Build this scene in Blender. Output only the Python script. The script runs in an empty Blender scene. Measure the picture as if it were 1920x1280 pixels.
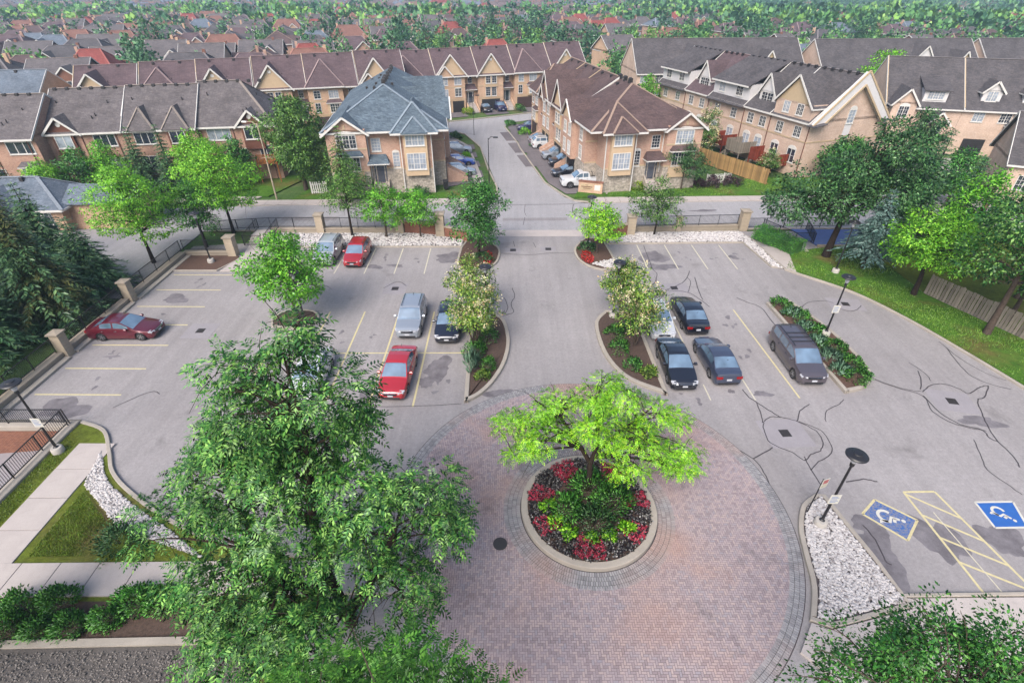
import bpy, bmesh, math, random
import numpy as np
from mathutils import Vector, Matrix

# ------------------------------------------------------------------ camera, sky, sun, exposure
SC = bpy.context.scene
COL = SC.collection
cam_d = bpy.data.cameras.new('camera')
cam_d.sensor_width = 36.0
cam_d.lens = 36.0 * 968.0 / 1920.0
cam_d.clip_start = 0.1
cam_d.clip_end = 9000.0
cam = bpy.data.objects.new('camera', cam_d)
cam.location = (0, 0, 21.0)
cam.rotation_euler = (math.radians(90 - 34.7), 0, 0)
COL.objects.link(cam)
SC.camera = cam

SUN_EL, SUN_AZ = math.radians(46), math.radians(206)      # azimuth clockwise from +Y
world = bpy.data.worlds.new('World')
SC.world = world
world.use_nodes = True
wn = world.node_tree.nodes
wl = world.node_tree.links
wn.clear()
w_out = wn.new('ShaderNodeOutputWorld')
w_bg = wn.new('ShaderNodeBackground')
w_sky = wn.new('ShaderNodeTexSky')
w_sky.sky_type = 'NISHITA'
w_sky.sun_disc = False
w_sky.sun_elevation = SUN_EL
w_sky.sun_rotation = SUN_AZ
w_sky.altitude = 150
w_sky.air_density = 1.0
w_sky.dust_density = 4.0
w_sky.ozone_density = 0.6
w_bg.inputs['Strength'].default_value = 0.1
wl.new(w_sky.outputs['Color'], w_bg.inputs['Color'])
wl.new(w_bg.outputs['Background'], w_out.inputs['Surface'])

sun_d = bpy.data.lights.new('sun', 'SUN')
sun_d.energy = 1.5
sun_d.angle = math.radians(38)
sun_d.color = (1.0, 0.972, 0.935)
sun = bpy.data.objects.new('sun', sun_d)
sun_dir = Vector((math.sin(SUN_AZ) * math.cos(SUN_EL), math.cos(SUN_AZ) * math.cos(SUN_EL), math.sin(SUN_EL)))
sun.rotation_euler = sun_dir.to_track_quat('Z', 'Y').to_euler()
sun.location = (0, -40, 120)
COL.objects.link(sun)

SC.view_settings.view_transform = 'Standard'
SC.view_settings.look = 'None'
SC.view_settings.exposure = 1.55
SC.view_settings.gamma = 1.0
SC.view_settings.use_curve_mapping = False
SC.render.engine = 'CYCLES'
SC.cycles.max_bounces = 6
SC.cycles.diffuse_bounces = 3
SC.cycles.transparent_max_bounces = 6
SC.cycles.use_denoising = True

R = math.radians

# ------------------------------------------------------------------ helpers
def put(o, parent=None):
    COL.objects.link(o)
    if parent is not None:
        o.parent = parent
    return o

def tag(o, label=None, cat=None, group=None, kind=None):
    if label: o['label'] = label
    if cat: o['category'] = cat
    if group: o['group'] = group
    if kind: o['kind'] = kind
    return o

def empty(name, loc=(0, 0, 0), rz=0.0, label=None, cat=None, group=None, parent=None):
    o = bpy.data.objects.new(name, None)
    o.empty_display_size = 0.2
    o.location = loc
    o.rotation_euler = (0, 0, rz)
    put(o, parent)
    return tag(o, label, cat, group)

def obj(name, me, mat=None, parent=None, loc=(0, 0, 0), rz=0.0):
    if mat is not None and not me.materials:
        for m in (mat if isinstance(mat, (list, tuple)) else [mat]):
            me.materials.append(m)
    o = bpy.data.objects.new(name, me)
    o.location = loc
    o.rotation_euler = (0, 0, rz)
    return put(o, parent)

def copy_tree(o, parent=None):
    c = o.copy()
    COL.objects.link(c)
    c.parent = parent
    for ch in list(o.children):
        copy_tree(ch, c)
    return c

class MB:
    """collects polygons for one mesh"""
    def __init__(s):
        s.v = []; s.f = []; s.m = []
    def add(s, vs, fs, m=0):
        n = len(s.v)
        s.v.extend([tuple(p) for p in vs])
        for f in fs:
            s.f.append([n + i for i in f]); s.m.append(m)
        return s
    def box(s, x0, x1, y0, y1, z0, z1, m=0):
        vs = [(x0,y0,z0),(x1,y0,z0),(x1,y1,z0),(x0,y1,z0),(x0,y0,z1),(x1,y0,z1),(x1,y1,z1),(x0,y1,z1)]
        return s.add(vs, [(3,2,1,0),(4,5,6,7),(0,1,5,4),(1,2,6,5),(2,3,7,6),(3,0,4,7)], m)
    def bbox(s, x0, x1, y0, y1, z0, z1, b=0.02, m=0):
        """box with its upper edges chamfered"""
        vs = [(x0,y0,z0),(x1,y0,z0),(x1,y1,z0),(x0,y1,z0),(x0,y0,z1-b),(x1,y0,z1-b),(x1,y1,z1-b),(x0,y1,z1-b),
              (x0+b,y0+b,z1),(x1-b,y0+b,z1),(x1-b,y1-b,z1),(x0+b,y1-b,z1)]
        return s.add(vs, [(3,2,1,0),(0,1,5,4),(1,2,6,5),(2,3,7,6),(3,0,4,7),(4,5,9,8),(5,6,10,9),(6,7,11,10),(7,4,8,11),(8,9,10,11)], m)
    def prism(s, poly, z0, z1, m=0, bottom=True):
        n = len(poly)
        a = sum(poly[i][0]*poly[(i+1)%n][1]-poly[(i+1)%n][0]*poly[i][1] for i in range(n))
        if a < 0: poly = poly[::-1]
        vs = [(p[0],p[1],z0) for p in poly] + [(p[0],p[1],z1) for p in poly]
        fs = [tuple(range(n, 2*n))] + [(i,(i+1)%n,n+(i+1)%n,n+i) for i in range(n)]
        if bottom: fs.append(tuple(range(n-1,-1,-1)))
        return s.add(vs, fs, m)
    def slab(s, pts, t, m=0):
        """planar polygon in space thickened downwards by t"""
        n = len(pts)
        nz = 0
        for i in range(n):
            a, b = pts[i], pts[(i+1)%n]
            nz += a[0]*b[1]-b[0]*a[1]
        if nz < 0: pts = pts[::-1]
        vs = list(pts) + [(p[0],p[1],p[2]-t) for p in pts]
        fs = [tuple(range(n)), tuple(range(2*n-1,n-1,-1))] + [(n+i,n+(i+1)%n,(i+1)%n,i) for i in range(n)]
        return s.add(vs, fs, m)
    def beam(s, a, b, w, h, m=0, up=(0,0,1)):
        a = Vector(a); b = Vector(b)
        d = (b-a)
        if d.length < 1e-6: return s
        d.normalize()
        u = Vector(up)
        sd = d.cross(u)
        if sd.length < 1e-4: sd = d.cross(Vector((1,0,0)))
        sd.normalize(); u2 = sd.cross(d).normalized()
        sd = sd*(w/2); u2 = u2*(h/2)
        vs = [a-sd-u2,a+sd-u2,a+sd+u2,a-sd+u2,b-sd-u2,b+sd-u2,b+sd+u2,b-sd+u2]
        return s.add(vs, [(0,1,2,3),(7,6,5,4),(0,4,5,1),(1,5,6,2),(2,6,7,3),(3,7,4,0)], m)
    def tube(s, pts, rad, n=6, m=0, cap=True):
        pts = [Vector(p) for p in pts]
        k = len(pts)
        if not isinstance(rad, (list, tuple)): rad = [rad]*k
        vs = []; fs = []
        for i in range(k):
            d = (pts[min(i+1,k-1)]-pts[max(i-1,0)])
            if d.length < 1e-9: d = Vector((0,0,1))
            d.normalize()
            ref = Vector((1,0,0)) if abs(d.x) < 0.8 else Vector((0,1,0))
            u = d.cross(ref).normalized(); w = d.cross(u)
            for j in range(n):
                a = 2*math.pi*j/n
                vs.append(pts[i]+(u*math.cos(a)+w*math.sin(a))*rad[i])
        for i in range(k-1):
            for j in range(n):
                fs.append((i*n+j, i*n+(j+1)%n, (i+1)*n+(j+1)%n, (i+1)*n+j))
        if cap:
            fs.append(tuple(range(n-1,-1,-1))); fs.append(tuple(range((k-1)*n, k*n)))
        return s.add(vs, fs, m)
    def lathe(s, prof, n=16, c=(0,0,0), m=0, cap=True):
        vs = []; fs = []
        k = len(prof)
        for r, z in prof:
            for j in range(n):
                a = 2*math.pi*j/n
                vs.append((c[0]+r*math.cos(a), c[1]+r*math.sin(a), c[2]+z))
        for i in range(k-1):
            for j in range(n):
                fs.append((i*n+j, i*n+(j+1)%n, (i+1)*n+(j+1)%n, (i+1)*n+j))
        if cap:
            fs.append(tuple(range(n-1,-1,-1))); fs.append(tuple(range((k-1)*n,k*n)))
        return s.add(vs, fs, m)
    def mesh(s, name, smooth=None):
        me = bpy.data.meshes.new(name)
        me.from_pydata(s.v, [], s.f)
        if any(s.m):
            me.polygons.foreach_set('material_index', s.m)
        if smooth is not None:
            me.polygons.foreach_set('use_smooth', [True]*len(s.f))
            me.set_sharp_from_angle(angle=math.radians(smooth))
        me.update()
        return me
    def build(s, name, mat, parent=None, loc=(0,0,0), rz=0.0, smooth=None):
        return obj(name, s.mesh(name, smooth), mat, parent, loc, rz)

def np_mesh(name, V, F, smooth=False, normals=None):
    """V (n,3), F (m,k) arrays -> mesh, fast"""
    me = bpy.data.meshes.new(name)
    V = np.asarray(V, dtype=np.float32); F = np.asarray(F, dtype=np.int32)
    me.vertices.add(len(V)); me.vertices.foreach_set('co', V.ravel())
    k = F.shape[1]
    if normals is not None:      # leaves: shade by the direction in which their clump bulges
        Nn = np.asarray(normals, dtype=np.float32); Nn /= np.maximum(np.linalg.norm(Nn, axis=1, keepdims=True), 1e-6)
        a, b, c = V[F[:,0]], V[F[:,1]], V[F[:,2]]
        flip = (np.cross(b-a, c-a)*Nn).sum(1) < 0
        F = F.copy(); F[flip] = F[flip][:, ::-1]
    me.loops.add(F.size); me.loops.foreach_set('vertex_index', F.ravel())
    me.polygons.add(len(F))
    me.polygons.foreach_set('loop_start', np.arange(0, F.size, k, dtype=np.int32))
    me.polygons.foreach_set('loop_total', np.full(len(F), k, dtype=np.int32))
    me.polygons.foreach_set('use_smooth', np.full(len(F), bool(smooth or normals is not None)))
    me.update(calc_edges=True)
    if normals is not None:
        vn = np.zeros((len(V), 3), dtype=np.float32); vn[F.ravel()] = np.repeat(Nn, k, 0)
        me.normals_split_custom_set_from_vertices(vn)
    return me

def arc(cx, cy, r, a0, a1, n):
    return [(cx+r*math.cos(R(a0+(a1-a0)*i/n)), cy+r*math.sin(R(a0+(a1-a0)*i/n))) for i in range(n+1)]

def smoothline(pts, n=6):
    """Catmull-Rom through 2-D points"""
    P_ = [pts[0]] + list(pts) + [pts[-1]]
    out = []
    for i in range(1, len(P_)-2):
        p0,p1,p2,p3 = [np.array(q, float) for q in P_[i-1:i+3]]
        for j in range(n):
            t = j/n
            q = 0.5*((2*p1)+(-p0+p2)*t+(2*p0-5*p1+4*p2-p3)*t*t+(-p0+3*p1-3*p2+p3)*t**3)
            out.append(tuple(q))
    out.append(tuple(pts[-1]))
    return out

def offset(line, d, closed=False):
    """shift a 2-D polyline sideways (left is positive)"""
    n = len(line); out = []
    for i in range(n):
        a = line[(i-1)%n] if (closed or i > 0) else line[i]
        b = line[(i+1)%n] if (closed or i < n-1) else line[i]
        dx, dy = b[0]-a[0], b[1]-a[1]
        l = math.hypot(dx,dy) or 1
        out.append((line[i][0]-dy/l*d, line[i][1]+dx/l*d))
    return out

# ------------------------------------------------------------------ materials
def s2l(c):
    c = c/255.0
    return c/12.92 if c <= 0.04045 else ((c+0.055)/1.055)**2.4
def C(r, g, b, k=0.5):
    return (s2l(r)*k, s2l(g)*k, s2l(b)*k, 1.0)

class NT:
    def __init__(s, name):
        s.mat = bpy.data.materials.new(name)
        s.mat.use_nodes = True
        s.t = s.mat.node_tree
        s.n = s.t.nodes; s.l = s.t.links
        s.b = s.n['Principled BSDF']
        s.co = s.n.new('ShaderNodeTexCoord')
    def link(s, a, b): s.l.new(a, b)
    def noise(s, scale, detail=4, rough=0.6, vec=None, dist=0.0):
        n = s.n.new('ShaderNodeTexNoise')
        n.inputs['Scale'].default_value = scale
        n.inputs['Detail'].default_value = detail
        n.inputs['Roughness'].default_value = rough
        n.inputs['Distortion'].default_value = dist
        s.link(vec or s.co.outputs['Object'], n.inputs['Vector'])
        return n.outputs['Fac']
    def ramp(s, fac, stops, interp='LINEAR'):
        r = s.n.new('ShaderNodeValToRGB')
        r.color_ramp.interpolation = interp
        e = r.color_ramp.elements
        while len(e) < len(stops): e.new(0.5)
        for i, (p, c) in enumerate(stops):
            e[i].position = p; e[i].color = c if len(c) == 4 else (*c, 1)
        s.link(fac, r.inputs['Fac'])
        return r.outputs['Color']
    def mix(s, fac, a, b, mode='MIX'):
        m = s.n.new('ShaderNodeMix'); m.data_type = 'RGBA'; m.blend_type = mode
        for sock, val in ((m.inputs[0], fac), (m.inputs[6], a), (m.inputs[7], b)):
            if isinstance(val, (int, float)): sock.default_value = val
            elif isinstance(val, tuple): sock.default_value = val
            else: s.link(val, sock)
        return m.outputs[2]
    def math(s, op, a, b=None, clamp=False):
        m = s.n.new('ShaderNodeMath'); m.operation = op; m.use_clamp = clamp
        for i, val in enumerate((a, b)):
            if val is None: continue
            if isinstance(val, (int, float)): m.inputs[i].default_value = val
            else: s.link(val, m.inputs[i])
        return m.outputs[0]
    def bump(s, h, strength=0.3, dist=0.02):
        b = s.n.new('ShaderNodeBump')
        b.inputs['Strength'].default_value = strength
        b.inputs['Distance'].default_value = dist
        s.link(h, b.inputs['Height'])
        s.link(b.outputs['Normal'], s.b.inputs['Normal'])
    def color(s, c):
        if isinstance(c, tuple): s.b.inputs['Base Color'].default_value = c
        else: s.link(c, s.b.inputs['Base Color'])
    def set(s, rough=None, metal=None, spec=None, coat=None):
        if rough is not None: s.b.inputs['Roughness'].default_value = rough
        if metal is not None: s.b.inputs['Metallic'].default_value = metal
        if spec is not None: s.b.inputs['Specular IOR Level'].default_value = spec
        if coat is not None:
            s.b.inputs['Coat Weight'].default_value = coat
            s.b.inputs['Coat Roughness'].default_value = 0.04
    def island(s):
        g = s.n.new('ShaderNodeNewGeometry')
        return g.outputs['Random Per Island']
    def rand(s):
        g = s.n.new('ShaderNodeObjectInfo')
        return g.outputs['Random']
    def wallvec(s, su=1.0, sv=1.0):
        """(x+y, z) so that one pattern runs round every upright face"""
        sp = s.n.new('ShaderNodeSeparateXYZ'); s.link(s.co.outputs['Object'], sp.inputs[0])
        a = s.math('ADD', sp.outputs[0], sp.outputs[1])
        cb = s.n.new('ShaderNodeCombineXYZ')
        s.link(s.math('MULTIPLY', a, su), cb.inputs[0])
        s.link(s.math('MULTIPLY', sp.outputs[2], sv), cb.inputs[1])
        return cb.outputs[0]

def lerp4(a, b, t): return tuple(a[i]*(1-t)+b[i]*t for i in range(4))
def sc4(a, k): return (min(a[0]*k,.9), min(a[1]*k,.9), min(a[2]*k,.9), 1.0)

def plain(name, c, rough=0.6, metal=0.0, spec=0.5, var=0.12, scale=3.0, coat=None, bump=0.0, bscale=60):
    m = NT(name)
    n = m.noise(scale, 5)
    m.color(m.ramp(n, [(0.3, sc4(c, 1-var)), (0.7, sc4(c, 1+var))]))
    m.set(rough, metal, spec, coat)
    if bump: m.bump(m.noise(bscale, 3), bump, 0.01)
    return m.mat

def mk_asphalt(name, a, b, stain, k=1.0):
    m = NT(name)
    big = m.noise(0.09, 5, 0.6)
    c = m.ramp(big, [(0.32, a), (0.68, b)])
    st = m.noise(0.33, 6, 0.65, dist=0.4)
    c = m.mix(m.ramp(st, [(0.60, (0,0,0)), (0.72, (0.55,)*3)]), c, stain)
    md = m.noise(1.7, 5, 0.7)
    c = m.mix(m.ramp(md, [(0.35, (0.22,)*3), (0.65, (0,0,0))]), c, sc4(a, 0.72))
    mp = m.n.new('ShaderNodeMapping'); mp.inputs['Scale'].default_value = (1.3, 0.07, 1); m.link(m.co.outputs['Object'], mp.inputs['Vector'])
    stk = m.noise(1.0, 5, 0.65, vec=mp.outputs[0])
    c = m.mix(0.32, c, m.ramp(stk, [(0.3, (0.34,)*3), (0.7, (0.62,)*3)]), 'OVERLAY')
    sp = m.noise(6, 5, 0.75)
    c = m.mix(0.5, c, m.ramp(sp, [(0.3, (0.34,)*3), (0.7, (0.64,)*3)]), 'OVERLAY')
    fine = m.noise(34, 3, 0.8)
    c = m.mix(0.6, c, m.ramp(fine, [(0.25, (0.25,)*3), (0.75, (0.78,)*3)]), 'OVERLAY')
    m.color(c)
    m.set(0.88, 0, 0.25)
    m.bump(fine, 0.35, 0.012)
    return m.mat

M = {}
M['asphalt'] = mk_asphalt('asphalt', C(168,162,162), C(190,184,184), C(124,119,118))
M['street'] = mk_asphalt('street_asphalt', C(178,175,177), C(196,193,195), C(150,146,148))
M['drive'] = mk_asphalt('driveway_asphalt', C(120,112,116), C(146,138,140), C(90,84,88))
M['seal'] = plain('crack_sealant', C(82,76,80), 0.7, spec=0.3)
def mk_concrete(name, c, k=0.1):
    m = NT(name)
    col = m.ramp(m.noise(0.8, 6, 0.65), [(0.3, sc4(c, 1-k*1.5)), (0.7, sc4(c, 1+k))])
    col = m.mix(m.ramp(m.noise(5, 5, 0.7), [(0.55, (0,0,0)), (0.75, (0.35,)*3)]), col, sc4(c, 0.62))
    m.color(m.mix(0.3, col, m.ramp(m.noise(60, 2), [(0.3, (0.3,)*3), (0.7, (0.7,)*3)]), 'OVERLAY'))
    m.set(0.9, 0, 0.25); m.bump(m.noise(50, 4), 0.2, 0.006)
    return m.mat
M['kerb'] = mk_concrete('kerb_concrete', C(196,186,174))
M['walk'] = mk_concrete('sidewalk_concrete', C(214,203,197), 0.07)
M['pad'] = mk_concrete('pad_concrete', C(176,170,174), 0.06)
M['wallcap'] = mk_concrete('wall_concrete', C(190,176,158))
M['pillar'] = mk_concrete('pillar_stone', C(205,188,165))
M['lampbase'] = mk_concrete('lamp_base_concrete', C(215,208,200), 0.08)
M['joint'] = plain('joint_sand', C(92,84,86), 0.95)
def mk_paver(name, stops):
    m = NT(name)
    isl = m.island()
    rnd = m.rand()
    v = m.math('FRACT', m.math('ADD', isl, m.math('MULTIPLY', rnd, 3.7)))
    c = m.ramp(v, stops)
    geo = m.n.new('ShaderNodeNewGeometry')
    pn = m.noise(0.42, 5, 0.65, vec=geo.outputs['Position'], dist=0.3)
    c = m.mix(m.ramp(pn, [(0.58, (0,0,0)), (0.72, (0.6,)*3)]), c, C(104,96,102))
    pn2 = m.noise(0.22, 3, 0.5, vec=geo.outputs['Position'])
    c = m.mix(m.ramp(pn2, [(0.48, (0,0,0)), (0.66, (0.6,)*3)]), c, C(206,166,150))
    m.color(m.mix(0.4, c, m.ramp(m.noise(45, 3, vec=geo.outputs['Position']), [(0.3, (0.3,)*3), (0.7, (0.7,)*3)]), 'OVERLAY'))
    m.set(0.9, 0, 0.2)
    return m.mat
M['paver'] = mk_paver('paver_mauve', [(0, C(170,153,157)), (0.4, C(190,174,178)), (0.75, C(204,184,181)), (1, C(178,169,177))])
M['paver_grey'] = mk_paver('paver_grey', [(0, C(160,158,162)), (0.5, C(186,184,186)), (1, C(150,148,152))])
def mk_grass(name, a, b, dry):
    m = NT(name)
    c = m.ramp(m.noise(0.5, 5, 0.65), [(0.35, a), (0.65, b)])
    c = m.mix(m.ramp(m.noise(0.22, 4, 0.6), [(0.52, (0,0,0)), (0.68, (0.8,)*3)]), c, dry)
    c = m.mix(0.75, c, m.ramp(m.noise(3.2, 5, 0.75), [(0.3, (0.25,)*3), (0.7, (0.72,)*3)]), 'OVERLAY')
    c = m.mix(0.6, c, m.ramp(m.noise(28, 4, 0.8), [(0.25, (0.15,)*3), (0.75, (0.8,)*3)]), 'OVERLAY')
    m.color(c); m.set(0.95, 0, 0.15); m.bump(m.noise(40, 4, 0.8), 0.6, 0.04)
    return m.mat
M['grass'] = mk_grass('lawn_grass', C(78,122,36), C(98,142,48), C(126,112,66))
M['grassdry'] = mk_grass('dry_lawn', C(110,120,44), C(122,140,50), C(126,104,76))
M['terrain'] = mk_grass('terrain_grass', C(84,118,58), C(104,134,72), C(128,126,88))
M['soil'] = plain('garden_soil', C(92,72,62), 0.95, var=0.35, scale=9, bump=0.8, bscale=30)
M['mulch'] = plain('mulch', C(104,76,62), 0.95, var=0.35, scale=14, bump=0.8, bscale=40)
M['gravel'] = plain('dark_gravel', C(104,98,94), 0.95, var=0.35, scale=30, bump=0.9, bscale=45)
def mk_stone(name, lo, hi):
    m = NT(name)
    m.color(m.ramp(m.island(), [(0, lo), (0.25, lerp4(lo, hi, .65)), (1, hi)]))
    m.set(0.8, 0, 0.3)
    return m.mat
M['riverstone'] = mk_stone('river_stone', C(150,142,142), C(240,234,232))
M['gravelbits'] = mk_stone('gravel_chip', C(74,70,68), C(160,152,146))
M['lineyellow'] = plain('line_paint_yellow', C(232,218,168), 0.8, var=0.14, scale=7)
M['linewhite'] = plain('line_paint_cream', C(228,220,196), 0.8, var=0.14, scale=7)
def mk_worn(name, c, base):
    m = NT(name)
    n = m.noise(9, 6, 0.75)
    m.color(m.mix(m.ramp(n, [(0.44, (1,1,1)), (0.58, (0,0,0))]), c, base))
    m.set(0.85, 0, 0.2)
    return m.mat
M['bluepaint'] = mk_worn('accessible_blue_paint', C(52,112,190), C(150,150,165))
M['bluepaint2'] = plain('accessible_blue_paint_new', C(44,110,196), 0.75, var=0.1)
M['whitepaint'] = plain('white_paint', C(236,232,220), 0.75, var=0.08)
M['iron'] = plain('black_iron', C(40,38,42), 0.45, var=0.1, spec=0.5)
M['grate'] = plain('drain_grate', C(60,54,54), 0.6)
def mk_wood(name, c):
    m = NT(name)
    r = m.ramp(m.rand(), [(0, sc4(c, .68)), (.5, c), (1, sc4(c, 1.2))])
    mp = m.n.new('ShaderNodeMapping'); mp.inputs['Scale'].default_value = (14, 14, 1.2); m.link(m.co.outputs['Object'], mp.inputs['Vector'])
    m.color(m.mix(.6, r, m.ramp(m.noise(1.0, 5, .7, vec=mp.outputs[0]), [(.3, (.25,)*3), (.7, (.72,)*3)]), 'OVERLAY'))
    m.set(.9, 0, .2)
    return m.mat
M['wood_tan'] = mk_wood('fence_wood_tan', C(196,158,106))
M['wood_grey'] = mk_wood('fence_wood_grey', C(156,146,134))
M['wood_red'] = mk_wood('deck_wood_red', C(146,66,46))
M['wood_orange'] = mk_wood('balcony_wood', C(192,126,72))
M['white'] = plain('white_trim', C(250,246,240), 0.6, var=0.05)
M['cream'] = plain('cream_trim', C(222,196,160), 0.7, var=0.06)
M['siding'] = plain('white_siding', C(246,242,242), 0.7, var=0.05)
M['stuccotan'] = plain('tan_panel', C(230,200,164), 0.75, var=0.06)
M['brownpanel'] = plain('brown_panel', C(122,72,52), 0.7, var=0.1)
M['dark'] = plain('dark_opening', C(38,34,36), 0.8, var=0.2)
M['garage'] = plain('garage_door_brown', C(84,62,58), 0.6, var=0.1)
M['vent'] = plain('roof_vent_black', C(46,42,44), 0.6)
def mk_brick(name, a, b, mortar, bw=0.24, bh=0.085):
    m = NT(name)
    v = m.wallvec()
    bt = m.n.new('ShaderNodeTexBrick')
    m.link(v, bt.inputs['Vector'])
    bt.inputs['Scale'].default_value = 1.0
    bt.inputs['Brick Width'].default_value = bw
    bt.inputs['Row Height'].default_value = bh
    bt.inputs['Mortar Size'].default_value = 0.009
    bt.inputs['Color1'].default_value = a
    bt.inputs['Color2'].default_value = b
    bt.inputs['Mortar'].default_value = mortar
    c = bt.outputs['Color']
    c = m.mix(0.55, c, m.ramp(m.noise(0.6, 5, 0.65), [(0.3, (0.36,)*3), (0.7, (0.64,)*3)]), 'OVERLAY')
    c = m.mix(0.35, c, m.ramp(m.noise(7, 3), [(0.3, (0.3,)*3), (0.7, (0.7,)*3)]), 'OVERLAY')
    m.color(c); m.set(0.88, 0, 0.25)
    m.bump(bt.outputs['Fac'], -0.4, 0.008)
    return m.mat
M['brick'] = mk_brick('brick_red_tan', C(226,184,160), C(208,160,138), C(222,200,182))
M['brick_a'] = mk_brick('brick_brown', C(210,166,142), C(190,142,122), C(210,186,168))
M['brick_pink'] = mk_brick('brick_peach', C(240,210,190), C(230,196,174), C(236,214,196))
M['brick_rust'] = mk_brick('brick_rust', C(160,104,82), C(140,88,72), C(166,134,116))
M['brick_orange'] = mk_brick('brick_orange', C(236,196,164), C(224,180,148), C(234,206,180))
def mk_stonewall(name, a, b):
    m = NT(name)
    v = m.wallvec()
    bt = m.n.new('ShaderNodeTexBrick')
    m.link(v, bt.inputs['Vector'])
    bt.inputs['Scale'].default_value = 1.0
    bt.inputs['Brick Width'].default_value = 0.55
    bt.inputs['Row Height'].default_value = 0.17
    bt.inputs['Mortar Size'].default_value = 0.014
    bt.offset_frequency = 2; bt.squash = 0.7; bt.squash_frequency = 3
    bt.inputs['Color1'].default_value = a; bt.inputs['Color2'].default_value = b
    bt.inputs['Mortar'].default_value = sc4(a, 0.5)
    c = m.mix(0.7, bt.outputs['Color'], m.ramp(m.noise(3.5, 4), [(0.3, (0.25,)*3), (0.7, (0.75,)*3)]), 'OVERLAY')
    m.color(c); m.set(0.9, 0, 0.25); m.bump(bt.outputs['Fac'], -0.6, 0.02)
    return m.mat
M['stonewall'] = mk_stonewall('ledge_stone', C(222,210,196), C(188,176,162))
def mk_shingle(name, a, b, streak):
    m = NT(name)
    v = m.wallvec(1.0, 1.6)
    bt = m.n.new('ShaderNodeTexBrick')
    m.link(v, bt.inputs['Vector'])
    bt.inputs['Scale'].default_value = 1.0
    bt.inputs['Brick Width'].default_value = 0.34
    bt.inputs['Row Height'].default_value = 0.17
    bt.inputs['Mortar Size'].default_value = 0.012
    bt.inputs['Color1'].default_value = a; bt.inputs['Color2'].default_value = b
    bt.inputs['Mortar'].default_value = sc4(a, 0.55)
    c = m.mix(0.7, bt.outputs['Color'], m.ramp(m.noise(0.45, 6, 0.7), [(0.3, (0.3,)*3), (0.7, (0.7,)*3)]), 'OVERLAY')
    c = m.mix(m.ramp(m.noise(1.6, 5, 0.75), [(0.56, (0,0,0)), (0.7, (0.5,)*3)]), c, streak)
    c = m.mix(0.6, c, m.ramp(m.noise(9, 4, 0.8), [(0.25, (0.2,)*3), (0.75, (0.8,)*3)]), 'OVERLAY')
    m.color(c); m.set(0.92, 0, 0.2); m.bump(bt.outputs['Fac'], -0.4, 0.02)
    return m.mat
M['roof_brown'] = mk_shingle('shingle_brown', C(116,96,94), C(98,81,82), C(136,117,114))
M['roof_brown2'] = mk_shingle('shingle_mauve_brown', C(122,103,106), C(106,89,94), C(134,117,120))
M['roof_grey'] = mk_shingle('shingle_weathered_grey', C(128,121,122), C(108,102,104), C(158,148,143))
M['roof_blue'] = mk_shingle('shingle_blue_grey', C(120,136,148), C(92,106,120), C(140,152,162))
M['roof_dark'] = mk_shingle('shingle_charcoal', C(112,107,109), C(92,88,91), C(132,124,124))
for _n, _c in (('brown',C(172,146,130)),('grey',C(172,158,148)),('blue',C(152,166,178)),('dark',C(150,142,142)),('brown2',C(170,146,144)),('slate',C(160,168,178)),('red',C(196,112,100)),('rust',C(184,132,114))): M['cap_'+_n] = plain('ridge_cap_'+_n, _c, .9, var=.15, scale=6)
M['roof_slate'] = mk_shingle('shingle_slate', C(132,142,156), C(108,120,134), C(150,156,166))
M['roof_red'] = mk_shingle('shingle_red', C(168,92,84), C(148,78,74), C(178,114,104))
M['roof_rust'] = mk_shingle('shingle_rust', C(158,116,102), C(140,100,90), C(172,136,122))
def mk_glass(name, c, rough=0.06, spec=0.9, ior=1.7):
    m = NT(name)
    m.color(m.ramp(m.noise(0.8, 2), [(0.35, sc4(c, .7)), (0.65, sc4(c, 1.3))]))
    m.set(rough, 0.0, spec)
    m.b.inputs['IOR'].default_value = ior
    return m.mat
M['glass'] = mk_glass('window_glass', C(62,70,84))
M['glass_curtain'] = mk_glass('window_glass_curtained', C(190,200,214), 0.12)
M['carglass'] = mk_glass('car_glass', C(116,142,166), 0.06, 1.0, 1.9)  # pale blue base colour stands in for sky reflected in the glass
M['tyre'] = plain('tyre_rubber', C(40,38,40), 0.9)
M['rim'] = plain('alloy_rim', C(190,190,196), 0.3, 0.8)
M['plastic'] = plain('black_plastic', C(40,38,42), 0.5)
M['chrome'] = plain('chrome', C(220,220,226), 0.12, 1.0, var=0.03)
M['headlamp'] = plain('headlamp_lens', C(226,226,232), 0.1, 0.2, var=0.03)
M['taillamp'] = plain('taillamp_lens', C(170,30,34), 0.15, var=0.1)
M['plate'] = plain('number_plate', C(226,228,236), 0.5, var=0.03)
def paint(name, c, metal=0.35):
    m = NT('car_paint_'+name)
    m.color(m.mix(0.25, c, m.ramp(m.noise(300, 1), [(0.3, (0.35,)*3), (0.7, (0.65,)*3)]), 'OVERLAY'))
    m.set(0.32, metal, 0.5, 1.0)
    return m.mat
def mk_bark(name, a, b):
    m = NT(name)
    m.color(m.ramp(m.noise(9, 5, 0.7), [(0.3, a), (0.7, b)]))
    m.set(0.95, 0, 0.1); m.bump(m.noise(18, 4), 0.6, 0.02)
    return m.mat
M['bark'] = mk_bark('bark_grey', C(78,66,58), C(116,102,92))
M['bark_dark'] = mk_bark('bark_dark', C(46,38,34), C(74,62,54))
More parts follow.
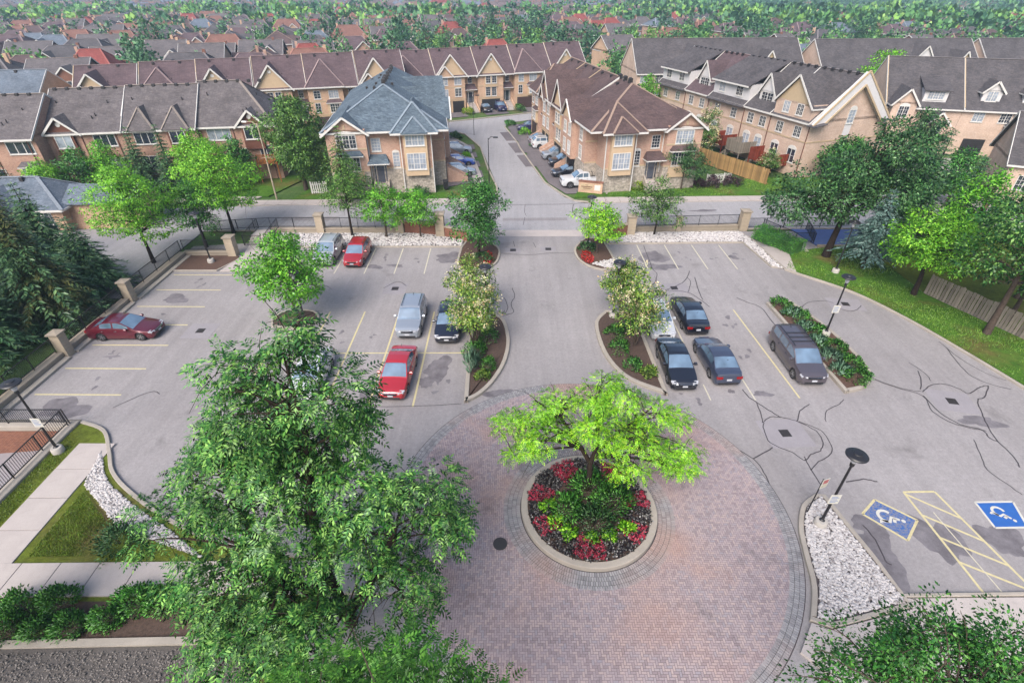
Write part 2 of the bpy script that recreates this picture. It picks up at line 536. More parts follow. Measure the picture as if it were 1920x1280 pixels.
def leaf(name, stops, trans=0.22, k=1.45, var=1.0):
    stops = [sc4(q, k) for q in stops]
    m = NT('leaf_'+name)
    v = m.island()
    c = m.ramp(v, [(i/(len(stops)-1), s) for i, s in enumerate(stops)])
    geo = m.n.new('ShaderNodeNewGeometry')
    big = m.noise(0.55, 3, vec=geo.outputs['Position'])
    c = m.mix(0.7*var, c, m.ramp(big, [(0.32, (0.30,)*3), (0.68, (0.70,)*3)]), 'OVERLAY')
    c = m.mix(0.6*var, c, m.ramp(m.noise(1.9, 2, vec=geo.outputs['Position']), [(0.32, (0.30,)*3), (0.68, (0.70,)*3)]), 'OVERLAY')
    m.color(c); m.set(0.42, 0, 0.45)
    tr = m.n.new('ShaderNodeBsdfTranslucent')
    m.link(c, tr.inputs['Color'])
    mx = m.n.new('ShaderNodeMixShader'); mx.inputs[0].default_value = trans
    out = m.n['Material Output']
    m.link(m.b.outputs[0], mx.inputs[1]); m.link(tr.outputs[0], mx.inputs[2])
    m.link(mx.outputs[0], out.inputs['Surface'])
    return m.mat
M['lf_ash'] = leaf('ash', [C(30,76,30), C(52,108,46), C(88,142,58), C(148,192,98)], k=1.65)
M['lf_ash2'] = leaf('ash_bright', [C(64,122,40), C(84,146,48), C(108,170,60), C(128,186,74)])
M['lf_lime'] = leaf('locust_lime', [C(92,164,34), C(124,194,42), C(160,218,50), C(196,236,74)], 0.35, 1.9)
M['lf_locust'] = leaf('locust_green', [C(84,150,36), C(110,176,44), C(136,200,54), C(166,220,74)], 0.35, 1.9)
M['lf_maple'] = leaf('maple', [C(70,138,34), C(92,164,42), C(118,188,52), C(146,206,66)], 0.3, 1.8)
M['lf_green'] = leaf('mid_green', [C(42,98,40), C(58,118,46), C(80,142,56), C(110,168,72)], k=1.75)
M['lf_dark'] = leaf('dark_green', [C(38,80,42), C(54,98,50), C(74,118,62), C(108,150,90)], k=1.8)
M['lf_olive'] = leaf('olive_green', [C(58,100,40), C(80,124,50), C(104,148,62), C(134,172,82)], k=1.6)
M['lf_yellow'] = leaf('yellow_green', [C(128,176,30), C(156,200,40), C(184,220,56), C(208,232,84)], 0.4)
M['lf_lilac'] = leaf('lilac_leaf', [C(74,116,44), C(98,140,52), C(130,162,62), C(162,178,74)], k=1.8)
M['lf_bloom'] = leaf('lilac_bloom', [C(208,196,140), C(228,218,172), C(238,232,200), C(216,170,96)])
M['lf_spruce'] = leaf('spruce_needles', [C(42,72,46), C(58,92,58), C(78,112,70), C(104,132,84)], 0.1, 1.8)
M['lf_bluespruce'] = leaf('blue_spruce_needles', [C(62,92,84), C(82,112,104), C(106,134,126), C(126,150,142)], 0.1)
M['lf_brownspruce'] = leaf('spruce_brown_tips', [C(82,84,48), C(98,100,56), C(70,90,50), C(58,86,50)], 0.1)
M['lf_shrub'] = leaf('shrub', [C(42,96,32), C(60,120,40), C(82,144,50), C(110,168,66)], k=1.9)
M['lf_bluegrass'] = leaf('lavender_leaf', [C(86,128,98), C(110,152,120), C(130,168,138), C(92,140,90)])
M['lf_purple'] = leaf('purple_shrub', [C(70,46,58), C(92,62,72), C(108,74,80), C(60,44,50)])
M['lf_begonia'] = leaf('begonia_leaf', [C(34,26,34), C(48,36,44), C(46,50,48), C(190,186,184)], 0.15, 1.2)
M['lf_pink'] = leaf('pink_petal', [C(190,44,80), C(214,76,112), C(196,52,70), C(160,36,60)], 0.2, 1.3)
M['lf_redbloom'] = leaf('red_petal', [C(186,40,40), C(210,60,50), C(160,36,40), C(110,60,44)], 0.2)
M['lf_far'] = leaf('far_tree', [C(62,108,62), C(80,126,70), C(96,144,78), C(116,162,92)], 0.25, 2.2, .2)
M['lf_far2'] = leaf('far_tree_dark', [C(54,94,64), C(66,108,72), C(80,122,82), C(98,138,94)], 0.25, 2.3, .2)
M['lf_far3'] = leaf('far_tree_light', [C(96,146,66), C(116,166,74), C(138,184,84), C(158,198,104)], 0.25, 1.8, .35)

# ------------------------------------------------------------------ ground, roads, kerbs
def struct(o, label=None, cat='ground'):
    o['kind'] = 'structure'
    if label: o['label'] = label; o['category'] = cat
    return o

def sheet(name, poly, z, mat, t=0.06, label=None, parent=None, cat='ground'):
    o = MB().prism(poly, z-t, z).build(name, mat, parent)
    if parent is None: struct(o, label, cat)
    return o

def kerb(poly, w=0.16, h=0.15, closed=True, z0=-0.02, mat=None, name='kerb', label=None, parent=None):
    if closed:
        n = len(poly)
        a = sum(poly[i][0]*poly[(i+1)%n][1]-poly[(i+1)%n][0]*poly[i][1] for i in range(n))
        if a < 0: poly = poly[::-1]
    ins = offset(poly, w, closed)
    b = 0.025
    o1 = offset(poly, b, closed); i1 = offset(poly, w-b, closed)
    mb = MB(); n = len(poly)
    rings = [(poly, z0), (poly, h-b), (o1, h), (i1, h), (ins, h-b), (ins, z0)]
    vs = [(p[0], p[1], z) for ring, z in rings for p in ring]
    fs = []
    for k in range(5):
        for i in range(n if closed else n-1):
            j = (i+1) % n
            fs.append((k*n+i, k*n+j, (k+1)*n+j, (k+1)*n+i))
    mb.add(vs, fs)
    if not closed:
        mb.add([vs[k*n] for k in range(6)], [tuple(range(5,-1,-1))])
        mb.add([vs[k*n+n-1] for k in range(6)], [tuple(range(6))])
    o = mb.build(name, mat or M['kerb'], parent)
    if parent is None: struct(o, label, 'kerb')
    return ins

BIG = 4200
PX0, PX1, PY0, PY1 = -46.0, -25.62, 9.0, 21.6      # ramp pit
tm = MB()
for (x0, x1, y0, y1) in ((-BIG, BIG, PY1, 2*BIG), (-BIG, BIG, -300, PY0), (-BIG, PX0, PY0, PY1), (PX1, BIG, PY0, PY1)):
    tm.add([(x0,y0,-0.1),(x1,y0,-0.1),(x1,y1,-0.1),(x0,y1,-0.1)], [(0,1,2,3)])
struct(tm.build('terrain', M['terrain']), 'flat green terrain reaching to the horizon', 'ground')

lot = sheet('parking_lot', [(-31.0,22.3),(-31.0,46.6),(-4.0,50.3),(45,50.3),(45,2),(-25.2,2),(-25.2,22.3)], 0.0, M['asphalt'],
            label='cracked mauve-grey asphalt parking lot and driveway', cat='parking lot')
street = sheet('street', [(-90,50.4),(-4.6,50.4),(60,51.2),(120,51.2),(120,60.5),(30.3,59.3),(9.5,58.6),(-2.5,58.4),(-19.7,58.1),(-32,57.5),(-90,52.5)], -0.006, M['street'],
               label='pale grey street running past the entrance', cat='road')
sheet('side_street', [(-31.9,36.5),(-31.9,50.35),(-60,50.35),(-70,36.5)], -0.008, M['street'], label='pale grey road seen behind the lime trees', cat='road')
court = sheet('courtyard_road', [(-3.4,58.35),(8.6,58.45),(6.3,60.6),(4.31, 66.03),(1.33, 83.02),(-1.24, 97.56),(-0.6,101),(3.5,103.5),(14,107),(14,112.5),(3.36, 109.08),(-2.86, 105.62),(-11.23, 101.45),(-26,99),(-26,94.2),(-10.01, 93.53),(-7.87, 92),(-4.84, 83.65),(-1.81, 64.55),(-1.6,60.5)], -0.002, M['street'],
              label='pale grey courtyard road between the townhouse rows', cat='road')
# sidewalks of the street and the courtyard, slab by slab
def slabs(name, a, b, w, n, z=0.12, mat=None, label=None, gap=0.012, side=1, cat='sidewalk', base=True):
    """a strip of n slabs from a to b, w wide to the left of the line"""
    root = empty(name, (a[0], a[1], 0)); struct(root, label, cat)
    dx, dy = b[0]-a[0], b[1]-a[1]; L = math.hypot(dx, dy); root.rotation_euler.z = math.atan2(dy, dx)
    s = L/n
    me = MB().bbox(gap, s-gap, gap*0.5, w-gap*0.5, -0.05, z, 0.012).mesh('slab')
    for i in range(n):
        obj('slab', me, mat or M['walk'], root, (i*s, 0, random.uniform(-0.004, 0.004)))
    if base:
        MB().box(0.03, L-0.03, 0.03, w-0.03, -0.05, z-0.02).build('joint_bed', M['joint'], root)
    return root
random.seed(5)
slabs('street_sidewalk', (9.6,58.75), (62,60.2), 1.55, 34, label='pale concrete sidewalk beside the lawn past the sign wall')
slabs('street_sidewalk', (-31.6,57.7), (-4.0,58.45), 1.55, 18, label='pale concrete sidewalk in front of the blue-roofed house')
slabs('courtyard_sidewalk', (-3.55,66), (-6.6,83.7), 1.3, 11, label='pale concrete sidewalk beside the courtyard road lamp post')
slabs('courtyard_sidewalk', (-6.6,83.9), (-11.0,92.0), 1.3, 6, label='short pale sidewalk bending left at the courtyard corner')
slabs('garden_path', (-30.6,59.4), (-26.4,68.8), 1.5, 7, z=0.05, label='narrow pale path leading back beside the streetlight')
slabs('path_apron', (-39,58.8), (-31.2,59.8), 1.2, 5, z=0.05, label='pale concrete apron left of the streetlight')
sheet('entrance_crossing', [(-3.6,49.0),(8.6,49.0),(8.6,50.6),(-3.6,50.6)], 0.012, M['walk'], label='pale concrete band crossing the driveway entrance', cat='sidewalk')
kerb([(9.6,58.7),(7.4,59.4),(6.2,61.5),(4.31, 66.03),(1.33, 83.02),(1.0,86),(-1.24, 97.56)], 0.2, 0.14, False, label='pale kerb on the right of the courtyard road')
kerb([(-4.0,58.5),(-2.5,59.7),(-1.7,62),(-1.81, 64.55),(-3.2,72),(-4.84, 83.65),(-7.87, 92),(-10,93.6)], 0.2, 0.14, False, label='pale kerb on the left of the courtyard road')
kerb([(14,112.4),(3.37, 109.59),(-2.87, 106.11),(-11.27, 101.9),(-26,99.3)], 0.25, 0.14, False, label='pale kerb in front of the back row garages')
kerb([(62,51.3),(-4.6+13.4,50.75)], 0.2, 0.12, False, label='low kerb outside the fence on the right of the entrance')
kerb([(-4.2,50.55),(-31,50.45)], 0.2, 0.12, False, label='low kerb outside the fence on the left of the entrance')
# lawns across the street
sheet('lawn', [(11.2,60.4),(62,61.9),(62,68),(33,68),(24,66.5),(12,63)], 0.1, M['grass'], 0.15, 'bright green lawn in front of the wooden fence', cat='lawn')
sheet('lawn', [(7.5,60.6),(11.2,60.4),(11.5,62.5),(8,62.4)], 0.09, M['grass'], 0.15, 'small grass strip around the sign wall', cat='lawn')
sheet('lawn', [(-26.0,59.6),(-4.2,60.15),(-3.7,63.5),(-9,62.0),(-21,62),(-24.2,67.5)], 0.1, M['grass'], 0.15, 'green lawn in front of the blue-roofed house', cat='lawn')
sheet('lawn', [(-36,60.6),(-29.2,60.8),(-26.6,69),(-36,69)], 0.06, M['grass'], 0.1, 'grass patch left of the garden path', cat='lawn')
sheet('lawn', [(-12.3,92.6),(-8.0,90.5),(-9.2,86.5),(-14,86.5)], 0.1, M['grass'], 0.15, 'small lawn at the courtyard corner', cat='lawn')

# ---- raised beds of the lot
def bed(name, poly, mat, label, w=0.16, h=0.15, fill=0.1, kl=None, cat='planting bed'):
    ins = kerb(poly, w, h, True, label=kl or ('concrete kerb around the ' + label))
    cw = sum(poly[i][0]*poly[(i+1)%len(poly)][1]-poly[(i+1)%len(poly)][0]*poly[i][1] for i in range(len(poly)))
    mid = offset(poly if cw > 0 else poly[::-1], w*0.45, True)
    return struct(MB().prism(mid, -0.05, fill).build(name, mat), label, cat), ins

ISL_UL = smoothline([(-4.95,46.2),(-4.95,42.2),(-3.4,41.3),(-1.7,42.2),(-1.14, 44.05),(-1.24, 46.06),(-2.38, 47.82),(-3.2,48.2),(-4.3,48.8)], 4)
bed('island_bed', ISL_UL, M['mulch'], 'curved island bed under the round green tree', 0.2)
ISL_UR = smoothline([(9.7,48.9),(8.2,48.4),(7.45, 48.6),(6.02, 46.06),(6.11, 43.49),(7.18, 41.85),(8.56, 41.43),(9.48, 43.26),(9.19, 47.31)], 4)
bed('island_bed', ISL_UR, M['mulch'], 'curved island bed under the small yellow-green tree', 0.2)
ISL_ML = [(-2.92, 23.71)] + smoothline([(-2.92, 23.71),(-2.05, 24.3),(-1.16, 25.65),(-0.4, 27.8),(-0.15, 30.33),(-0.57, 33.02),(-1.57, 34.1)], 4)[1:] + [(-3.14, 34.18)]
bed('island_bed', ISL_ML, M['soil'], 'half-round planting bed beside the black sedan', 0.26, 0.22, 0.15)
ISL_MR = [(9.66, 24.4)] + smoothline([(9.66, 24.4),(7.54, 25.81),(6.51, 27.8),(6.14, 30.33),(6.27, 32.8),(7.27, 34.34)], 4)[1:] + [(9.5, 34.1)]
bed('island_bed', ISL_MR, M['soil'], 'half-round planting bed beside the white car', 0.26, 0.22, 0.15)
ISL_RI = [(20.22, 35.48)] + smoothline([(22.24, 35.81),(23.21, 32.58),(23.61, 28.9),(23.41, 26.47),(22.3, 25.12),(20.71, 24.6)], 4)
bed('island_bed', ISL_RI, M['mulch'], 'raised bed of low shrubs beside the minivan', 0.24, 0.24, 0.18)

# stone beds along the fence
SB_L = [(-23.6,46.2),(-4.9,46.3),(-4.6,49.7),(-23.6,49.7)]
bed('stone_bed', SB_L, M['joint'], 'white stone bed behind the silver and red cars', 0.16, 0.14, 0.08)
SB_R = [(9.3,47.0),(22.7,47.3),(23.3,42.0),(24.4,41.7),(24.0,48.2),(23.3,50.2),(9.3,49.8)]
bed('stone_bed', SB_R, M['joint'], 'white stone bed along the fence right of the entrance', 0.16, 0.14, 0.08)
SB_RB = smoothline([(15.11, 16.84),(14.15, 16.2),(13.42, 14.94),(13.03, 13.56),(12.66, 12.07),(11.9, 10.62)], 4) + [(12.66, 10.31),(16.37, 11.16),(16.15, 13.43),(15.59, 16.78)]
bed('stone_bed', SB_RB, M['joint'], 'white stone bed around the lamp post by the paved circle', 0.22, 0.16, 0.1)

# right-hand lawn and its kerb
RK = smoothline([(24.45,41.6),(25.3, 40.61),(28.22, 37.38),(30.09, 33.33),(31.31, 29.35),(32.38, 25.17),(33.5,20),(33.8,12)], 5)
kerb(RK[::-1], 0.22, 0.15, False, label='long pale kerb along the right lawn')
RL = offset(RK, 0.2)
struct(MB().prism(RL + [(48,12),(48,30),(36.8,30),(33.9,37.0),(34,47),(26.4,45.2)], -0.05, 0.1).build('lawn', M['grass']), 'shaded green lawn along the wooden fence', 'lawn')
sheet('path', [(23.5,46.2),(28.4,46.4),(28.2,45.2),(26.2,45.1),(25.1,41.0),(24.5,41.65),(24.1,45)], 0.12, M['walk'], 0.15, 'concrete path from the lot to the ramp', cat='path')
sheet('neighbour_yard', [(38,30),(48,12),(80,12),(80,50),(34.1,50),(34.1,37.2)], 0.02, M['grassdry'], 0.1, 'rough yard behind the wooden fence', cat='lawn')

# lower left: walkway, stones, lawn, cross path, shrub bed, gravel
LK = smoothline([(-25.0,21.9),(-23.3,21.2),(-21.9,19.5),(-20.9,18.2),(-19.2,16.9),(-16.2,15.2),(-12.6,13.8),(-8.2,13.25)], 5)
kerb(LK, 0.2, 0.15, False, label='curved kerb beside the walkway and stone strip')
LB = offset(LK, -0.004)
struct(MB().prism(LB + [(-8.2,8),(-33,8),(-33,8.6),(-25.2,8.6),(-25.2,21.9)], -0.05, 0.06).build('verge', M['grassdry']), 'patchy mossy verge beside the walkway', 'lawn')
slabs('walkway', (-21.95,12.9), (-21.95,20.3), 2.0, 4, 0.12, label='pale concrete walkway beside the ramp railing')
slabs('cross_path', (-30,11.45), (-4.4,11.75), 1.55, 15, 0.13, label='pale concrete path running under the big ash tree')
STR = offset(LK, -0.25)
SB_LL = STR[9:26] + [(-13.8,13.4),(-18.4,14.9),(-20.2,16.3),(-21.7,17.4)]
struct(MB().prism(SB_LL, 0.0, 0.075).build('stone_bed', M['joint']), 'narrow white stone strip beside the walkway', 'planting bed')
struct(MB().prism([(-21.6,17.2),(-20.2,16.1),(-18.3,14.7),(-15.2,13.4),(-21.6,13.3)], 0.0, 0.085).build('lawn', M['grassdry']), 'mossy triangle of lawn between path and stones', 'lawn')
sheet('shrub_bed', [(-24,9.75),(-9.6,10.05),(-9.6,11.4),(-24,11.4)], 0.09, M['soil'], 0.1, 'bare soil bed under the low green shrubs', cat='planting bed')
sheet('edging', [(-24,9.45),(-9.4,9.75),(-9.4,10.03),(-24,9.73)], 0.2, M['kerb'], 0.25, 'low concrete edging in front of the shrubs', cat='kerb')
sheet('gravel_yard', [(-24,3),(-9.7,3),(-9.2,9.73),(-24,9.43)], 0.1, M['gravel'], 0.12, 'dark gravel yard below the edging', cat='ground')
sheet('near_walk', [(13.6,2),(13.2,7),(10.99, 9.42),(11.92, 10.52),(12.63, 10.25),(16.37, 11.09),(15.2,11.5),(26,11.6),(26,2)], 0.125, M['walk'], 0.15, 'pale sidewalk below the accessible bays', cat='sidewalk')
kerb([(15.3,11.55),(26,11.7)], 0.16, 0.15, False, label='straight kerb below the accessible bays')

# ---- painted lines, pads, grates, sealed cracks and stains (all part of the lot)
def line(a, b, w=0.1, mat='linewhite', z=0.004, parent=None):
    dx, dy = b[0]-a[0], b[1]-a[1]; L = math.hypot(dx, dy); ux, uy = dx/L, dy/L; px, py = -uy*w/2, ux*w/2
    MB().prism([(a[0]+px,a[1]+py),(a[0]-px,a[1]-py),(b[0]-px,b[1]-py),(b[0]+px,b[1]+py)], 0.0005, z, bottom=False).build('painted_line', M[mat], parent or lot)
for y in (24.55,27.2,29.9,32.55,35.2,37.9,40.6):
    line((-29.7,y), (-24.3,y-0.05), 0.11, 'lineyellow')
for x in (-6.0,-8.7,-11.4,-14.1,-16.8):
    line((x,23.4), (x-0.05,34.4), 0.12, 'lineyellow')
line((-14.1,28.9), (-3.1,28.95), 0.11, 'lineyellow', 0.0065)
for x in (-7.75,-10.4,-13.05,-15.7,-18.4):
    line((x,40.8), (x-0.1,46.1), 0.1)
for x in (12.2,14.9,17.55,20.2):
    line((x,41.7), (x,46.9), 0.1)
line((17.35,34.7), (17.75,24.2), 0.11, 'lineyellow')
line((12.2,35), (12.2,29.5), 0.1); line((14.85,27.5), (14.95,24.0), 0.09); line((12.2,25.5), (12.2,24), 0.08)
# accessible bays bottom right
def decal(poly, mat, z=0.004, name='painted_patch'):
    return MB().prism(poly, 0.0005, z, bottom=False).build(name, mat, lot)
def wheelchair(c, s, rot, parent):
    """outline of the access symbol, drawn as thick strokes on the ground"""
    def T(p):
        x, y = p[0]*s, p[1]*s
        return (c[0]+x*math.cos(rot)-y*math.sin(rot), c[1]+x*math.sin(rot)+y*math.cos(rot))
    strokes = [arc(-0.02,-0.16,0.24,150,385,12), [(-0.08,0.30),(-0.05,0.02),(0.18,0.0),(0.30,-0.30),(0.40,-0.27)], [(-0.06,0.14),(0.14,0.14)]]
    mb = MB()
    for st in strokes:
        st = [T(p) for p in st]
        a = offset(st, 0.055*s); b = offset(st, -0.055*s)
        n = len(st)
        mb.add([(p[0],p[1],0.0085) for p in a]+[(p[0],p[1],0.0085) for p in b], [(i,n+i,n+i+1,i+1) for i in range(n-1)])
    h = [T((-0.09+0.075*math.cos(t*math.pi/5), 0.42+0.075*math.sin(t*math.pi/5))) for t in range(10)]
    mb.add([(p[0],p[1],0.0085) for p in h], [tuple(range(10))])
    mb.build('access_symbol', M['whitepaint'], parent)
BAY1 = [(17.98, 16.58),(19.31, 15.38),(18.17, 14.29),(16.9, 15.74)]
decal(BAY1, M['bluepaint'])
for i in range(4): line(BAY1[i], BAY1[(i+1)%4], 0.11, 'lineyellow', 0.0065)
BAY2 = [(22.83, 16.42),(24.72, 16.45),(24.26, 14.99),(22.7, 14.96)]
decal(BAY2, M['bluepaint2'])
for i in range(4): line(BAY2[i], BAY2[(i+1)%4], 0.1, 'whitepaint', 0.0065)
c1 = (sum(p[0] for p in BAY1)/4, sum(p[1] for p in BAY1)/4); wheelchair(c1, 1.3, R(-120), lot)
c2 = (sum(p[0] for p in BAY2)/4, sum(p[1] for p in BAY2)/4); wheelchair(c2, 1.1, R(-150), lot)
HA = [(19.69, 17.04),(21.27, 17.07)]; HB = [(19.8, 11.42),(22.04, 11.54)]
line(HA[0], HB[0], 0.11, 'lineyellow'); line(HA[1], HB[1], 0.11, 'lineyellow'); line(HA[0], HA[1], 0.11, 'lineyellow', 0.0065)
for t in (0.02, 0.24, 0.46, 0.68):
    p = tuple(HA[0][k]*(1-t)+HB[0][k]*t for k in (0,1)); q = tuple(HA[1][k]*(1-t-0.27)+HB[1][k]*(t+0.27) for k in (0,1))
    line(p, q, 0.1, 'lineyellow', 0.0085)
line((20.38, 15.83), (20.6, 11.54), 0.05, 'linewhite', 0.0105)
# concrete pads with drain grates
def pad(px, sx=2.3, sy=2.0, rot=0.0):
    o = MB().bbox(-sx/2, sx/2, -sy/2, sy/2, 0.0005, 0.008, 0.004).build('drain_pad', M['pad'], lot, (px[0],px[1],0), rot)
    g = MB().box(-0.28,0.28,-0.28,0.28,0.006,0.014)
    for i in range(6): g.box(-0.26,0.26,-0.24+i*0.085,-0.20+i*0.085,0.014,0.02)
    g.build('drain_grate', M['grate'], o)
pad((-22.94, 31.71), 2.1, 2.0); pad((-9.79, 38.1), 1.9, 1.8); pad((13.62, 38.2), 2.4, 1.7); pad((15.53, 21.17), 2.5, 2.2, R(4)); pad((26.94, 23.9), 2.4, 2.0, R(-12)); pad((26.6, 35.56), 2.6, 1.8, R(-8))
pad((0.1, 45.7), 1.5, 1.0); pad((3.49, 45.94), 1.5, 1.0)
mhm = MB().lathe([(0.33,0.0005),(0.33,0.012),(0.29,0.016)], 16)
mhm.build('manhole_cover', M['grate'], lot, (*(-0.54, 14.09), 0.05))
# sealed cracks
def crack(pts, w=0.07):
    pts = smoothline(pts, 4)
    rr = random.Random(int(abs(pts[0][0]*1000)))
    pts = [(p[0]+rr.uniform(-.03,.03), p[1]+rr.uniform(-.03,.03)) for p in pts]
    a = offset(pts, w/2); b = offset(pts, -w/2); n = len(pts)
    MB().add([(p[0],p[1],0.010) for p in a]+[(p[0],p[1],0.010) for p in b], [(i,n+i,n+i+1,i+1) for i in range(n-1)]).build('sealed_crack', M['seal'], lot)
for pl in (
    [(14.51, 25.02),(14.66, 24.25),(14.96, 23.76),(15.36, 23.13),(15.82, 22.48)], [(14.9, 23.76),(14.81, 22.81),(14.57, 22.03)],
    [(14.7, 22.12),(15.25, 22.48),(16.02, 22.44),(16.77, 22.03),(17.37, 21.34),(17.31, 20.42),(16.87, 19.82),(16.21, 19.55),(15.67, 19.13),(15.38, 19.62),(14.71, 20.1),(14.34, 20.62),(14.43, 21.46),(14.67, 22.12)],
    [(16.72, 22.12),(17.27, 21.77),(17.74, 21.17),(17.61, 20.02),(17.08, 19.43),(16.41, 19.05),(15.68, 18.43)], [(16.63, 22.12),(17.24, 23.04),(18.08, 23.61)],
    [(14.4, 20.06),(12.97, 19.24)], [(12.36, 19.94),(12.97, 19.24),(13.17, 18.32),(13.11, 17.27)], [(15.78, 19.43),(15.71, 18.5),(15.78, 17.38)],
    [(20.41, 24.1),(19.95, 23.66),(18.83, 23.04),(18.31, 22.12)], [(17.16, 17.68),(18.16, 17.86),(18.75, 17.68)],
    [(23.35, 26.2),(24.35, 25.28),(25.2, 24.91),(25.67, 24.86)], [(23.4, 25.98),(24.42, 25.12),(25.47, 24.4),(25.09, 22.95)], [(26.77, 26.93),(26.39, 25.98),(25.74, 25.02)], [(26.79, 27.8),(27.11, 26.64),(26.94, 25.87)],
    [(25.7, 24.76),(26.65, 25.44),(27.58, 25.54),(28.22, 25.02),(28.43, 24.6),(29.23, 25.02),(29.87, 25.33),(30.31, 25.38)],
    [(25.53, 24.4),(25.47, 22.95),(26, 21.9),(26.91, 21.46),(26.89, 20.83),(27.14, 20.5)], [(25.09, 22.95),(25.69, 21.9),(27.12, 21.34)], [(30.27, 25.33),(29.16, 24.25),(28.58, 24),(27.98, 22.81),(27.55, 21.9),(27.14, 20.5),(27.12, 19.43),(26.83, 18.64)],
    [(25.89, 20.7),(25.31, 19.24),(24.97, 18.5),(25.26, 17.61),(25.54, 16.84)], [(30.51, 29.54),(30.19, 28.28),(29.91, 26.64),(30.38, 25.65),(31.48, 25.02)], [(30.49, 30.33),(30.55, 28.28),(31.13, 26.64),(31.79, 25.92)],
    [(18.28, 36.58),(19, 35.73),(19.63, 35.06),(19.66, 33.18),(19.71, 32.07)], [(22.88, 34.98),(23.74, 35.81),(25.14, 36.07),(25.7, 35.73)], [(25.53, 35.15),(26.24, 34.5),(27.12, 34.74),(27.74, 35.39)],
    [(11.93, 37.11),(12.88, 37.74),(14.49, 37.47),(15.15, 36.41),(15.61, 35.15)], [(15.8, 41.33),(14.95, 39.62),(14.01, 38.66),(12.65, 37.74)], [(15.88, 40.11),(15.54, 37.74),(15.44, 36.24)], [(14.58, 37.47),(15.27, 39.14),(15.23, 40.11)], [(12.87, 46.8),(12.62, 42.17),(12.74, 40.61),(12.08, 38.95)],
    [(12.09, 38.2),(11.53, 37.29),(11.07, 36.76)],
    [(0, 38.2),(0.22, 36.84),(-0.09, 35.56),(0.12, 34.34),(-0.41, 33.94)], [(-0.65, 36.58),(-0.34, 35.15),(-0.62, 33.94)], [(-0.08, 34.1),(-0.74, 33.79),(-0.58, 34.58)],
    [(1.54, 58.05),(1.43, 55.68),(1.58, 54.55)], [(1.4, 54.08),(1.19, 51.96)], [(7.17, 58.23),(6.79, 56.18),(7.04, 54.55)], [(-0.31, 58.05),(6.18, 58.23),(8.22, 58.76),(8.7, 59.67)], [(-1.01, 44.98),(1.51, 44.63),(4.05, 45.1),(5.81, 44.98)], [(0.11, 47.82),(0.26, 46.55)], [(2.11, 47.43),(2.33, 46.3)],
    [(-10.32, 23.42),(-6.45, 23.42),(-3.05, 23.66)], [(-17.7, 32.28),(-17.37, 34.74),(-17.02, 38.2)], [(-12.14, 22.58),(-11.61, 24.5)], [(-22.04, 26.64),(-19.91, 27.33),(-18.7, 27.8)], [(-24.09, 23.28),(-22.7, 24.76),(-21.94, 24.6)], [(-10.75, 38.2),(-9.84, 39.33),(-8.93, 38.57)],
    [(15.11, 16.84),(14.69, 16.45),(14.26, 15.98)], [(16.55, 15.08),(16.7, 14.37),(16.55, 13.3),(16.71, 13.09)],
): crack(pl, random.uniform(0.045, 0.07))
# oil stains and damp patches
def blob(c, rx, ry, seed, mat='drive', z=0.0025):
    rr = random.Random(seed)
    ph = [rr.uniform(0, 6.28) for _ in range(4)]
    n = 40
    pts = []
    for i in range(n):
        a = 2*math.pi*i/n
        k = 1+0.22*math.sin(2*a+ph[0])+0.16*math.sin(3*a+ph[1])+0.1*math.sin(5*a+ph[2])+0.07*math.sin(9*a+ph[3])
        pts.append((c[0]+rx*k*math.cos(a), c[1]+ry*k*math.sin(a), z))
    MB().add(pts, [tuple(range(n))]).build('damp_stain', M[mat], lot)
def mk_stain():
    m = NT('damp_asphalt')
    c = m.ramp(m.noise(1.2, 5, 0.7), [(0.35, C(118,112,116)), (0.65, C(152,146,150))])
    m.color(m.mix(0.5, c, m.ramp(m.noise(34, 3, 0.8), [(0.25, (0.25,)*3), (0.75, (0.78,)*3)]), 'OVERLAY'))
    m.set(0.7, 0, 0.3)
    return m.mat
M['damp'] = mk_stain()
zq = .002
for i, (q, rx, ry) in enumerate((((-4.89, 27.21),0.9,1.1),((-5.48, 25.81),0.5,0.7),((-5.73, 44.17),1.3,1.1),((13.21, 44.17),1.1,1.4),((13.49, 42.17),1.4,0.7),((20.69, 44.17),0.5,0.4),((16.47, 13.56),1.0,1.2),((19.64, 14.37),0.9,1.3),((22.59, 14.37),0.8,1.0),
      ((-26.98, 23.28),1.4,0.9),((-27.26, 36.41),1.0,0.7),((-12.52, 42.17),0.8,0.4),((27.4, 22.12),1.1,0.5),((-0.66, 24.6),0.9,0.5),((-8.68, 24.76),0.6,1.0),((-4.84, 24.76),0.22,0.15),((15.63, 24.6),0.5,0.3),((-10.54, 42.39),0.7,0.3),((-27.36, 28.53),0.5,0.12),((16.86, 15.08),0.8,0.6),((21.62, 56.18),1.6,0.3))):
    blob(q, rx, ry, i, 'damp', 0.0006+0.00006*i)
blob((44.13, 55.68), 1.2, 0.2, 77, 'damp', 0.0)
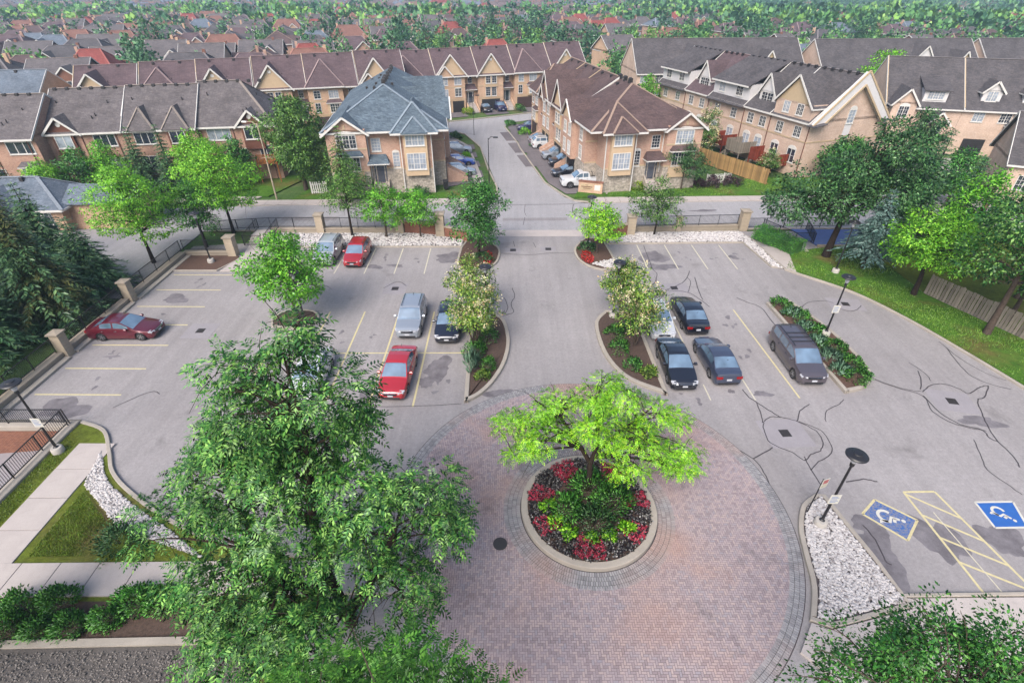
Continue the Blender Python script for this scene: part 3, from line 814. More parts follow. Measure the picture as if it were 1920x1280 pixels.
# oil drips in the bays and mended rectangles of asphalt
rr = random.Random(21)
for bx, by in ((-7.4,25.2),(-4.6,25.5),(-10,25.4),(-12.7,31),(-10,31.5),(-4.7,27.5),(-9.1,43.6),(-11.7,43.8),(-6.4,44.0),(13.5,44.2),(16.2,44.4),(18.9,44.0),(21.5,44.5),(10.9,24.4),(13.6,25.0),(16.2,29),(16.4,33),(-27,25.8),(-27.4,28.5),(-26.8,33.8),(-27.2,36.6),(-26.6,39.2),(20.4,14.6),(24.6,13.4)):
    for q in range(rr.randint(2,4)):
        zq += .00004
        blob((bx+rr.uniform(-.6,.6), by+rr.uniform(-.9,.9)), rr.uniform(.06,.2), rr.uniform(.06,.26), rr.randint(0,9999), 'damp', zq)
M['patch'] = mk_asphalt('asphalt_patch', C(158,152,153), C(176,170,171), C(124,119,119))
for (x, y, w, d, a) in ((-20.5,38.5,3.4,1.3,2),(2.5,53.6,7.0,.8,1),(-22,53.8,6.0,1.1,1)):
    zq += .00004
    c_, s_ = math.cos(R(a)), math.sin(R(a))
    MB().add([(x+u*c_-v*s_, y+u*s_+v*c_, zq) for u, v in ((-w/2,-d/2),(w/2,-d/2),(w/2,d/2),(-w/2,d/2))], [(0,1,2,3)]).build('asphalt_patch', M['patch'], lot)

# ------------------------------------------------------------------ paved circle and round planter
CX, CY = 3.7, 16.0
R_IN, R_RING, R_HER, R_OUT = 3.3, 4.12, 8.95, 9.6
circle = empty('paved_circle', (CX, CY, 0)); struct(circle, 'round forecourt of mauve herringbone pavers', 'paving')
MB().lathe([(R_OUT,-0.02),(R_OUT,0.006),(0.5,0.006)], 96).build('joint_bed', M['joint'], circle)
rs = np.random.RandomState(3)
BR = []      # brick centre, half-length direction angle, half sizes
U = 0.1
N = int(R_HER/U)+3
for i in range(-N, N):
    for j in range(-N, N):
        m_ = (i-j) % 4
        if m_ == 0: x, y, a = (i+1)*U, (j+0.5)*U, 0.0
        elif m_ == 3: x, y, a = (i+0.5)*U, (j+1)*U, math.pi/2
        else: continue
        r = math.hypot(x, y)
        if R_RING-0.09 < r < R_HER+0.09: BR.append((x, y, a, 0))
def ring(r0, n, k):
    for q in range(k):
        r = r0+0.1+q*0.205
        cnt = int(2*math.pi*r/0.108)
        for t in range(cnt):
            a = 2*math.pi*(t+0.5*(q % 2))/cnt
            BR.append((r*math.cos(a), r*math.sin(a), a, 1))
ring(R_IN, 0, 4); ring(R_HER, 0, 3)
# the 300 nearest the camera that lie in view are single bricks, the rest one mass
def inview(x, y):
    X, Y = CX+x, CY+y
    fw = Y*math.cos(R(34.7))+21*math.sin(R(34.7)); up = Y*math.sin(R(34.7))-21*math.cos(R(34.7))
    px, py = 960+968*X/fw, 640-968*up/fw
    return 905 < px < 1480 and py < 1278
order = sorted([b for b in BR if inview(b[0], b[1])], key=lambda b: (CX+b[0])**2+(CY+b[1])**2)[:300]
near = set(id(b) for b in order)
def brick_mesh():
    return MB().bbox(-0.0955, 0.0955, -0.0455, 0.0455, -0.01, 0.02, 0.004).mesh('brick')
bm_ = {0: brick_mesh(), 1: brick_mesh()}
for b in order:
    o = obj('brick', bm_[b[3]], M['paver_grey' if b[3] else 'paver'], circle, (b[0], b[1], rs.uniform(-0.002, 0.002)+.008*b[3]), b[2])
tmpl_v = np.array([(-.0955,-.0455,0),(.0955,-.0455,0),(.0955,.0455,0),(-.0955,.0455,0),(-.0925,-.0425,.02),(.0925,-.0425,.02),(.0925,.0425,.02),(-.0925,.0425,.02)])
tmpl_f = np.array([(4,5,6,7),(0,1,5,4),(1,2,6,5),(2,3,7,6),(3,0,4,7)])
for kind, mt, nm in ((0, 'paver', 'herringbone_bricks'), (1, 'paver_grey', 'ring_bricks')):
    B = np.array([(b[0], b[1], b[2]) for b in BR if b[3] == kind and id(b) not in near])
    n = len(B); c_, s_ = np.cos(B[:,2])[:,None], np.sin(B[:,2])[:,None]
    tx, ty, tz = tmpl_v[:,0][None], tmpl_v[:,1][None], tmpl_v[:,2][None]
    V = np.stack([B[:,0][:,None]+tx*c_-ty*s_, B[:,1][:,None]+tx*s_+ty*c_, tz+rs.uniform(-.0025,.0025,(n,1))+0*c_], -1)
    V[...,2] += rs.uniform(-.0008,.0008,(n,8))+.008*kind
    F = (tmpl_f[None]+8*np.arange(n)[:,None,None]).reshape(-1,4)
    o = obj(nm, np_mesh(nm, V.reshape(-1,3), F), M[mt], circle); o['kind'] = 'stuff'
planter = empty('round_planter', (CX, CY, 0), 0, 'round concrete planter in the middle of the paved circle', 'planter')
MB().lathe([(3.26,0.0),(3.26,0.25),(3.23,0.28),(2.96,0.28),(2.93,0.25),(2.93,0.1)], 96, cap=False).build('planter_kerb', M['kerb'], planter, smooth=30)
MB().lathe([(2.94,0.18),(2.0,0.26),(0.6,0.42),(0.02,0.44)], 64, cap=False).build('planter_soil', M['soil'], planter, smooth=60)

# ------------------------------------------------------------------ foliage
def leaf_quads(P_, D, S, rs, aspect=0.45, tilt=0.6, fold=0.25):
    """one diamond leaf per point: P_ (n,3) positions, D (n,3) pointing directions, S (n,) lengths"""
    n = len(P_)
    D = D/np.maximum(np.linalg.norm(D, axis=1, keepdims=True), 1e-6)
    up = np.tile(np.array([[0,0,1.0]]), (n,1)) + rs.normal(0, tilt, (n,3))
    W = np.cross(D, up); W /= np.maximum(np.linalg.norm(W, axis=1, keepdims=True), 1e-6)
    Nn = np.cross(W, D)
    s = S[:,None]
    a = P_; b = P_+D*s*0.45+W*s*aspect*0.5+Nn*s*fold*0.12; c = P_+D*s-Nn*s*fold*0.2; d = P_+D*s*0.45-W*s*aspect*0.5+Nn*s*fold*0.12
    V = np.stack([a,b,c,d], 1).reshape(-1,3)
    F = np.arange(4*n).reshape(-1,4)
    return V, F

def rand_dirs(n, rs):
    d = rs.normal(0, 1, (n,3))
    return d/np.linalg.norm(d, axis=1, keepdims=True)

def pinnate(P_, D, L, rs, pairs=4, lw=0.36, ls=0.42, droop=0.3):
    """compound leaves: each has pairs of leaflets along a drooping stalk"""
    n = len(P_)
    D = D/np.maximum(np.linalg.norm(D, axis=1, keepdims=True), 1e-6)
    up = np.tile(np.array([[0,0,1.0]]), (n,1))+rs.normal(0, .35, (n,3))
    W = np.cross(D, up); W /= np.maximum(np.linalg.norm(W, axis=1, keepdims=True), 1e-6)
    Ps, Ds, Ss = [], [], []
    for k in range(pairs):
        t = (k+1)/(pairs+0.5)
        p = P_+D*(L*t)[:,None]; p[:,2] -= droop*L*t*t
        for sg in (-1, 1):
            Ps.append(p); Ds.append(D*0.55+W*sg+np.array([[0,0,-0.25]])); Ss.append(L*ls*(1.0-0.25*abs(t-0.5)))
    p = P_+D*L[:,None]; p[:,2] -= droop*L
    Ps.append(p); Ds.append(D+np.array([[0,0,-0.5]])); Ss.append(L*ls)
    return leaf_quads(np.concatenate(Ps), np.concatenate(Ds), np.concatenate(Ss), rs, lw, 0.3)

def lobes_points(lobes, n, rs, shell=0.55):
    """cluster centres in a union of ellipsoids, denser toward the outside and the top"""
    vol = np.array([l[3]*l[4]*l[5] for l in lobes])**0.75
    idx = rs.choice(len(lobes), n, p=vol/vol.sum())
    L = np.array(lobes)[idx]
    d = rand_dirs(n, rs)
    r = (shell+(1-shell)*rs.uniform(0,1,n)**0.6)*(0.85+0.22*rs.normal(0,0.6,n))
    r = np.clip(r, 0.15, 1.12)
    p = L[:,:3]+d*L[:,3:]*r[:,None]
    o = d
    return p, o

def limb(mb, a, b, r0, r1, rs, sag=0.12, n=5, sides=5):
    a = np.array(a, float); b = np.array(b, float)
    d = np.linalg.norm(b-a)
    mid = rs.normal(0, 0.05*d, 3); mid[2] = abs(mid[2])*0.5+sag*d
    pts, rad = [], []
    for i in range(n+1):
        t = i/n
        p = a*(1-t)+b*t+mid*(4*t*(1-t))
        pts.append(tuple(p)); rad.append(r0*(1-t)+r1*t)
    mb.tube(pts, rad, sides, cap=False)
    return pts

def tree(name, loc, trunk, lobes, mat, label, cat='tree', group=None, seed=1, clusters=260, per=26, csize=0.55, leafsize=0.16,
         kind='simple', bark='bark', limbs=26, fork=0.4, flat=0.6, down=0.25, aspect=0.5, extra=None, shell=0.55, rz=0.0):
    """trunk: list of (x,y,z,r) of the main stem (or list of such lists); lobes: (x,y,z,rx,ry,rz), all relative to the base"""
    rs = np.random.RandomState(seed)
    root = empty(name, (loc[0], loc[1], loc[2] if len(loc) > 2 else 0), rz, label, cat, group)
    stems = trunk if isinstance(trunk[0], list) else [trunk]
    mb = MB()
    for st in stems:
        mb.tube([s[:3] for s in st], [s[3] for s in st], 9)
    Pc, Oc = lobes_points(lobes, clusters, rs, shell)
    zmin = min(s[2] for st in stems for s in st)
    # limbs from the stems to a spread of cluster centres
    sel = rs.choice(len(Pc), min(limbs, len(Pc)), replace=False)
    allp = [(np.array(st[i][:3])*(1-t)+np.array(st[i+1][:3])*t, st[i][3]*(1-t)+st[i+1][3]*t) for st in stems for i in range(len(st)-1) for t in (0,.25,.5,.75)]
    zt = max(q[0][2] for q in allp)
    forks = [q for q in allp if q[0][2] > fork*zt]
    for i in sel:
        c = Pc[i]
        best = min(forks, key=lambda q: np.linalg.norm(q[0]-c)+1.6*max(0, q[0][2]-c[2]+0.3*np.hypot(*(c-q[0])[:2])))
        pts = limb(mb, best[0], c, max(0.02, best[1]*0.5), 0.012, rs)
        for k in range(2):
            j = rs.randint(2, len(pts))
            t = np.array(pts[j])+rs.normal(0, csize*1.1, 3)
            limb(mb, pts[j], t, 0.018, 0.006, rs, n=3, sides=4)
    mb.build('trunk', M[bark], root, smooth=60)
    n = clusters*per
    cidx = np.repeat(np.arange(clusters), per)
    off = rand_dirs(n, rs)*(rs.uniform(0,1,n)**0.45)[:,None]*csize
    off[:,2] *= flat
    P_ = Pc[cidx]+off
    D = off/csize*0.9+Oc[cidx]*0.5+rs.normal(0,.35,(n,3)); D[:,2] -= down
    S = leafsize*rs.uniform(0.5,1.4,n)
    NN = off/csize*.75+Oc[cidx]*.4+np.array([[0,0,.3]])+rs.normal(0,.22,(n,3))
    if kind == 'pinnate': V, F = pinnate(P_, D, S, rs)
    elif kind == 'fine': V, F = pinnate(P_, D, S, rs, 4, 0.5, 0.3, 0.3)
    else: V, F = leaf_quads(P_, D, S, rs, aspect, flat*0.9+0.2)
    obj('crown', np_mesh('crown', V, F, normals=np.tile(NN, (len(F)//n, 1))), M[mat], root)
    if extra:      # blossoms: (material, share, size)
        em, cnt, es, dz = extra
        ii = rs.choice(len(Pc), cnt)
        top = Pc[ii]+Oc[ii]*csize*0.5+rs.normal(0, csize*0.35, (cnt,3)); top[:,2] += dz
        k = 14
        Q = np.repeat(top, k, 0)+rs.normal(0, es*0.55, (cnt*k,3))*np.array([[1,1,1.3]])
        V, F = leaf_quads(Q, rand_dirs(cnt*k, rs)+np.array([[0,0,0.6]]), es*rs.uniform(.45,.8,cnt*k), rs, 0.8, 1.0)
        obj('blossom', np_mesh('blossom', V, F), M[em], root)
    return root

def blob_lobes(h0, h1, r, rs_seed, n=7, top=0.6):
    """a few overlapping ellipsoids between heights h0 and h1, radius about r"""
    rr = random.Random(rs_seed)
    out = []
    for i in range(n):
        t = (i+0.5)/n
        z = h0+(h1-h0)*(0.12+0.72*t)
        k = math.sin(math.pi*(0.22+0.68*t))**0.8
        a = i*2.4+rr.uniform(-.5,.5)
        d = r*0.48*k*rr.uniform(.6,1.1)
        q = r*(0.55+0.2*rr.random())*k
        out.append((d*math.cos(a), d*math.sin(a), z, q, q, (h1-h0)*(0.17+0.05*rr.random())))
    out.append((0, 0, h1-(h1-h0)*0.22, r*0.42*top/0.6, r*0.42*top/0.6, (h1-h0)*0.22))
    return out

def stemline(h, r, seed, lean=(0,0)):
    rr = random.Random(seed)
    n = 5
    return [(lean[0]*t*t+rr.uniform(-.05,.05)*(i > 0), lean[1]*t*t+rr.uniform(-.05,.05)*(i > 0), h*t-(0.1 if i == 0 else 0), r*(1.25 if i == 0 else 1-0.75*t)) for i, t in enumerate([k/n for k in range(n+1)])]

def simple_tree(name, loc, h, r, h0, mat, label, seed, tr=0.12, clusters=200, per=24, csize=0.5, leafsize=0.17, group=None, lean=(0,0), **kw):
    lob = [(l[0]+lean[0]*(l[2]/h)**2, l[1]+lean[1]*(l[2]/h)**2, *l[2:]) for l in blob_lobes(h0, h, r, seed)]
    return tree(name, loc, stemline(h*0.8, tr, seed, lean), lob, mat, label, group=group, seed=seed, clusters=clusters, per=per, csize=csize, leafsize=leafsize, **kw)

# ---- conifers
def spruce(name, loc, h, r, label, mat='lf_spruce', seed=1, group=None, tiers=None, h0=0.6, tip=None, dens=1.0, cat='tree'):
    rs = np.random.RandomState(seed)
    root = empty(name, loc if len(loc) > 2 else (*loc, 0), 0, label, cat, group)
    mb = MB().tube([(0,0,-0.1),(0,0,h*0.5),(0,0,h*0.98)], [0.025*h**0.9+0.02, 0.014*h, 0.01], 8)
    Ps, Ds, Ss = [], [], []
    tiers = tiers or int(h*2.3)
    for i in range(tiers):
        t = (i+0.5)/tiers
        z = h0+(h-h0)*t
        L0 = r*(1-t)**0.85*(0.92+0.16*rs.rand())+0.12
        nb = max(5, int((7+6*(1-t))*dens))
        a0 = rs.rand()*6.28
        for k in range(nb):
            a = a0+2*math.pi*k/nb+rs.normal(0,.12)
            L = L0*rs.uniform(.72,1.12)
            dirv = np.array([math.cos(a), math.sin(a), 0]); sd = np.array([-math.sin(a), math.cos(a), 0])
            m_ = max(4, int(L/0.16))
            for q in range(m_):
                u = (q+0.6)/m_
                p = np.array([0,0,z])+dirv*L*u+np.array([0,0,L*(0.12*u-0.42*u*u)])
                w = 0.42*L*(1-u)**0.7*0.9+0.12
                for sg in (-1,1):
                    Ps.append(p+rs.normal(0,.03,3)); Ds.append(dirv*0.9+sd*sg*rs.uniform(.5,1.0)+np.array([0,0,-.28+rs.normal(0,.1)])); Ss.append(min(w,0.55)*rs.uniform(.75,1.2))
                if q % 2: Ps.append(p); Ds.append(dirv+np.array([0,0,.1])+rs.normal(0,.25,3)); Ss.append(0.3)
            if k % 2 == 0 and L > 0.5:
                mb.tube([(0,0,z),tuple(np.array([0,0,z])+dirv*L*0.8+np.array([0,0,-0.16*L]))], [0.022,0.006], 4, cap=False)
    mb.build('trunk', M['bark_dark'], root)
    Ps = np.array(Ps); Ds = np.array(Ds); Ss = np.array(Ss)
    V, F = leaf_quads(Ps, Ds, Ss, rs, 0.34, 0.35)
    if tip:
        me = np_mesh('crown', V, F); me.materials.append(M[mat]); me.materials.append(M[tip])
        nz = np.sin(Ps[:,0]*1.1+seed)+np.sin(Ps[:,2]*0.9+1.7*seed)+np.cos(Ps[:,1]*1.3)
        me.polygons.foreach_set('material_index', (nz > 0.75).astype(np.int32))
        obj('crown', me, None, root)
    else:
        obj('crown', np_mesh('crown', V, F), M[mat], root)
    return root

def shrub(name, loc, rx, ry, h, mat, label, seed=1, n=1400, size=0.1, group=None, cat='shrub', aspect=0.5, up=0.3, rz=0.0, stem=True):
    rs = np.random.RandomState(seed)
    root = empty(name, loc if len(loc) > 2 else (*loc, 0.1), rz, label, cat, group)
    k = max(10, int(n/34))
    d = rand_dirs(k, rs); d[:,2] = np.abs(d[:,2])
    c = d*np.array([[rx,ry,h]])*(0.62+0.42*rs.rand(k,1)); c[:,2] += 0.05
    idx = np.repeat(np.arange(k), 34)
    cs = min(rx, ry, h)*0.33+0.05
    off = rand_dirs(len(idx), rs)*(rs.rand(len(idx),1)**0.5)*cs
    D = d[idx]*0.8+off/cs*0.6+np.array([[0,0,up]])
    V, F = leaf_quads(c[idx]+off, D, size*rs.uniform(.7,1.3,len(idx)), rs, aspect, 0.7)
    obj('foliage', np_mesh('foliage', V, F, normals=d[idx]*.6+off/cs*.6+np.array([[0,0,.25]])+rs.normal(0,.25,(len(idx),3))), M[mat], root)
    if stem:
        mb = MB()
        for i in range(6):
            j = rs.randint(k); mb.tube([(0,0,-0.05),tuple(c[j]*0.5),tuple(c[j]*0.9)], [0.025,0.015,0.006], 4, cap=False)
        mb.build('stem', M['bark_dark'], root)
    return root

# ------------------------------------------------------------------ trees and plants in view
# the big many-stemmed ash in front
ash_lobes = [(-5.6,0.8,5.2,1.9,1.8,1.3),(-3.6,1.6,6.6,2.2,2.1,1.8),(-3.3,-0.6,4.2,2.3,2.2,1.8),(-1.6,0.2,6.0,2.4,2.3,2.2),(-2.2,1.8,8.8,2.0,2.0,1.8),
             (-1.2,1.0,10.6,1.9,1.9,1.6),(0.9,0.9,11.0,1.7,1.6,1.4),(0.1,0.8,12.6,1.5,1.5,1.1),(-1.9,1.2,11.6,1.0,1.0,.9),(-0.9,1.4,8.0,2.3,2.2,1.8),(1.2,0.8,7.2,2.0,2.0,1.7),(2.9,1.4,6.4,1.9,1.7,1.7),
             (3.8,1.0,5.2,1.3,1.3,1.2),(0.8,0.0,4.6,2.0,1.9,1.5),(2.6,-0.4,3.7,1.7,1.6,1.2),(-1.0,-1.4,3.6,2.0,1.8,1.4),(1.0,1.2,9.2,1.7,1.6,1.5),(0.2,1.0,13.4,0.9,0.9,0.8),(-4.6,-0.4,3.4,1.7,1.6,1.1),(-1.6,-2.6,3.6,1.9,1.6,1.3),(0.4,-2.8,3.9,1.8,1.5,1.2),(-3.2,-2.2,2.8,1.7,1.5,1.1),(1.9,-2.2,3.2,1.5,1.3,1.0)]
ash_lobes = [(a[0]*1.02,a[1],a[2],a[3]*.72,a[4]*.72,a[5]*.7) for a in ash_lobes]
tree('ash_tree', (-6.4,10.6,0.05),
     [[(0,0,-.1,.26),(-.2,.1,1.2,.22),(-.6,.4,3.5,.18),(-.5,.8,6.5,.14),(0,.9,9.5,.09),(.1,.9,12.6,.03)],
      [(-.1,0,.5,.2),(-1.3,0,2.2,.17),(-2.6,.4,4.4,.13),(-3.2,.9,6.6,.08),(-3.4,1.4,8.0,.03)],
      [(0,0,.6,.18),(1.2,.3,2.6,.14),(2.1,.7,4.6,.1),(2.8,1.0,6.6,.04)]],
     ash_lobes, 'lf_ash', 'tall dark green ash tree with several stems in front', seed=11, clusters=310, per=32, csize=0.62, leafsize=0.38, kind='pinnate', bark='bark_dark', limbs=130, fork=0.2, shell=0.7, flat=0.6)
tree('ash_tree', (-2.7,3.7,0), stemline(7.6, .2, 4),
     [(0,0.6,8.2,2.3,2.0,1.4),(-1.7,0.9,7.4,1.8,1.6,1.2),(1.7,0.6,7.3,1.7,1.5,1.2),(0.2,-0.4,9.0,1.3,1.3,1.0),(-0.4,1.6,7.0,1.5,1.2,1.0),(2.4,0.2,6.4,1.1,1.0,0.9)],
     'lf_ash2', 'bright green treetop at the bottom edge below the big ash', seed=12, clusters=280, per=19, csize=0.5, leafsize=0.27, kind='pinnate', limbs=40)
tree('young_tree', (9.7,4.6,0), stemline(7.6, .2, 5),
     [(0.3,0.9,8.4,1.6,1.4,1.1),(2.0,1.2,8.2,1.2,1.1,1.0),(0,0.9,7.7,2.0,1.7,1.3),(-1.4,0.7,7.0,1.5,1.4,1.2),(1.6,0.9,7.3,1.6,1.4,1.2),(0.8,1.6,6.8,1.6,1.3,1.1),(-0.6,1.7,6.4,1.4,1.2,1.0),(2.5,0.4,6.3,1.3,1.2,1.0)],
     'lf_green', 'dense leafy treetop in the bottom right corner', seed=13, clusters=300, per=80, csize=0.44, leafsize=0.1, limbs=60, aspect=0.5, shell=.65)
tree('ash_tree', (-21.6,6.6,0.05), stemline(6.6, .15, 6), [(a[0]+2.2,a[1]+2.0,*a[2:]) for a in blob_lobes(3.4,7.8,2.3,6)], 'lf_ash', 'ash branches poking in at the left edge above the path', seed=14, clusters=80, per=20, csize=0.5, leafsize=0.3, kind='pinnate', bark='bark_dark', limbs=30)
# golden locust in the planter: flat spreading sprays
lob = [(a[0]*.95-.15,a[1]-.2,3.55+(a[2]-4.2)*.68,a[3]*.88,a[4]*.9,a[5]*.7) for a in [(-3.9,0.9,4.8,1.2,1.0,.45),(-2.7,1.2,5.4,1.5,1.2,.5),(-1.4,1.4,6.0,1.5,1.2,.5),(0.0,1.2,6.5,1.5,1.2,.5),(1.5,1.4,6.3,1.4,1.2,.5),(2.9,1.0,5.8,1.3,1.1,.5),(4.1,0.8,5.4,0.9,0.9,.4),
       (-1.9,0.0,5.0,1.4,1.2,.5),(0.3,-0.2,5.6,1.5,1.3,.5),(2.1,-0.2,5.0,1.5,1.2,.5),(3.3,-0.6,4.2,1.3,1.1,.5),(3.9,-0.9,3.2,.8,.8,.5),(-2.9,-0.3,4.2,1.0,.9,.45),(1.3,0.9,4.2,1.2,1.0,.4),(2.6,0.7,4.3,1.1,1.0,.4),(-0.6,0.8,4.4,0.9,0.8,.4),(0.9,2.0,7.0,.8,.7,.35),(4.4,-.5,4.5,.7,.7,.4),(1.7,-1.2,3.6,.9,.8,.5),(-3.6,-.4,3.9,.8,.7,.4),(4.3,-.9,3.4,.8,.7,.6),(-4.2,.3,4.4,.7,.6,.4)]]
tree('honey_locust', (3.74,16.9,0.35), [[(0,0,-.2,.17),(.03,.02,1.0,.14),(0,.1,1.9,.13)],[(0,.1,1.8,.12),(-.5,.3,2.7,.1),(-1.5,.7,4.2,.07),(-2.7,1.0,5.0,.03)],[(0,.1,1.8,.12),(.3,.3,2.9,.1),(.2,.7,4.1,.07),(0,.9,5.4,.03)],[(.2,.2,2.4,.09),(1.4,.5,3.6,.07),(2.6,.6,4.9,.03)]],
     lob, 'lf_lime', 'spreading yellow-green locust growing in the round planter', seed=21, clusters=270, per=26, csize=0.42, leafsize=0.25, kind='fine', bark='bark_dark', limbs=80, flat=0.28, down=0.1, shell=0.35)
# planter plants
sp_label = ['dark green leafy shrub at the foot of the locust, left side', 'dark green leafy shrub at the foot of the locust, right side', 'dark green shrub in front of the locust trunk', 'dark green shrub behind the locust trunk']
for i, (dx, dy, rx, h) in enumerate(((-1.1,-0.4,.75,.85),(1.1,-0.1,.95,1.0),(0.1,-1.15,.95,.8),(0.2,0.9,.9,.8))):
    shrub('planter_shrub', (CX+dx, CY+dy, 0.38), rx, rx*.9, h, 'lf_shrub' if i != 2 else 'lf_dark', sp_label[i], 40+i, 1500, 0.17, 'green shrubs in the round planter', aspect=0.35)
hl = ['left of the locust trunk','front left of the trunk','front left, beside the red flowers','front centre of the planter','front right of the planter','right of the trunk']
for i, (dx, dy) in enumerate(((-2.0,-0.15),(-1.65,-1.0),(-1.1,-1.55),(-0.1,-1.95),(0.75,-1.75),(1.55,-1.35))):
    shrub('hosta_plant', (CX+dx, CY+dy, 0.3), .27, .27, .32, 'lf_lime', 'small yellow-green plant in the round planter, '+hl[i], 60+i, 240, 0.17, 'yellow-green plants in the round planter', 'plant', stem=False)
rs = np.random.RandomState(9)
def bedding(name, cond, mat, n, size, label, z=0.32, up=0.5):
    a = rs.uniform(0, 2*np.pi, n*3); r = np.sqrt(rs.uniform(1.7**2, 2.9**2, n*3))
    ok = cond(a, r); a, r = a[ok][:n], r[ok][:n]
    k = 7
    base = np.stack([r*np.cos(a), r*np.sin(a), np.full(len(a), z)+rs.uniform(0,.1,len(a))], 1)
    Pq = np.repeat(base, k, 0)+rs.normal(0, size*0.55, (len(a)*k,3))*np.array([[1,1,.5]])
    V, F = leaf_quads(Pq, rand_dirs(len(Pq), rs)+np.array([[0,0,up]]), size*rs.uniform(.7,1.3,len(Pq)), rs, 0.8, 0.9)
    o = obj(name, np_mesh(name, V, F), M[mat], None, (CX, CY, 0)); tag(o, label, 'flowers', kind='stuff')
patch = lambda a, r: (np.sin(a*7.0+0.6+0.7*np.sin(a*2)) > 0.05)
bedding('begonia_leaves', lambda a, r: a > -1, 'lf_begonia', 1900, 0.1, 'dark bronze begonia leaves ringing the round planter', 0.28)
bedding('begonia_flowers', patch, 'lf_pink', 900, 0.065, 'patches of pink-red begonia flowers in the round planter', 0.36)
# small trees of the islands and the stone beds
simple_tree('linden_tree', (-3.1,44.7,0.1), 7.5, 3.3, 1.2, 'lf_green', 'round mid-green tree on the left entrance island', 31, clusters=330, per=34, csize=.55, leafsize=.2, bark='bark_dark', limbs=30)
simple_tree('honey_locust', (8.0,44.8,0.1), 5.0, 2.6, 1.4, 'lf_lime', 'small yellow-green tree on the right entrance island', 32, tr=.07, clusters=220, per=30, csize=.45, leafsize=.18, limbs=24, flat=.45)
simple_tree('honey_locust', (-16.1,48.9,0.1), 8.8, 2.9, 2.0, 'lf_olive', 'wispy olive-green tree rising behind the red hatchback', 33, clusters=210, per=24, csize=.5, leafsize=.17, limbs=34, bark='bark_dark')
simple_tree('pear_tree', (-12.6,48.6,0.1), 5.4, 3.1, 1.6, 'lf_maple', 'low spreading green tree in the left stone bed', 34, clusters=230, per=30, csize=.48, leafsize=.18, limbs=26)
simple_tree('pear_tree', (-9.2,48.7,0.1), 4.8, 2.5, 1.4, 'lf_maple', 'smaller green tree in front of the low brick wall', 35, tr=.08, clusters=180, per=30, csize=.45, leafsize=.18, limbs=22)
simple_tree('elm_tree', (14.4,49.2,0.1), 5.6, 3.0, 1.2, 'lf_olive', 'feathery grey-green tree in the right stone bed', 36, tr=.09, clusters=220, per=28, csize=.5, leafsize=.18, limbs=28, bark='bark_dark')
for i, (x, y, h, r, lb, sd) in enumerate(((-2.9,34.2,4.5,2.6,'flowering lilac tree with orange-tinged blooms by the driveway',41),(-2.6,29.4,4.9,2.05,'flowering lilac tree overhanging the black sedan',42),(8.4,34.0,4.5,2.0,'smaller flowering lilac tree right of the driveway',43),(8.6,29.6,5.2,2.35,'flowering lilac tree hiding the white car',44))):
    st = [[(0,0,0,.06),(math.cos(q)*.4,math.sin(q)*.4,1.4,.045),(math.cos(q)*1.0,math.sin(q)*1.0,h*.72,.02)] for q in (0.3,1.6,2.9,4.1,5.3)]
    tree('lilac_tree', (x,y,.15), st, blob_lobes(1.4,h,r,sd), 'lf_lilac', lb, group='flowering lilac trees beside the driveway', seed=sd, clusters=190, per=26, csize=.42, leafsize=.16, limbs=24, extra=('lf_bloom', (70,120,75,110)[i], .17, .1))
simple_tree('maple_tree', (-16.3,33.2,0.1), 6.9, 3.5, 1.9, 'lf_maple', 'bright green maple in the middle of the left lot', 51, clusters=380, per=34, csize=.55, leafsize=.2, limbs=36, flat=.5)
pitb = smoothline([(-17.9,32.2),(-15.6,31.9),(-14.6,33),(-15.4,34.4),(-17.4,34.5),(-18.2,33.4),(-17.9,32.2)], 4)[:-1]
bed('island_bed', pitb, M['soil'], 'small tree bed under the bright green maple', 0.16)
# right side
tree('oak_tree', (29.3,44.2,0.1), stemline(8.6, .32, 52, (1.4,.4)), [(-5.0,-.3,5.0,2.3,2.4,1.5),(-3.4,.6,6.6,2.6,2.6,1.7),(-1.0,-.6,5.6,2.8,2.6,1.8),(.6,.6,7.8,3.0,2.8,1.9),(2.8,.2,9.6,2.8,2.7,1.7),(4.6,.6,8.0,2.6,2.6,1.8),(3.2,-1.0,6.2,2.7,2.4,1.7),(6.4,.4,6.4,2.0,2.0,1.6),(2.6,.6,11.0,1.6,1.6,1.0),(-.2,1.6,4.6,2.4,2.2,1.3)], 'lf_dark', 'large dark green tree shading the blue ramp', seed=52, clusters=620, per=40, csize=.72, leafsize=.25, limbs=80, bark='bark_dark', shell=.62)
spruce('blue_spruce', (31.2,41.6,0.1), 7.2, 2.7, 'blue-grey spruce with a leaning lamp post before it', 'lf_bluespruce', 53, h0=1.6)
simple_tree('norway_maple', (32.9,37.0,0.1), 7.4, 3.5, 2.2, 'lf_locust', 'bright green tree leaning over the right lawn', 54, tr=.2, clusters=330, per=32, csize=.55, leafsize=.2, limbs=40, lean=(-1.2,0.4), bark='bark_dark')
simple_tree('ash_tree', (34.5,31.2,0.1), 12.6, 4.6, 3.0, 'lf_ash', 'tall dark ash at the right edge beside the wooden fence', 55, tr=.22, clusters=440, per=34, csize=.62, leafsize=.22, limbs=60, lean=(-.6,.6), bark='bark')
simple_tree('ash_tree', (41.0,36.5,0), 13.5, 5.0, 3.4, 'lf_green', 'tall green tree behind the wooden fence at the right edge', 56, tr=.2, clusters=380, per=30, csize=.65, leafsize=.24, limbs=30)
for i, (x, y, h, r, lb) in enumerate(((35.4,45.2,9.2,2.6,'dark spruce beside the large dark tree'),(38.6,47.5,10.4,2.7,'taller dark spruce at the back of the right lawn'),(41.8,46.6,8.6,2.5,'dark spruce nearest the neighbours driveway'))):
    spruce('spruce_tree', (x,y,0), h, r, lb, 'lf_spruce', 57+i, group='dark spruces at the back of the right lawn')
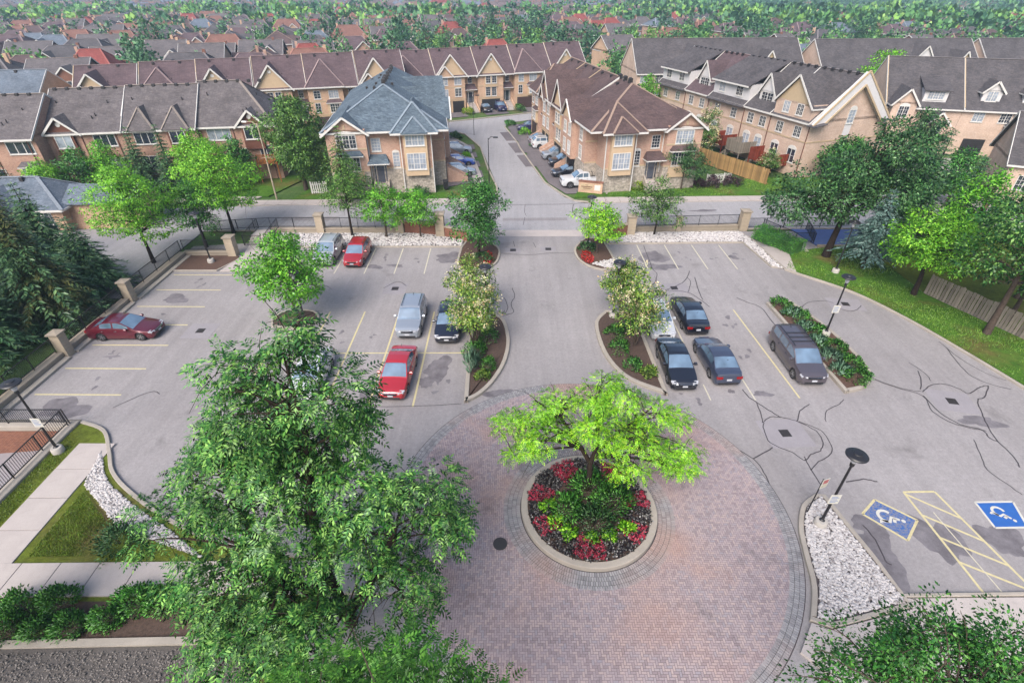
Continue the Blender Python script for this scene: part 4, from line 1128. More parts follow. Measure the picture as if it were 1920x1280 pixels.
simple_tree('ash_tree', (37.5,33.0,0), 11.5, 4.2, 2.0, 'lf_green', 'leafy green tree between two tall ones at the right edge', 156, tr=.16, clusters=300, per=30, csize=.62, leafsize=.24, limbs=30)
simple_tree('maple_tree', (40.5,43.0,0), 8.5, 3.8, 1.4, 'lf_maple', 'bright green tree in front of the shared driveway', 157, tr=.14, clusters=260, per=30, csize=.58, leafsize=.24, limbs=30)
simple_tree('maple_tree', (49.5,57.5,0), 6.5, 3.2, 1.0, 'lf_green', 'green tree beside the peach garden wall', 158, tr=.14, clusters=220, per=28, csize=.58, leafsize=.26, limbs=20)
# left side
simple_tree('honey_locust', (-32.8,43.0,0), 9.2, 4.5, 2.2, 'lf_locust', 'airy lime-green locust rising behind the corner of the wall', 61, tr=.16, clusters=440, per=34, csize=.55, leafsize=.19, limbs=60, flat=.4, bark='bark_dark')
simple_tree('honey_locust', (-28.6,50.0,0), 9.2, 4.6, 2.2, 'lf_locust', 'airy lime-green locust standing by the street stairs', 62, tr=.15, clusters=440, per=34, csize=.55, leafsize=.19, limbs=60, flat=.4, bark='bark_dark')
simple_tree('crabapple_tree', (-29.6,46.4,0), 6.6, 2.6, 1.6, 'lf_green', 'darker green tree between the two lime-green locusts', 63, clusters=220, per=28, csize=.5, leafsize=.19, limbs=30, bark='bark_dark')
SPR = [(-34.6,33.2,11.2,4.2,'broad dark spruce leaning over the wall beside the maroon sedan','lf_brownspruce'),(-37.6,38.6,9.8,3.8,'dark spruce behind the broad one, with a thin pointed top',None),(-39.5,33.5,12.0,4.4,'tall spruce with brownish boughs at the left edge','lf_brownspruce'),
       (-34.2,37.6,7.2,3.2,'shorter dark spruce next to the corner locust',None),(-36.2,28.6,9.6,3.9,'dark spruce at the left edge above the second wall pillar',None),(-43.5,41.5,10.0,3.6,'spruce standing in front of the small grey-roofed pavilion','lf_brownspruce')]
for i, (x, y, h, r, lb, tip) in enumerate(SPR):
    spruce('spruce_tree', (x,y,0), h*.9, r, lb, 'lf_spruce', 70+i, group='dark spruces outside the left wall', tip=tip, dens=1.15)
simple_tree('maple_tree', (-33.2,24.2,0), 5.6, 2.5, .8, 'lf_maple', 'bright green tree behind the railing at the left edge', 77, clusters=200, per=30, csize=.48, leafsize=.18)
simple_tree('maple_tree', (-25.6,63.6,0), 11.0, 4.9, 1.6, 'lf_olive', 'big dense tree left of the blue-roofed house', 78, tr=.25, clusters=680, per=36, csize=.7, leafsize=.26, limbs=30)
spruce('larch_tree', (-18.9,58.6,0), 8.6, 2.7, 'thin brownish larch in front of the blue-roofed house', 'lf_olive', 79, tip='lf_brownspruce', dens=.55, h0=1.4)
simple_tree('crabapple_tree', (20.9,63.3,0.1), 5.8, 2.7, 1.5, 'lf_dark', 'small dark tree in front of the brown-roofed corner house', 80, tr=.09, clusters=220, per=26, csize=.48, leafsize=.2, bark='bark')
shrub('purple_shrub', (25.0,64.2,0.1), 1.1, .8, 1.3, 'lf_purple', 'dark purple shrub right of the small dark tree', 81, 1500, .16, 'purple shrubs by the corner house')
shrub('purple_shrub', (27.6,64.6,0.1), 1.3, .8, 1.2, 'lf_purple', 'dark purple shrub beside the picket panel', 82, 1500, .16, 'purple shrubs by the corner house')
shrub('purple_shrub', (23.0,64.0,0.1), .9, .7, 1.0, 'lf_purple', 'dark purple shrub behind the small dark tree', 83, 1100, .16, 'purple shrubs by the corner house')
simple_tree('lilac_tree', (33.4,68.0,0.1), 3.6, 1.7, 1.2, 'lf_olive', 'small round flowering tree in front of the red decks', 84, tr=.06, clusters=120, per=24, csize=.36, leafsize=.16, extra=('lf_bloom', 60, .18, .1))
simple_tree('lilac_tree', (28.0,78.0,0), 7.2, 1.9, 1.0, 'lf_olive', 'tall flowering tree beside the corner house gable', 85, clusters=190, per=26, csize=.45, leafsize=.2, extra=('lf_bloom', 110, .24, .1))
simple_tree('maple_tree', (24.2,101,0), 8.0, 2.8, 1.0, 'lf_maple', 'green tree between the brown row and the white-sided row', 86, clusters=200, per=26, csize=.6, leafsize=.3)
simple_tree('oak_tree', (41.5,65.4,0), 6.0, 3.6, .6, 'lf_green', 'leafy green tree against the peach gable wall', 87, clusters=380, per=30, csize=.65, leafsize=.26)
simple_tree('elm_tree', (50.5,66.0,0), 9.0, 3.4, 1.0, 'lf_dark', 'dark pointed tree right of the peach gable', 88, clusters=320, per=30, csize=.6, leafsize=.26, bark='bark_dark')
simple_tree('maple_tree', (67.5,104,0), 11.6, 6.2, 2.0, 'lf_locust', 'broad bright green tree behind the peach gable roof', 89, clusters=330, per=26, csize=.85, leafsize=.4)
# by the brown row on the left
for i, (x, y, h, r, lb) in enumerate(((-44.6,62.8,7.6,2.3,'spruce before the brown row, left of a pair'),(-41.4,63.2,7.8,2.1,'spruce before the brown row, right of a pair'),(-56.8,57.4,6.8,1.7,'narrow green spruce by the row house balcony'),(-59.4,56.2,5.4,1.6,'short dark spruce at the far left edge'))):
    spruce('spruce_tree', (x,y,0), h, r, lb, 'lf_spruce', 90+i, group='spruces in front of the brown row')
simple_tree('pear_tree', (-50.2,60.6,0), 5.8, 2.8, 1.2, 'lf_green', 'green tree in front of the second row house', 95, clusters=200, per=26, csize=.5, leafsize=.24)
simple_tree('maple_tree', (-37.6,63.0,0), 7.2, 3.2, 1.2, 'lf_locust', 'bright green tree right of the pair of spruces', 96, clusters=250, per=26, csize=.55, leafsize=.24)
simple_tree('maple_tree', (-47.6,61.4,0), 6.4, 2.6, 1.0, 'lf_maple', 'light green tree left of the pair of spruces', 97, clusters=220, per=28, csize=.5, leafsize=.22)
simple_tree('pear_tree', (-33.8,64.6,0), 6.2, 2.4, 1.0, 'lf_green', 'mid-green tree in front of the end row house', 98, clusters=220, per=28, csize=.5, leafsize=.22)
simple_tree('maple_tree', (-52.6,58.2,0), 5.2, 2.2, .8, 'lf_locust', 'small bright tree behind the grey-roofed pavilion', 99, clusters=180, per=28, csize=.46, leafsize=.22)
# hedges and island plants
def hedge(name, a, b, w, h, mat, label, seed, n=3200, size=.11):
    rs = np.random.RandomState(seed)
    L = math.hypot(b[0]-a[0], b[1]-a[1])
    root = empty(name, (*a, .1), math.atan2(b[1]-a[1], b[0]-a[0]), label, 'hedge')
    t = rs.rand(n); f = rs.randint(0, 3, n)
    P_ = np.zeros((n,3)); P_[:,0] = rs.rand(n)*L
    P_[:,1] = np.where(f == 0, (rs.rand(n)-.5)*w, np.where(f == 1, -w/2, w/2)); P_[:,2] = np.where(f == 0, h, rs.rand(n)*h)
    P_ += rs.normal(0, .07, (n,3)); P_[:,2] += .06*np.sin(P_[:,0]*3)
    e = rs.rand(n) < .12; P_[e,0] = np.where(rs.rand(e.sum()) < .5, 0, L)+rs.normal(0,.05,e.sum())
    D = np.zeros((n,3)); D[:,1] = P_[:,1]/w; D[:,2] = P_[:,2]/h-.2; D += rs.normal(0,.5,(n,3))
    V, F = leaf_quads(P_, D, size*rs.uniform(.7,1.3,n), rs, .6, .8)
    obj('foliage', np_mesh('foliage', V, F), M[mat], root)
    MB().bbox(.1, L-.1, -w/2+.12, w/2-.12, 0, h-.12, .1).build('inner_twigs', M['lf_dark'], root)
hedge('clipped_hedge', (24.6,48.6), (26.9,44.7), 1.5, 1.15, 'lf_shrub', 'clipped green hedge beside the ramp railing', 101, 5200)
# shrubs on the right island: dark green spreaders and blue-green lavender rows
rr = random.Random(4)
k1 = ['at the top corner','second from the top corner','in the middle of the row','below the lamp post','near the bottom tip','at the bottom tip']
for i, q in enumerate(((20.93, 34.74),(21.48, 33.18),(21.73, 31.15),(22.05, 29.03),(22.34, 27.21),(21.97, 25.76))):
    shrub('spreading_shrub', (q[0]+.2,q[1]+.2,.18), .95, .85, .45, 'lf_shrub', 'dark green spreading shrub on the minivan island, '+k1[i], 110+i, 1300, .13, 'spreading shrubs on the minivan island')
k2 = ['first from the top','second from the top','third from the top','fourth from the top','beside the minivan bonnet']
for i, q in enumerate(((21.13, 33.48),(21.15, 31.57),(21.24, 29.8),(21.27, 28.04),(21.14, 26.53))):
    shrub('lavender_plant', (q[0]+.2,q[1],.18), .6, .6, .45, 'lf_bluegrass', 'blue-green spiky plant on the minivan island, '+k2[i], 120+i, 900, .26, 'spiky plants on the minivan island', 'plant', aspect=.16, up=.9, stem=False)
# plants on the half-round beds
for i, (q, rx, h, m_, lb) in enumerate((((-2.5, 28.71),.8,.7,'lf_shrub','green shrub at the foot of the left lilac'),((-1.71, 30.33),.8,.7,'lf_green','green shrub beside the driveway kerb, left bed'),((-1.52, 27.21),.55,.5,'lf_shrub','small shrub low in the left half-round bed'),((-1.89, 25.98),.4,.35,'lf_lilac','small sparse plant near the tip of the left bed'),((-2.55, 31.71),.7,.7,'lf_green','shrub under the lilac blossoms, left bed'),
        ((7.4, 29.03),.8,.7,'lf_shrub','green shrub at the foot of the right lilac'),((7.98, 27.21),.6,.5,'lf_green','small shrub low in the right half-round bed'),((7.35, 31.01),.7,.6,'lf_shrub','shrub beside the driveway kerb, right bed'),((8.86, 26.36),.5,.45,'lf_lilac','small plant near the tip of the right bed'),((8.56, 31.71),.7,.7,'lf_green','shrub under the lilac blossoms, right bed'))):
    shrub('bed_shrub', (*q,.15), rx, rx, h, m_, lb, 130+i, 900, .13, 'shrubs in the half-round beds')
shrub('iris_clump', (*(-2.66, 27.21),.15), .35, .9, .8, 'lf_bluegrass', 'clump of upright iris leaves along the left bed kerb', 145, 700, .5, None, 'plant', aspect=.08, up=1.6, stem=False)
def flowerpatch(name, c, rx, ry, mat, label, seed, n=260, z=.12):
    rs = np.random.RandomState(seed)
    a = rs.rand(n)*6.28; r = np.sqrt(rs.rand(n))
    P_ = np.stack([c[0]+rx*r*np.cos(a), c[1]+ry*r*np.sin(a), z+rs.rand(n)*.08], 1)
    V, F = leaf_quads(P_, rand_dirs(n, rs)+np.array([[0,0,.6]]), .14*rs.uniform(.7,1.3,n), rs, .8, .9)
    o = obj(name, np_mesh(name, V, F), M[mat]); tag(o, label, 'flowers', kind='stuff')
flowerpatch('red_flowers', (-2.25,43.6), .45, 1.5, 'lf_redbloom', 'red bedding flowers on the left entrance island', 150, 420)
flowerpatch('red_flowers', (7.0,43.9), .55, 1.4, 'lf_redbloom', 'red bedding flowers on the right entrance island', 151, 420)
shrub('bed_shrub', (7.2,45.6,.1), .9, .9, .6, 'lf_dark', 'dark low shrub behind the yellow-green tree', 152, 1100, .14)
shrub('bed_shrub', (-2.6,43.4,.1), 1.0, .9, .5, 'lf_dark', 'dark low shrub under the round green tree', 153, 1100, .14)
# lower left shrubs
for i, (q, rx, h, lb) in enumerate((((-19.86, 11.16),1.0,.9,'leafy green shrub at the left edge of the soil bed'),((-18.54, 11.6),.8,.8,'upright green shrub beside the pale path, left of the gap'),((-17.42, 10.62),.65,.6,'rounded low shrub leaning over the edging'),((-18.57, 10.31),.6,.5,'small dark shrub between two bigger ones'),((-19.99, 10.1),.9,.8,'dark shrub in the left bottom area of the bed'),
        ((-16.12, 10.94),.6,.7,'green shrub just right of the gap in the bed'),((-15.41, 11.56),.85,.75,'green shrub beside the pale path, right of the gap'),((-14.21, 11.6),.8,.7,'green shrub half under the big ash branches'))):
    shrub('yew_shrub', (q[0],max(q[1]-.3,10.2),.09), rx, rx*.75, h, 'lf_shrub', lb, 160+i, 2200, .11, 'low green shrubs below the pale path')
shrub('yew_shrub', (*(-17.8, 14.09),.09), .9, .9, .9, 'lf_dark', 'dark shrub on the lawn corner under the ash', 170, 2000, .12)
shrub('bed_shrub', (-10.9,60.8,.1), 1.2, .8, 1.0, 'lf_dark', 'dark shrub under the trees by the blue-roofed house', 171, 1200, .16)
# courtyard plantings
for i, (x, y, r, m_, lb) in enumerate(((-0.4,98.8,.9,'lf_green','green shrub at the courtyard corner by the dark blue car'),(2.2,92.0,1.0,'lf_locust','bright shrub behind the dark blue car'),(-8.6,108.6,1.2,'lf_yellow','yellowish shrub between two garage drives'),(1.6,111.4,1.2,'lf_green','shrub in front of the back row porch'),(3.6,84.0,.8,'lf_green','low green plants between the white cars'),(-6.7,77.2,.8,'lf_locust','low green plants between the left driveways'),(-9.4,89.0,1.0,'lf_dark','dark shrub on the courtyard corner lawn'),(15.4,63.4,.9,'lf_yellow','yellow-green shrub below the corner house stairs'),(-34.0,62.5,1.6,'lf_shrub','clipped hedge mound left of the streetlight'))):
    shrub('garden_shrub', (x,y,.05), r, r*.8, r*.9, m_, lb, 180+i, 900, .2, 'shrubs around the townhouses')
# grass blades on the nearer lawns
def blades(name, poly, n, size, mat, label, z, seed, parent=None):
    rs = np.random.RandomState(seed)
    P_ = np.array(poly); lo, hi = P_.min(0), P_.max(0); pts = []
    while len(pts) < n:
        q = lo+(hi-lo)*rs.rand(3*n,2); ins = np.zeros(len(q), bool); j = len(P_)-1
        for i in range(len(P_)):
            xi, yi, xj, yj = *P_[i], *P_[j]
            ins ^= ((yi > q[:,1]) != (yj > q[:,1])) & (q[:,0] < (xj-xi)*(q[:,1]-yi)/((yj-yi) or 1e-9)+xi); j = i
        q = q[ins]; q = q[(np.sin(q[:,0]*1.3+seed)+np.sin(q[:,1]*1.7)+np.sin((q[:,0]+q[:,1])*.6)+rs.normal(0,.8,len(q))) > -.2]
        pts.extend(q.tolist())
    pts = np.array(pts[:n])
    D = rs.normal(0,.5,(n,3)); D[:,2] = 1
    V, F = leaf_quads(np.column_stack([pts, np.full(n, z)]), D, size*rs.uniform(.6,1.3,n), rs, .28, .6)
    tag(obj(name, np_mesh(name, V, F), M[mat]), label, 'grass', kind='stuff')
M['lf_grass'] = leaf('grass_blade', [C(86,128,40), C(104,148,46), C(124,166,56), C(140,160,76)])
M['lf_moss'] = leaf('moss_blade', [C(96,116,40), C(116,136,44), C(134,148,50), C(98,146,44)])
blades('grass', [(-21.5,17.0),(-20.2,16.0),(-18.3,14.6),(-15.4,13.45),(-21.5,13.4)], 9000, .1, 'lf_moss', 'mossy grass blades on the triangle of lawn', .085, 3)
blades('grass', [(-25.0,21.4),(-24.1,21.4),(-24.1,13.2),(-25.0,13.2)], 4000, .1, 'lf_moss', 'mossy grass blades between walkway and ramp', .06, 4)
blades('grass', RL + [(36.5,20),(36.5,30),(33.8,37.0),(33.8,47),(26.6,45.2)], 13000, .14, 'lf_grass', 'grass blades of the shaded lawn on the right', .1, 5)
blades('grass', [(11.4,60.6),(45,61.4),(45,66),(33,67.5),(24,66),(12.5,63)], 9000, .16, 'lf_grass', 'grass blades of the lawn across the street', .1, 6)
# ---- white river stones and gravel, too many to count
def stones(name, poly, n, size, mat, label, z, seed):
    rs = np.random.RandomState(seed)
    P_ = np.array(poly); lo, hi = P_.min(0), P_.max(0)
    pts = []
    while len(pts) < n:
        q = lo+(hi-lo)*rs.rand(4*n,2)
        ins = np.zeros(len(q), bool); j = len(P_)-1
        for i in range(len(P_)):
            xi, yi, xj, yj = *P_[i], *P_[j]
            c = ((yi > q[:,1]) != (yj > q[:,1])) & (q[:,0] < (xj-xi)*(q[:,1]-yi)/((yj-yi) or 1e-9)+xi)
            ins ^= c; j = i
        pts.extend(q[ins].tolist())
    pts = np.array(pts[:n])
    bv = np.array([(0,0,1),(.9,0,.3),(.28,.86,.3),(-.73,.53,.3),(-.73,-.53,.3),(.28,-.86,.3),(.7,.5,-.5),(-.7,.5,-.5),(-.5,-.7,-.5),(.6,-.6,-.5)])
    bf = np.array([(0,1,2),(0,2,3),(0,3,4),(0,4,5),(0,5,1),(1,6,2),(2,7,3),(3,7,8),(3,8,4),(4,8,5),(5,9,1),(1,9,6),(2,6,7),(5,8,9)])
    S = size*rs.uniform(.55,1.25,(n,1,1))*np.array([[[1.0,.72,.55]]])*rs.uniform(.8,1.2,(n,1,3))
    B = bv[None]*S*rs.uniform(.85,1.15,(n,len(bv),1))
    a = rs.rand(n)*6.28; c, s = np.cos(a)[:,None], np.sin(a)[:,None]
    V = np.stack([B[...,0]*c-B[...,1]*s+pts[:,0][:,None], B[...,0]*s+B[...,1]*c+pts[:,1][:,None], B[...,2]+z+rs.uniform(-.01,.05,(n,1))], -1)
    F = (bf[None]+len(bv)*np.arange(n)[:,None,None]).reshape(-1,3)
    o = obj(name, np_mesh(name, V.reshape(-1,3), F), M[mat]); tag(o, label, 'stones', kind='stuff')
stones('river_stones', offset(SB_L, .25, True), 4200, .14, 'riverstone', 'white river stones behind the silver and red cars', .1, 1)
stones('river_stones', offset(SB_R, .25, True), 3800, .14, 'riverstone', 'white river stones along the fence right of the entrance', .1, 2)
RBs = offset(SB_RB[::-1] if sum(SB_RB[i][0]*SB_RB[(i+1)%len(SB_RB)][1]-SB_RB[(i+1)%len(SB_RB)][0]*SB_RB[i][1] for i in range(len(SB_RB))) < 0 else SB_RB, .3, True)
stones('river_stones', RBs, 4200, .085, 'riverstone', 'white river stones around the lamp post by the paved circle', .12, 3)
stones('river_stones', SB_LL, 2600, .085, 'riverstone', 'white river stones in the narrow strip beside the walkway', .09, 4)
stones('river_stones', [(7.2,42.6),(8.3,41.8),(10.2,42.0),(10.4,43.6),(8.5,43.2)], 420, .12, 'riverstone', 'white river stones at the foot of the right entrance island', .12, 5)
stones('gravel', [(-23.5,3.2),(-9.9,3.2),(-9.4,9.6),(-23.5,9.3)], 11500, .042, 'gravelbits', 'dark gravel covering the yard below the edging', .105, 6)

# ------------------------------------------------------------------ cars
def interp(x, xs, ys):
    return float(np.interp(x, xs, ys))

CAR = {
 # length, width, height, wheel radius, axle positions (from front, along -x), profile of the lower body top (hood .. deck), cabin profile
 'sedan': dict(L=4.75, W=1.82, r=.33, ax=(.93,3.68), zb=.19,
    top=([0,.10,.35,1.15,1.45,3.9,4.35,4.68,4.75],[.48,.66,.74,.90,.96,1.00,1.00,.94,.62]),
    cab=([1.15,1.30,2.05,2.35,2.9,3.35,3.95,4.25],[.88,.96,1.36,1.44,1.45,1.40,1.12,.98]), win=[(1.62,2.62),(2.72,3.55)], ws=(1.28,2.12), rw=(3.38,4.10), roofw=.62),
 'suv': dict(L=4.6, W=1.85, r=.36, ax=(.90,3.55), zb=.24,
    top=([0,.08,.3,1.1,1.35,3.9,4.4,4.6],[.55,.82,.92,1.06,1.12,1.14,1.12,.75]),
    cab=([1.05,1.2,1.85,2.15,3.4,4.0,4.35,4.56],[1.03,1.1,1.56,1.66,1.68,1.63,1.40,1.05]), win=[(1.50,2.42),(2.52,3.42),(3.52,4.05)], ws=(1.16,1.92), rw=(4.04,4.46), roofw=.66),
 'hatch': dict(L=4.35, W=1.78, r=.32, ax=(.86,3.46), zb=.2,
    top=([0,.08,.3,1.0,1.25,3.7,4.2,4.35],[.5,.7,.8,.96,1.02,1.05,1.02,.7]),
    cab=([.95,1.1,1.8,2.1,3.3,3.8,4.15,4.32],[.93,1.0,1.44,1.54,1.55,1.48,1.2,.98]), win=[(1.42,2.36),(2.46,3.3),(3.4,3.75)], ws=(1.08,1.86), rw=(3.84,4.24), roofw=.64),
 'van': dict(L=5.15, W=1.9, r=.35, ax=(.95,4.0), zb=.22,
    top=([0,.08,.35,1.1,1.35,4.5,5.0,5.15],[.52,.78,.9,1.06,1.14,1.16,1.12,.75]),
    cab=([1.0,1.15,1.85,2.2,4.4,4.75,5.0,5.1],[1.0,1.1,1.62,1.74,1.76,1.7,1.4,1.1]), win=[(1.5,2.5),(2.62,3.6),(3.72,4.62)], ws=(1.1,1.92), rw=(4.74,5.04), roofw=.7),
 'pickup': dict(L=5.9, W=2.02, r=.42, ax=(1.05,4.65), zb=.38,
    top=([0,.05,.25,1.3,1.55,3.55,3.6,5.85,5.9],[.75,1.08,1.16,1.24,1.28,1.30,1.26,1.26,.9]),
    cab=([1.35,1.5,2.15,2.4,3.2,3.42,3.55],[1.2,1.26,1.78,1.88,1.88,1.80,1.28]), win=[(1.75,2.58),(2.68,3.28)], ws=(1.48,2.2), rw=(3.40,3.52), roofw=.7),
}
def wheel_mesh(r, w=.2):
    t = MB(); n = 22
    prof = [(r*.66,-w/2),(r*.96,-w/2),(r,-w*.36),(r,w*.36),(r*.96,w/2),(r*.66,w/2)]
    vs = [(p*math.cos(2*math.pi*j/n), z, p*math.sin(2*math.pi*j/n)) for p, z in prof for j in range(n)]
    t.add(vs, [(i*n+j,i*n+(j+1)%n,(i+1)*n+(j+1)%n,(i+1)*n+j) for i in range(len(prof)-1) for j in range(n)])
    rim = MB()
    rim.add([(r*.66*math.cos(2*math.pi*j/n), s*w*.1, r*.66*math.sin(2*math.pi*j/n)) for s in (-1,1) for j in range(n)], [tuple(range(n)), tuple(range(2*n-1,n-1,-1))], 1)
    for s in (-1,1):
        for k in range(5):
            a = 2*math.pi*k/5
            rim.beam((.04*math.cos(a), s*w*.42, .04*math.sin(a)), (r*.66*math.cos(a), s*w*.46, r*.66*math.sin(a)), .085, .03, 0, up=(0,1,0))
        ring = [(rr*r*math.cos(2*math.pi*j/n), s*w*.47, rr*r*math.sin(2*math.pi*j/n)) for rr in (.58,.69) for j in range(n)]
        rim.add(ring, [(j,(j+1)%n,n+(j+1)%n,n+j) for j in range(n)])
        hub = [(.055*math.cos(2*math.pi*j/8), s*w*.46, .055*math.sin(2*math.pi*j/8)) for j in range(8)]
        rim.add(hub, [tuple(range(8))])
    return t.mesh('tyre', 40), rim.mesh('rim')

def car(kind, name, loc, heading, pm, label, group=None, detail=True, seed=0, dark_trim=False, cat='car'):
    """heading: direction the bonnet points, degrees from +X; the car's own frame has its bonnet toward +x"""
    k = CAR[kind]; L, W, r = k['L'], k['W'], k['r']
    root = empty(name, (loc[0], loc[1], loc[2] if len(loc) > 2 else 0.005), R(heading), label, cat, group)
    X = lambda s: L/2-s          # distance from nose -> local x
    hw = W/2
    ss = sorted(set([0,.03,.08]+list(np.arange(.14,L-.1,.07))+[L-.1,L-.04,L]))
    n = len(ss)
    plan = lambda s: hw*interp(s, [0,.05,.2,.6,1.1,L-1.0,L-.35,L-.06,L], [.74,.82,.92,.985,1,1,.955,.88,.80])
    rows = []
    ra = r*1.16
    for s in ss:
        w = plan(s); zt = interp(s, *k['top']); zb = k['zb']+(.08 if s < .1 or s > L-.1 else 0)
        low = zb
        for a in k['ax']:
            d = abs(s-a)
            if d < ra: low = max(low, r+math.sqrt(ra*ra-d*d))
        zm = max(low+.02, zb+.45*(zt-zb)); zs = max(zm+.02, zb+.80*(zt-zb))
        rows.append([(0,zb),(w*.62,zb),(w*.64,max(low,zb)),(w*.965,low),(w,max(low+.01,zb+.2*(zt-zb))),(w*1.0,zm),(w*.985,zs),(w*.93,zt-.012),(w*.84,zt+.004),(w*.5,zt+.028),(0,zt+.038)])
    m = len(rows[0])
    V = []; F = []
    for s, row in zip(ss, rows):
        pts = [(X(s), y, z) for y, z in row]+[(X(s), -y, z) for y, z in row[-2:0:-1]]
        V.extend(pts)
    c = 2*m-2
    for i in range(n-1):
        for j in range(c):
            F.append((i*c+j, (i+1)*c+j, (i+1)*c+(j+1)%c, i*c+(j+1)%c))
    F.append(tuple(range(c))); F.append(tuple(range(n*c-1,(n-1)*c-1,-1)))
    body = MB().add(V, F)
    glass_ws, glass_rw, glass_side, roofm = MB(), MB(), {}, MB()
    # cabin: grid of stations x cross-section columns
    cx, cz = k['cab']
    st = sorted(set(list(np.arange(cx[0],cx[-1],.09))+[cx[-1]]+list(k['ws'])+list(k['rw'])+[w_ for p in k['win'] for w_ in p]))
    fr = [0,.13,.9,1.0]; tops = [1.0,.93,.5,0]
    grid = []
    for s in st:
        zt = interp(s, *k['top'])-.02; zc = max(interp(s, cx, cz), zt+.005)
        full = max(cz)
        yb = plan(s)*.925; tt = (zc-zt)/(full-zt+1e-6)
        ytop = yb+(hw*(k['roofw']+.02)-yb)*min(1,tt)
        ytop = yb*(1-tt)+hw*k['roofw']*1.18*tt
        col_ = [(yb+(ytop-yb)*f, zt+(zc-zt)*(f*.97)) for f in fr]
        col_ += [(ytop*f, zc+.035*(1-f*f)) for f in tops[1:]]
        grid.append((s, col_))
    ncol = len(grid[0][1])
    def pane(mb, i, j, sg):
        (s0, a), (s1, b) = grid[i], grid[i+1]
        q = [(X(s0), sg*a[j][0], a[j][1]), (X(s1), sg*b[j][0], b[j][1]), (X(s1), sg*b[j+1][0], b[j+1][1]), (X(s0), sg*a[j+1][0], a[j+1][1])]
        mb.add(q if sg > 0 else q[::-1], [(0,1,2,3)])
    for i in range(len(grid)-1):
        s0, s1 = grid[i][0], grid[i+1][0]; sm = (s0+s1)/2
        for sg in (1,-1):
            for j in range(ncol-1):
                tgt = roofm
                if j == 1:
                    for wi, (a, b) in enumerate(k['win']):
                        if a-1e-6 <= s0 and s1 <= b+1e-6: tgt = glass_side.setdefault((wi, sg), MB())
                elif j >= 4:
                    if k['ws'][0]-1e-6 <= s0 and s1 <= k['ws'][1]+1e-6: tgt = glass_ws
                    if k['rw'][0]-1e-6 <= s0 and s1 <= k['rw'][1]+1e-6: tgt = glass_rw
                pane(tgt, i, j, sg)
    body.build('body', pm, root, smooth=32)
    roofm.build('cabin', pm, root, smooth=40)
    glass_ws.build('windshield', M['carglass'], root, smooth=60)
    glass_rw.build('rear_window', M['carglass'], root, smooth=60)
    for q in glass_side.values(): q.build('side_window', M['carglass'], root)
    tm, rm = WHEELS.setdefault(round(r,2), wheel_mesh(r))
    for a in k['ax']:
        for sg in (1,-1):
            w = empty('wheel', (X(a), sg*(hw-.12), r), 0, parent=root)
            obj('tyre', tm, M['tyre'], w); obj('rim', rm, [M['rim'], M['plastic']], w)
    zf = interp(.1, *k['top']); zr = interp(L-.05, *k['top'])
    hz = zf-.03
    for sg in (1,-1):
        h = MB(); y0, y1 = sg*hw*.50, sg*hw*.86
        xa, xb = X(.03), X(.30)
        h.add([(xa+.02,y0,hz-.06),(X(.12)+.015,y1,hz-.05),(xb,sg*hw*.955,hz+.05),(X(.2),y0*1.25,hz+.085),(xa-.06,y0,hz+.03)], [(0,1,2,3,4)] if sg > 0 else [(4,3,2,1,0)])
        h.slab([(xa-.02,y0,hz+.015),(X(.10),y1,hz+.02),(xb,sg*hw*.93,hz+.10),(X(.26),y0*1.2,hz+.10)], .1)
        h.build('headlight', M['headlamp'], root)
        t = MB().box(X(L)-.012, X(L-.16), min(sg*hw*.48,sg*hw*.89), max(sg*hw*.48,sg*hw*.89), zr-.2, zr-.04)
        t.build('taillight', M['taillamp'], root)
        mr = MB(); xm = X(k['ws'][0]+.38); zm_ = interp(k['ws'][0]+.4, *k['top'])
        mr.bbox(xm-.08, xm+.1, min(sg*(hw+.01),sg*(hw+.2)), max(sg*(hw+.01),sg*(hw+.2)), zm_-.02, zm_+.13, .04)
        mr.beam((xm, sg*(hw-.12), zm_), (xm, sg*(hw+.05), zm_+.03), .06, .05)
        mr.build('mirror', pm, root)
        for (a, b) in k['win'][:2]:
            MB().box(X(b)+.04, X(b)+.22, min(sg*hw*.985,sg*hw*1.012), max(sg*hw*.985,sg*hw*1.012), zm_-.16, zm_-.12).build('door_handle', M['chrome'] if not dark_trim else pm, root)
    MB().box(X(.12), X(-.012), -hw*.44, hw*.44, zf-.17, zf-.045).build('grille', M['plastic'], root)
    MB().bbox(X(.25), X(-.015), -hw*.62, hw*.62, k['zb']+.06, k['zb']+.2, .03).build('front_bumper', M['plastic'], root)
    MB().bbox(X(L+.015), X(L-.2), -hw*.7, hw*.7, k['zb']+.06, k['zb']+.2, .03).build('rear_bumper', M['plastic'], root)
    MB().box(X(-.02), X(0.0), -.16, .16, k['zb']+.22, k['zb']+.34).build('number_plate', M['plate'], root)
    MB().box(X(L), X(L+.018), -.16, .16, zr-.33, zr-.2).build('number_plate', M['plate'], root)
    MB().box(X(.02), X(-.02), -hw*.42, hw*.42, zf-.05, zf-.03).build('grille_bar', M['chrome'], root)
    if kind in ('suv','hatch','van'):
        zt = max(cz)
        for sg in (1,-1):
            MB().tube([(X(cx[2]+.2),sg*hw*k['roofw']*1.02,zt+.02),(X(cx[2]+.4),sg*hw*k['roofw']*1.02,zt+.07),(X(L-.9),sg*hw*k['roofw']*1.02,zt+.07),(X(L-.7),sg*hw*k['roofw']*1.02,zt+.01)], .022, 6).build('roof_rail', M['chrome'] if kind != 'van' else M['plastic'], root)
        if kind == 'van':
            for q in (2.5,3.0,3.5): MB().box(X(q+.05),X(q),-hw*.68,hw*.68,zt+.05,zt+.075).build('roof_crossbar', M['plastic'], root)
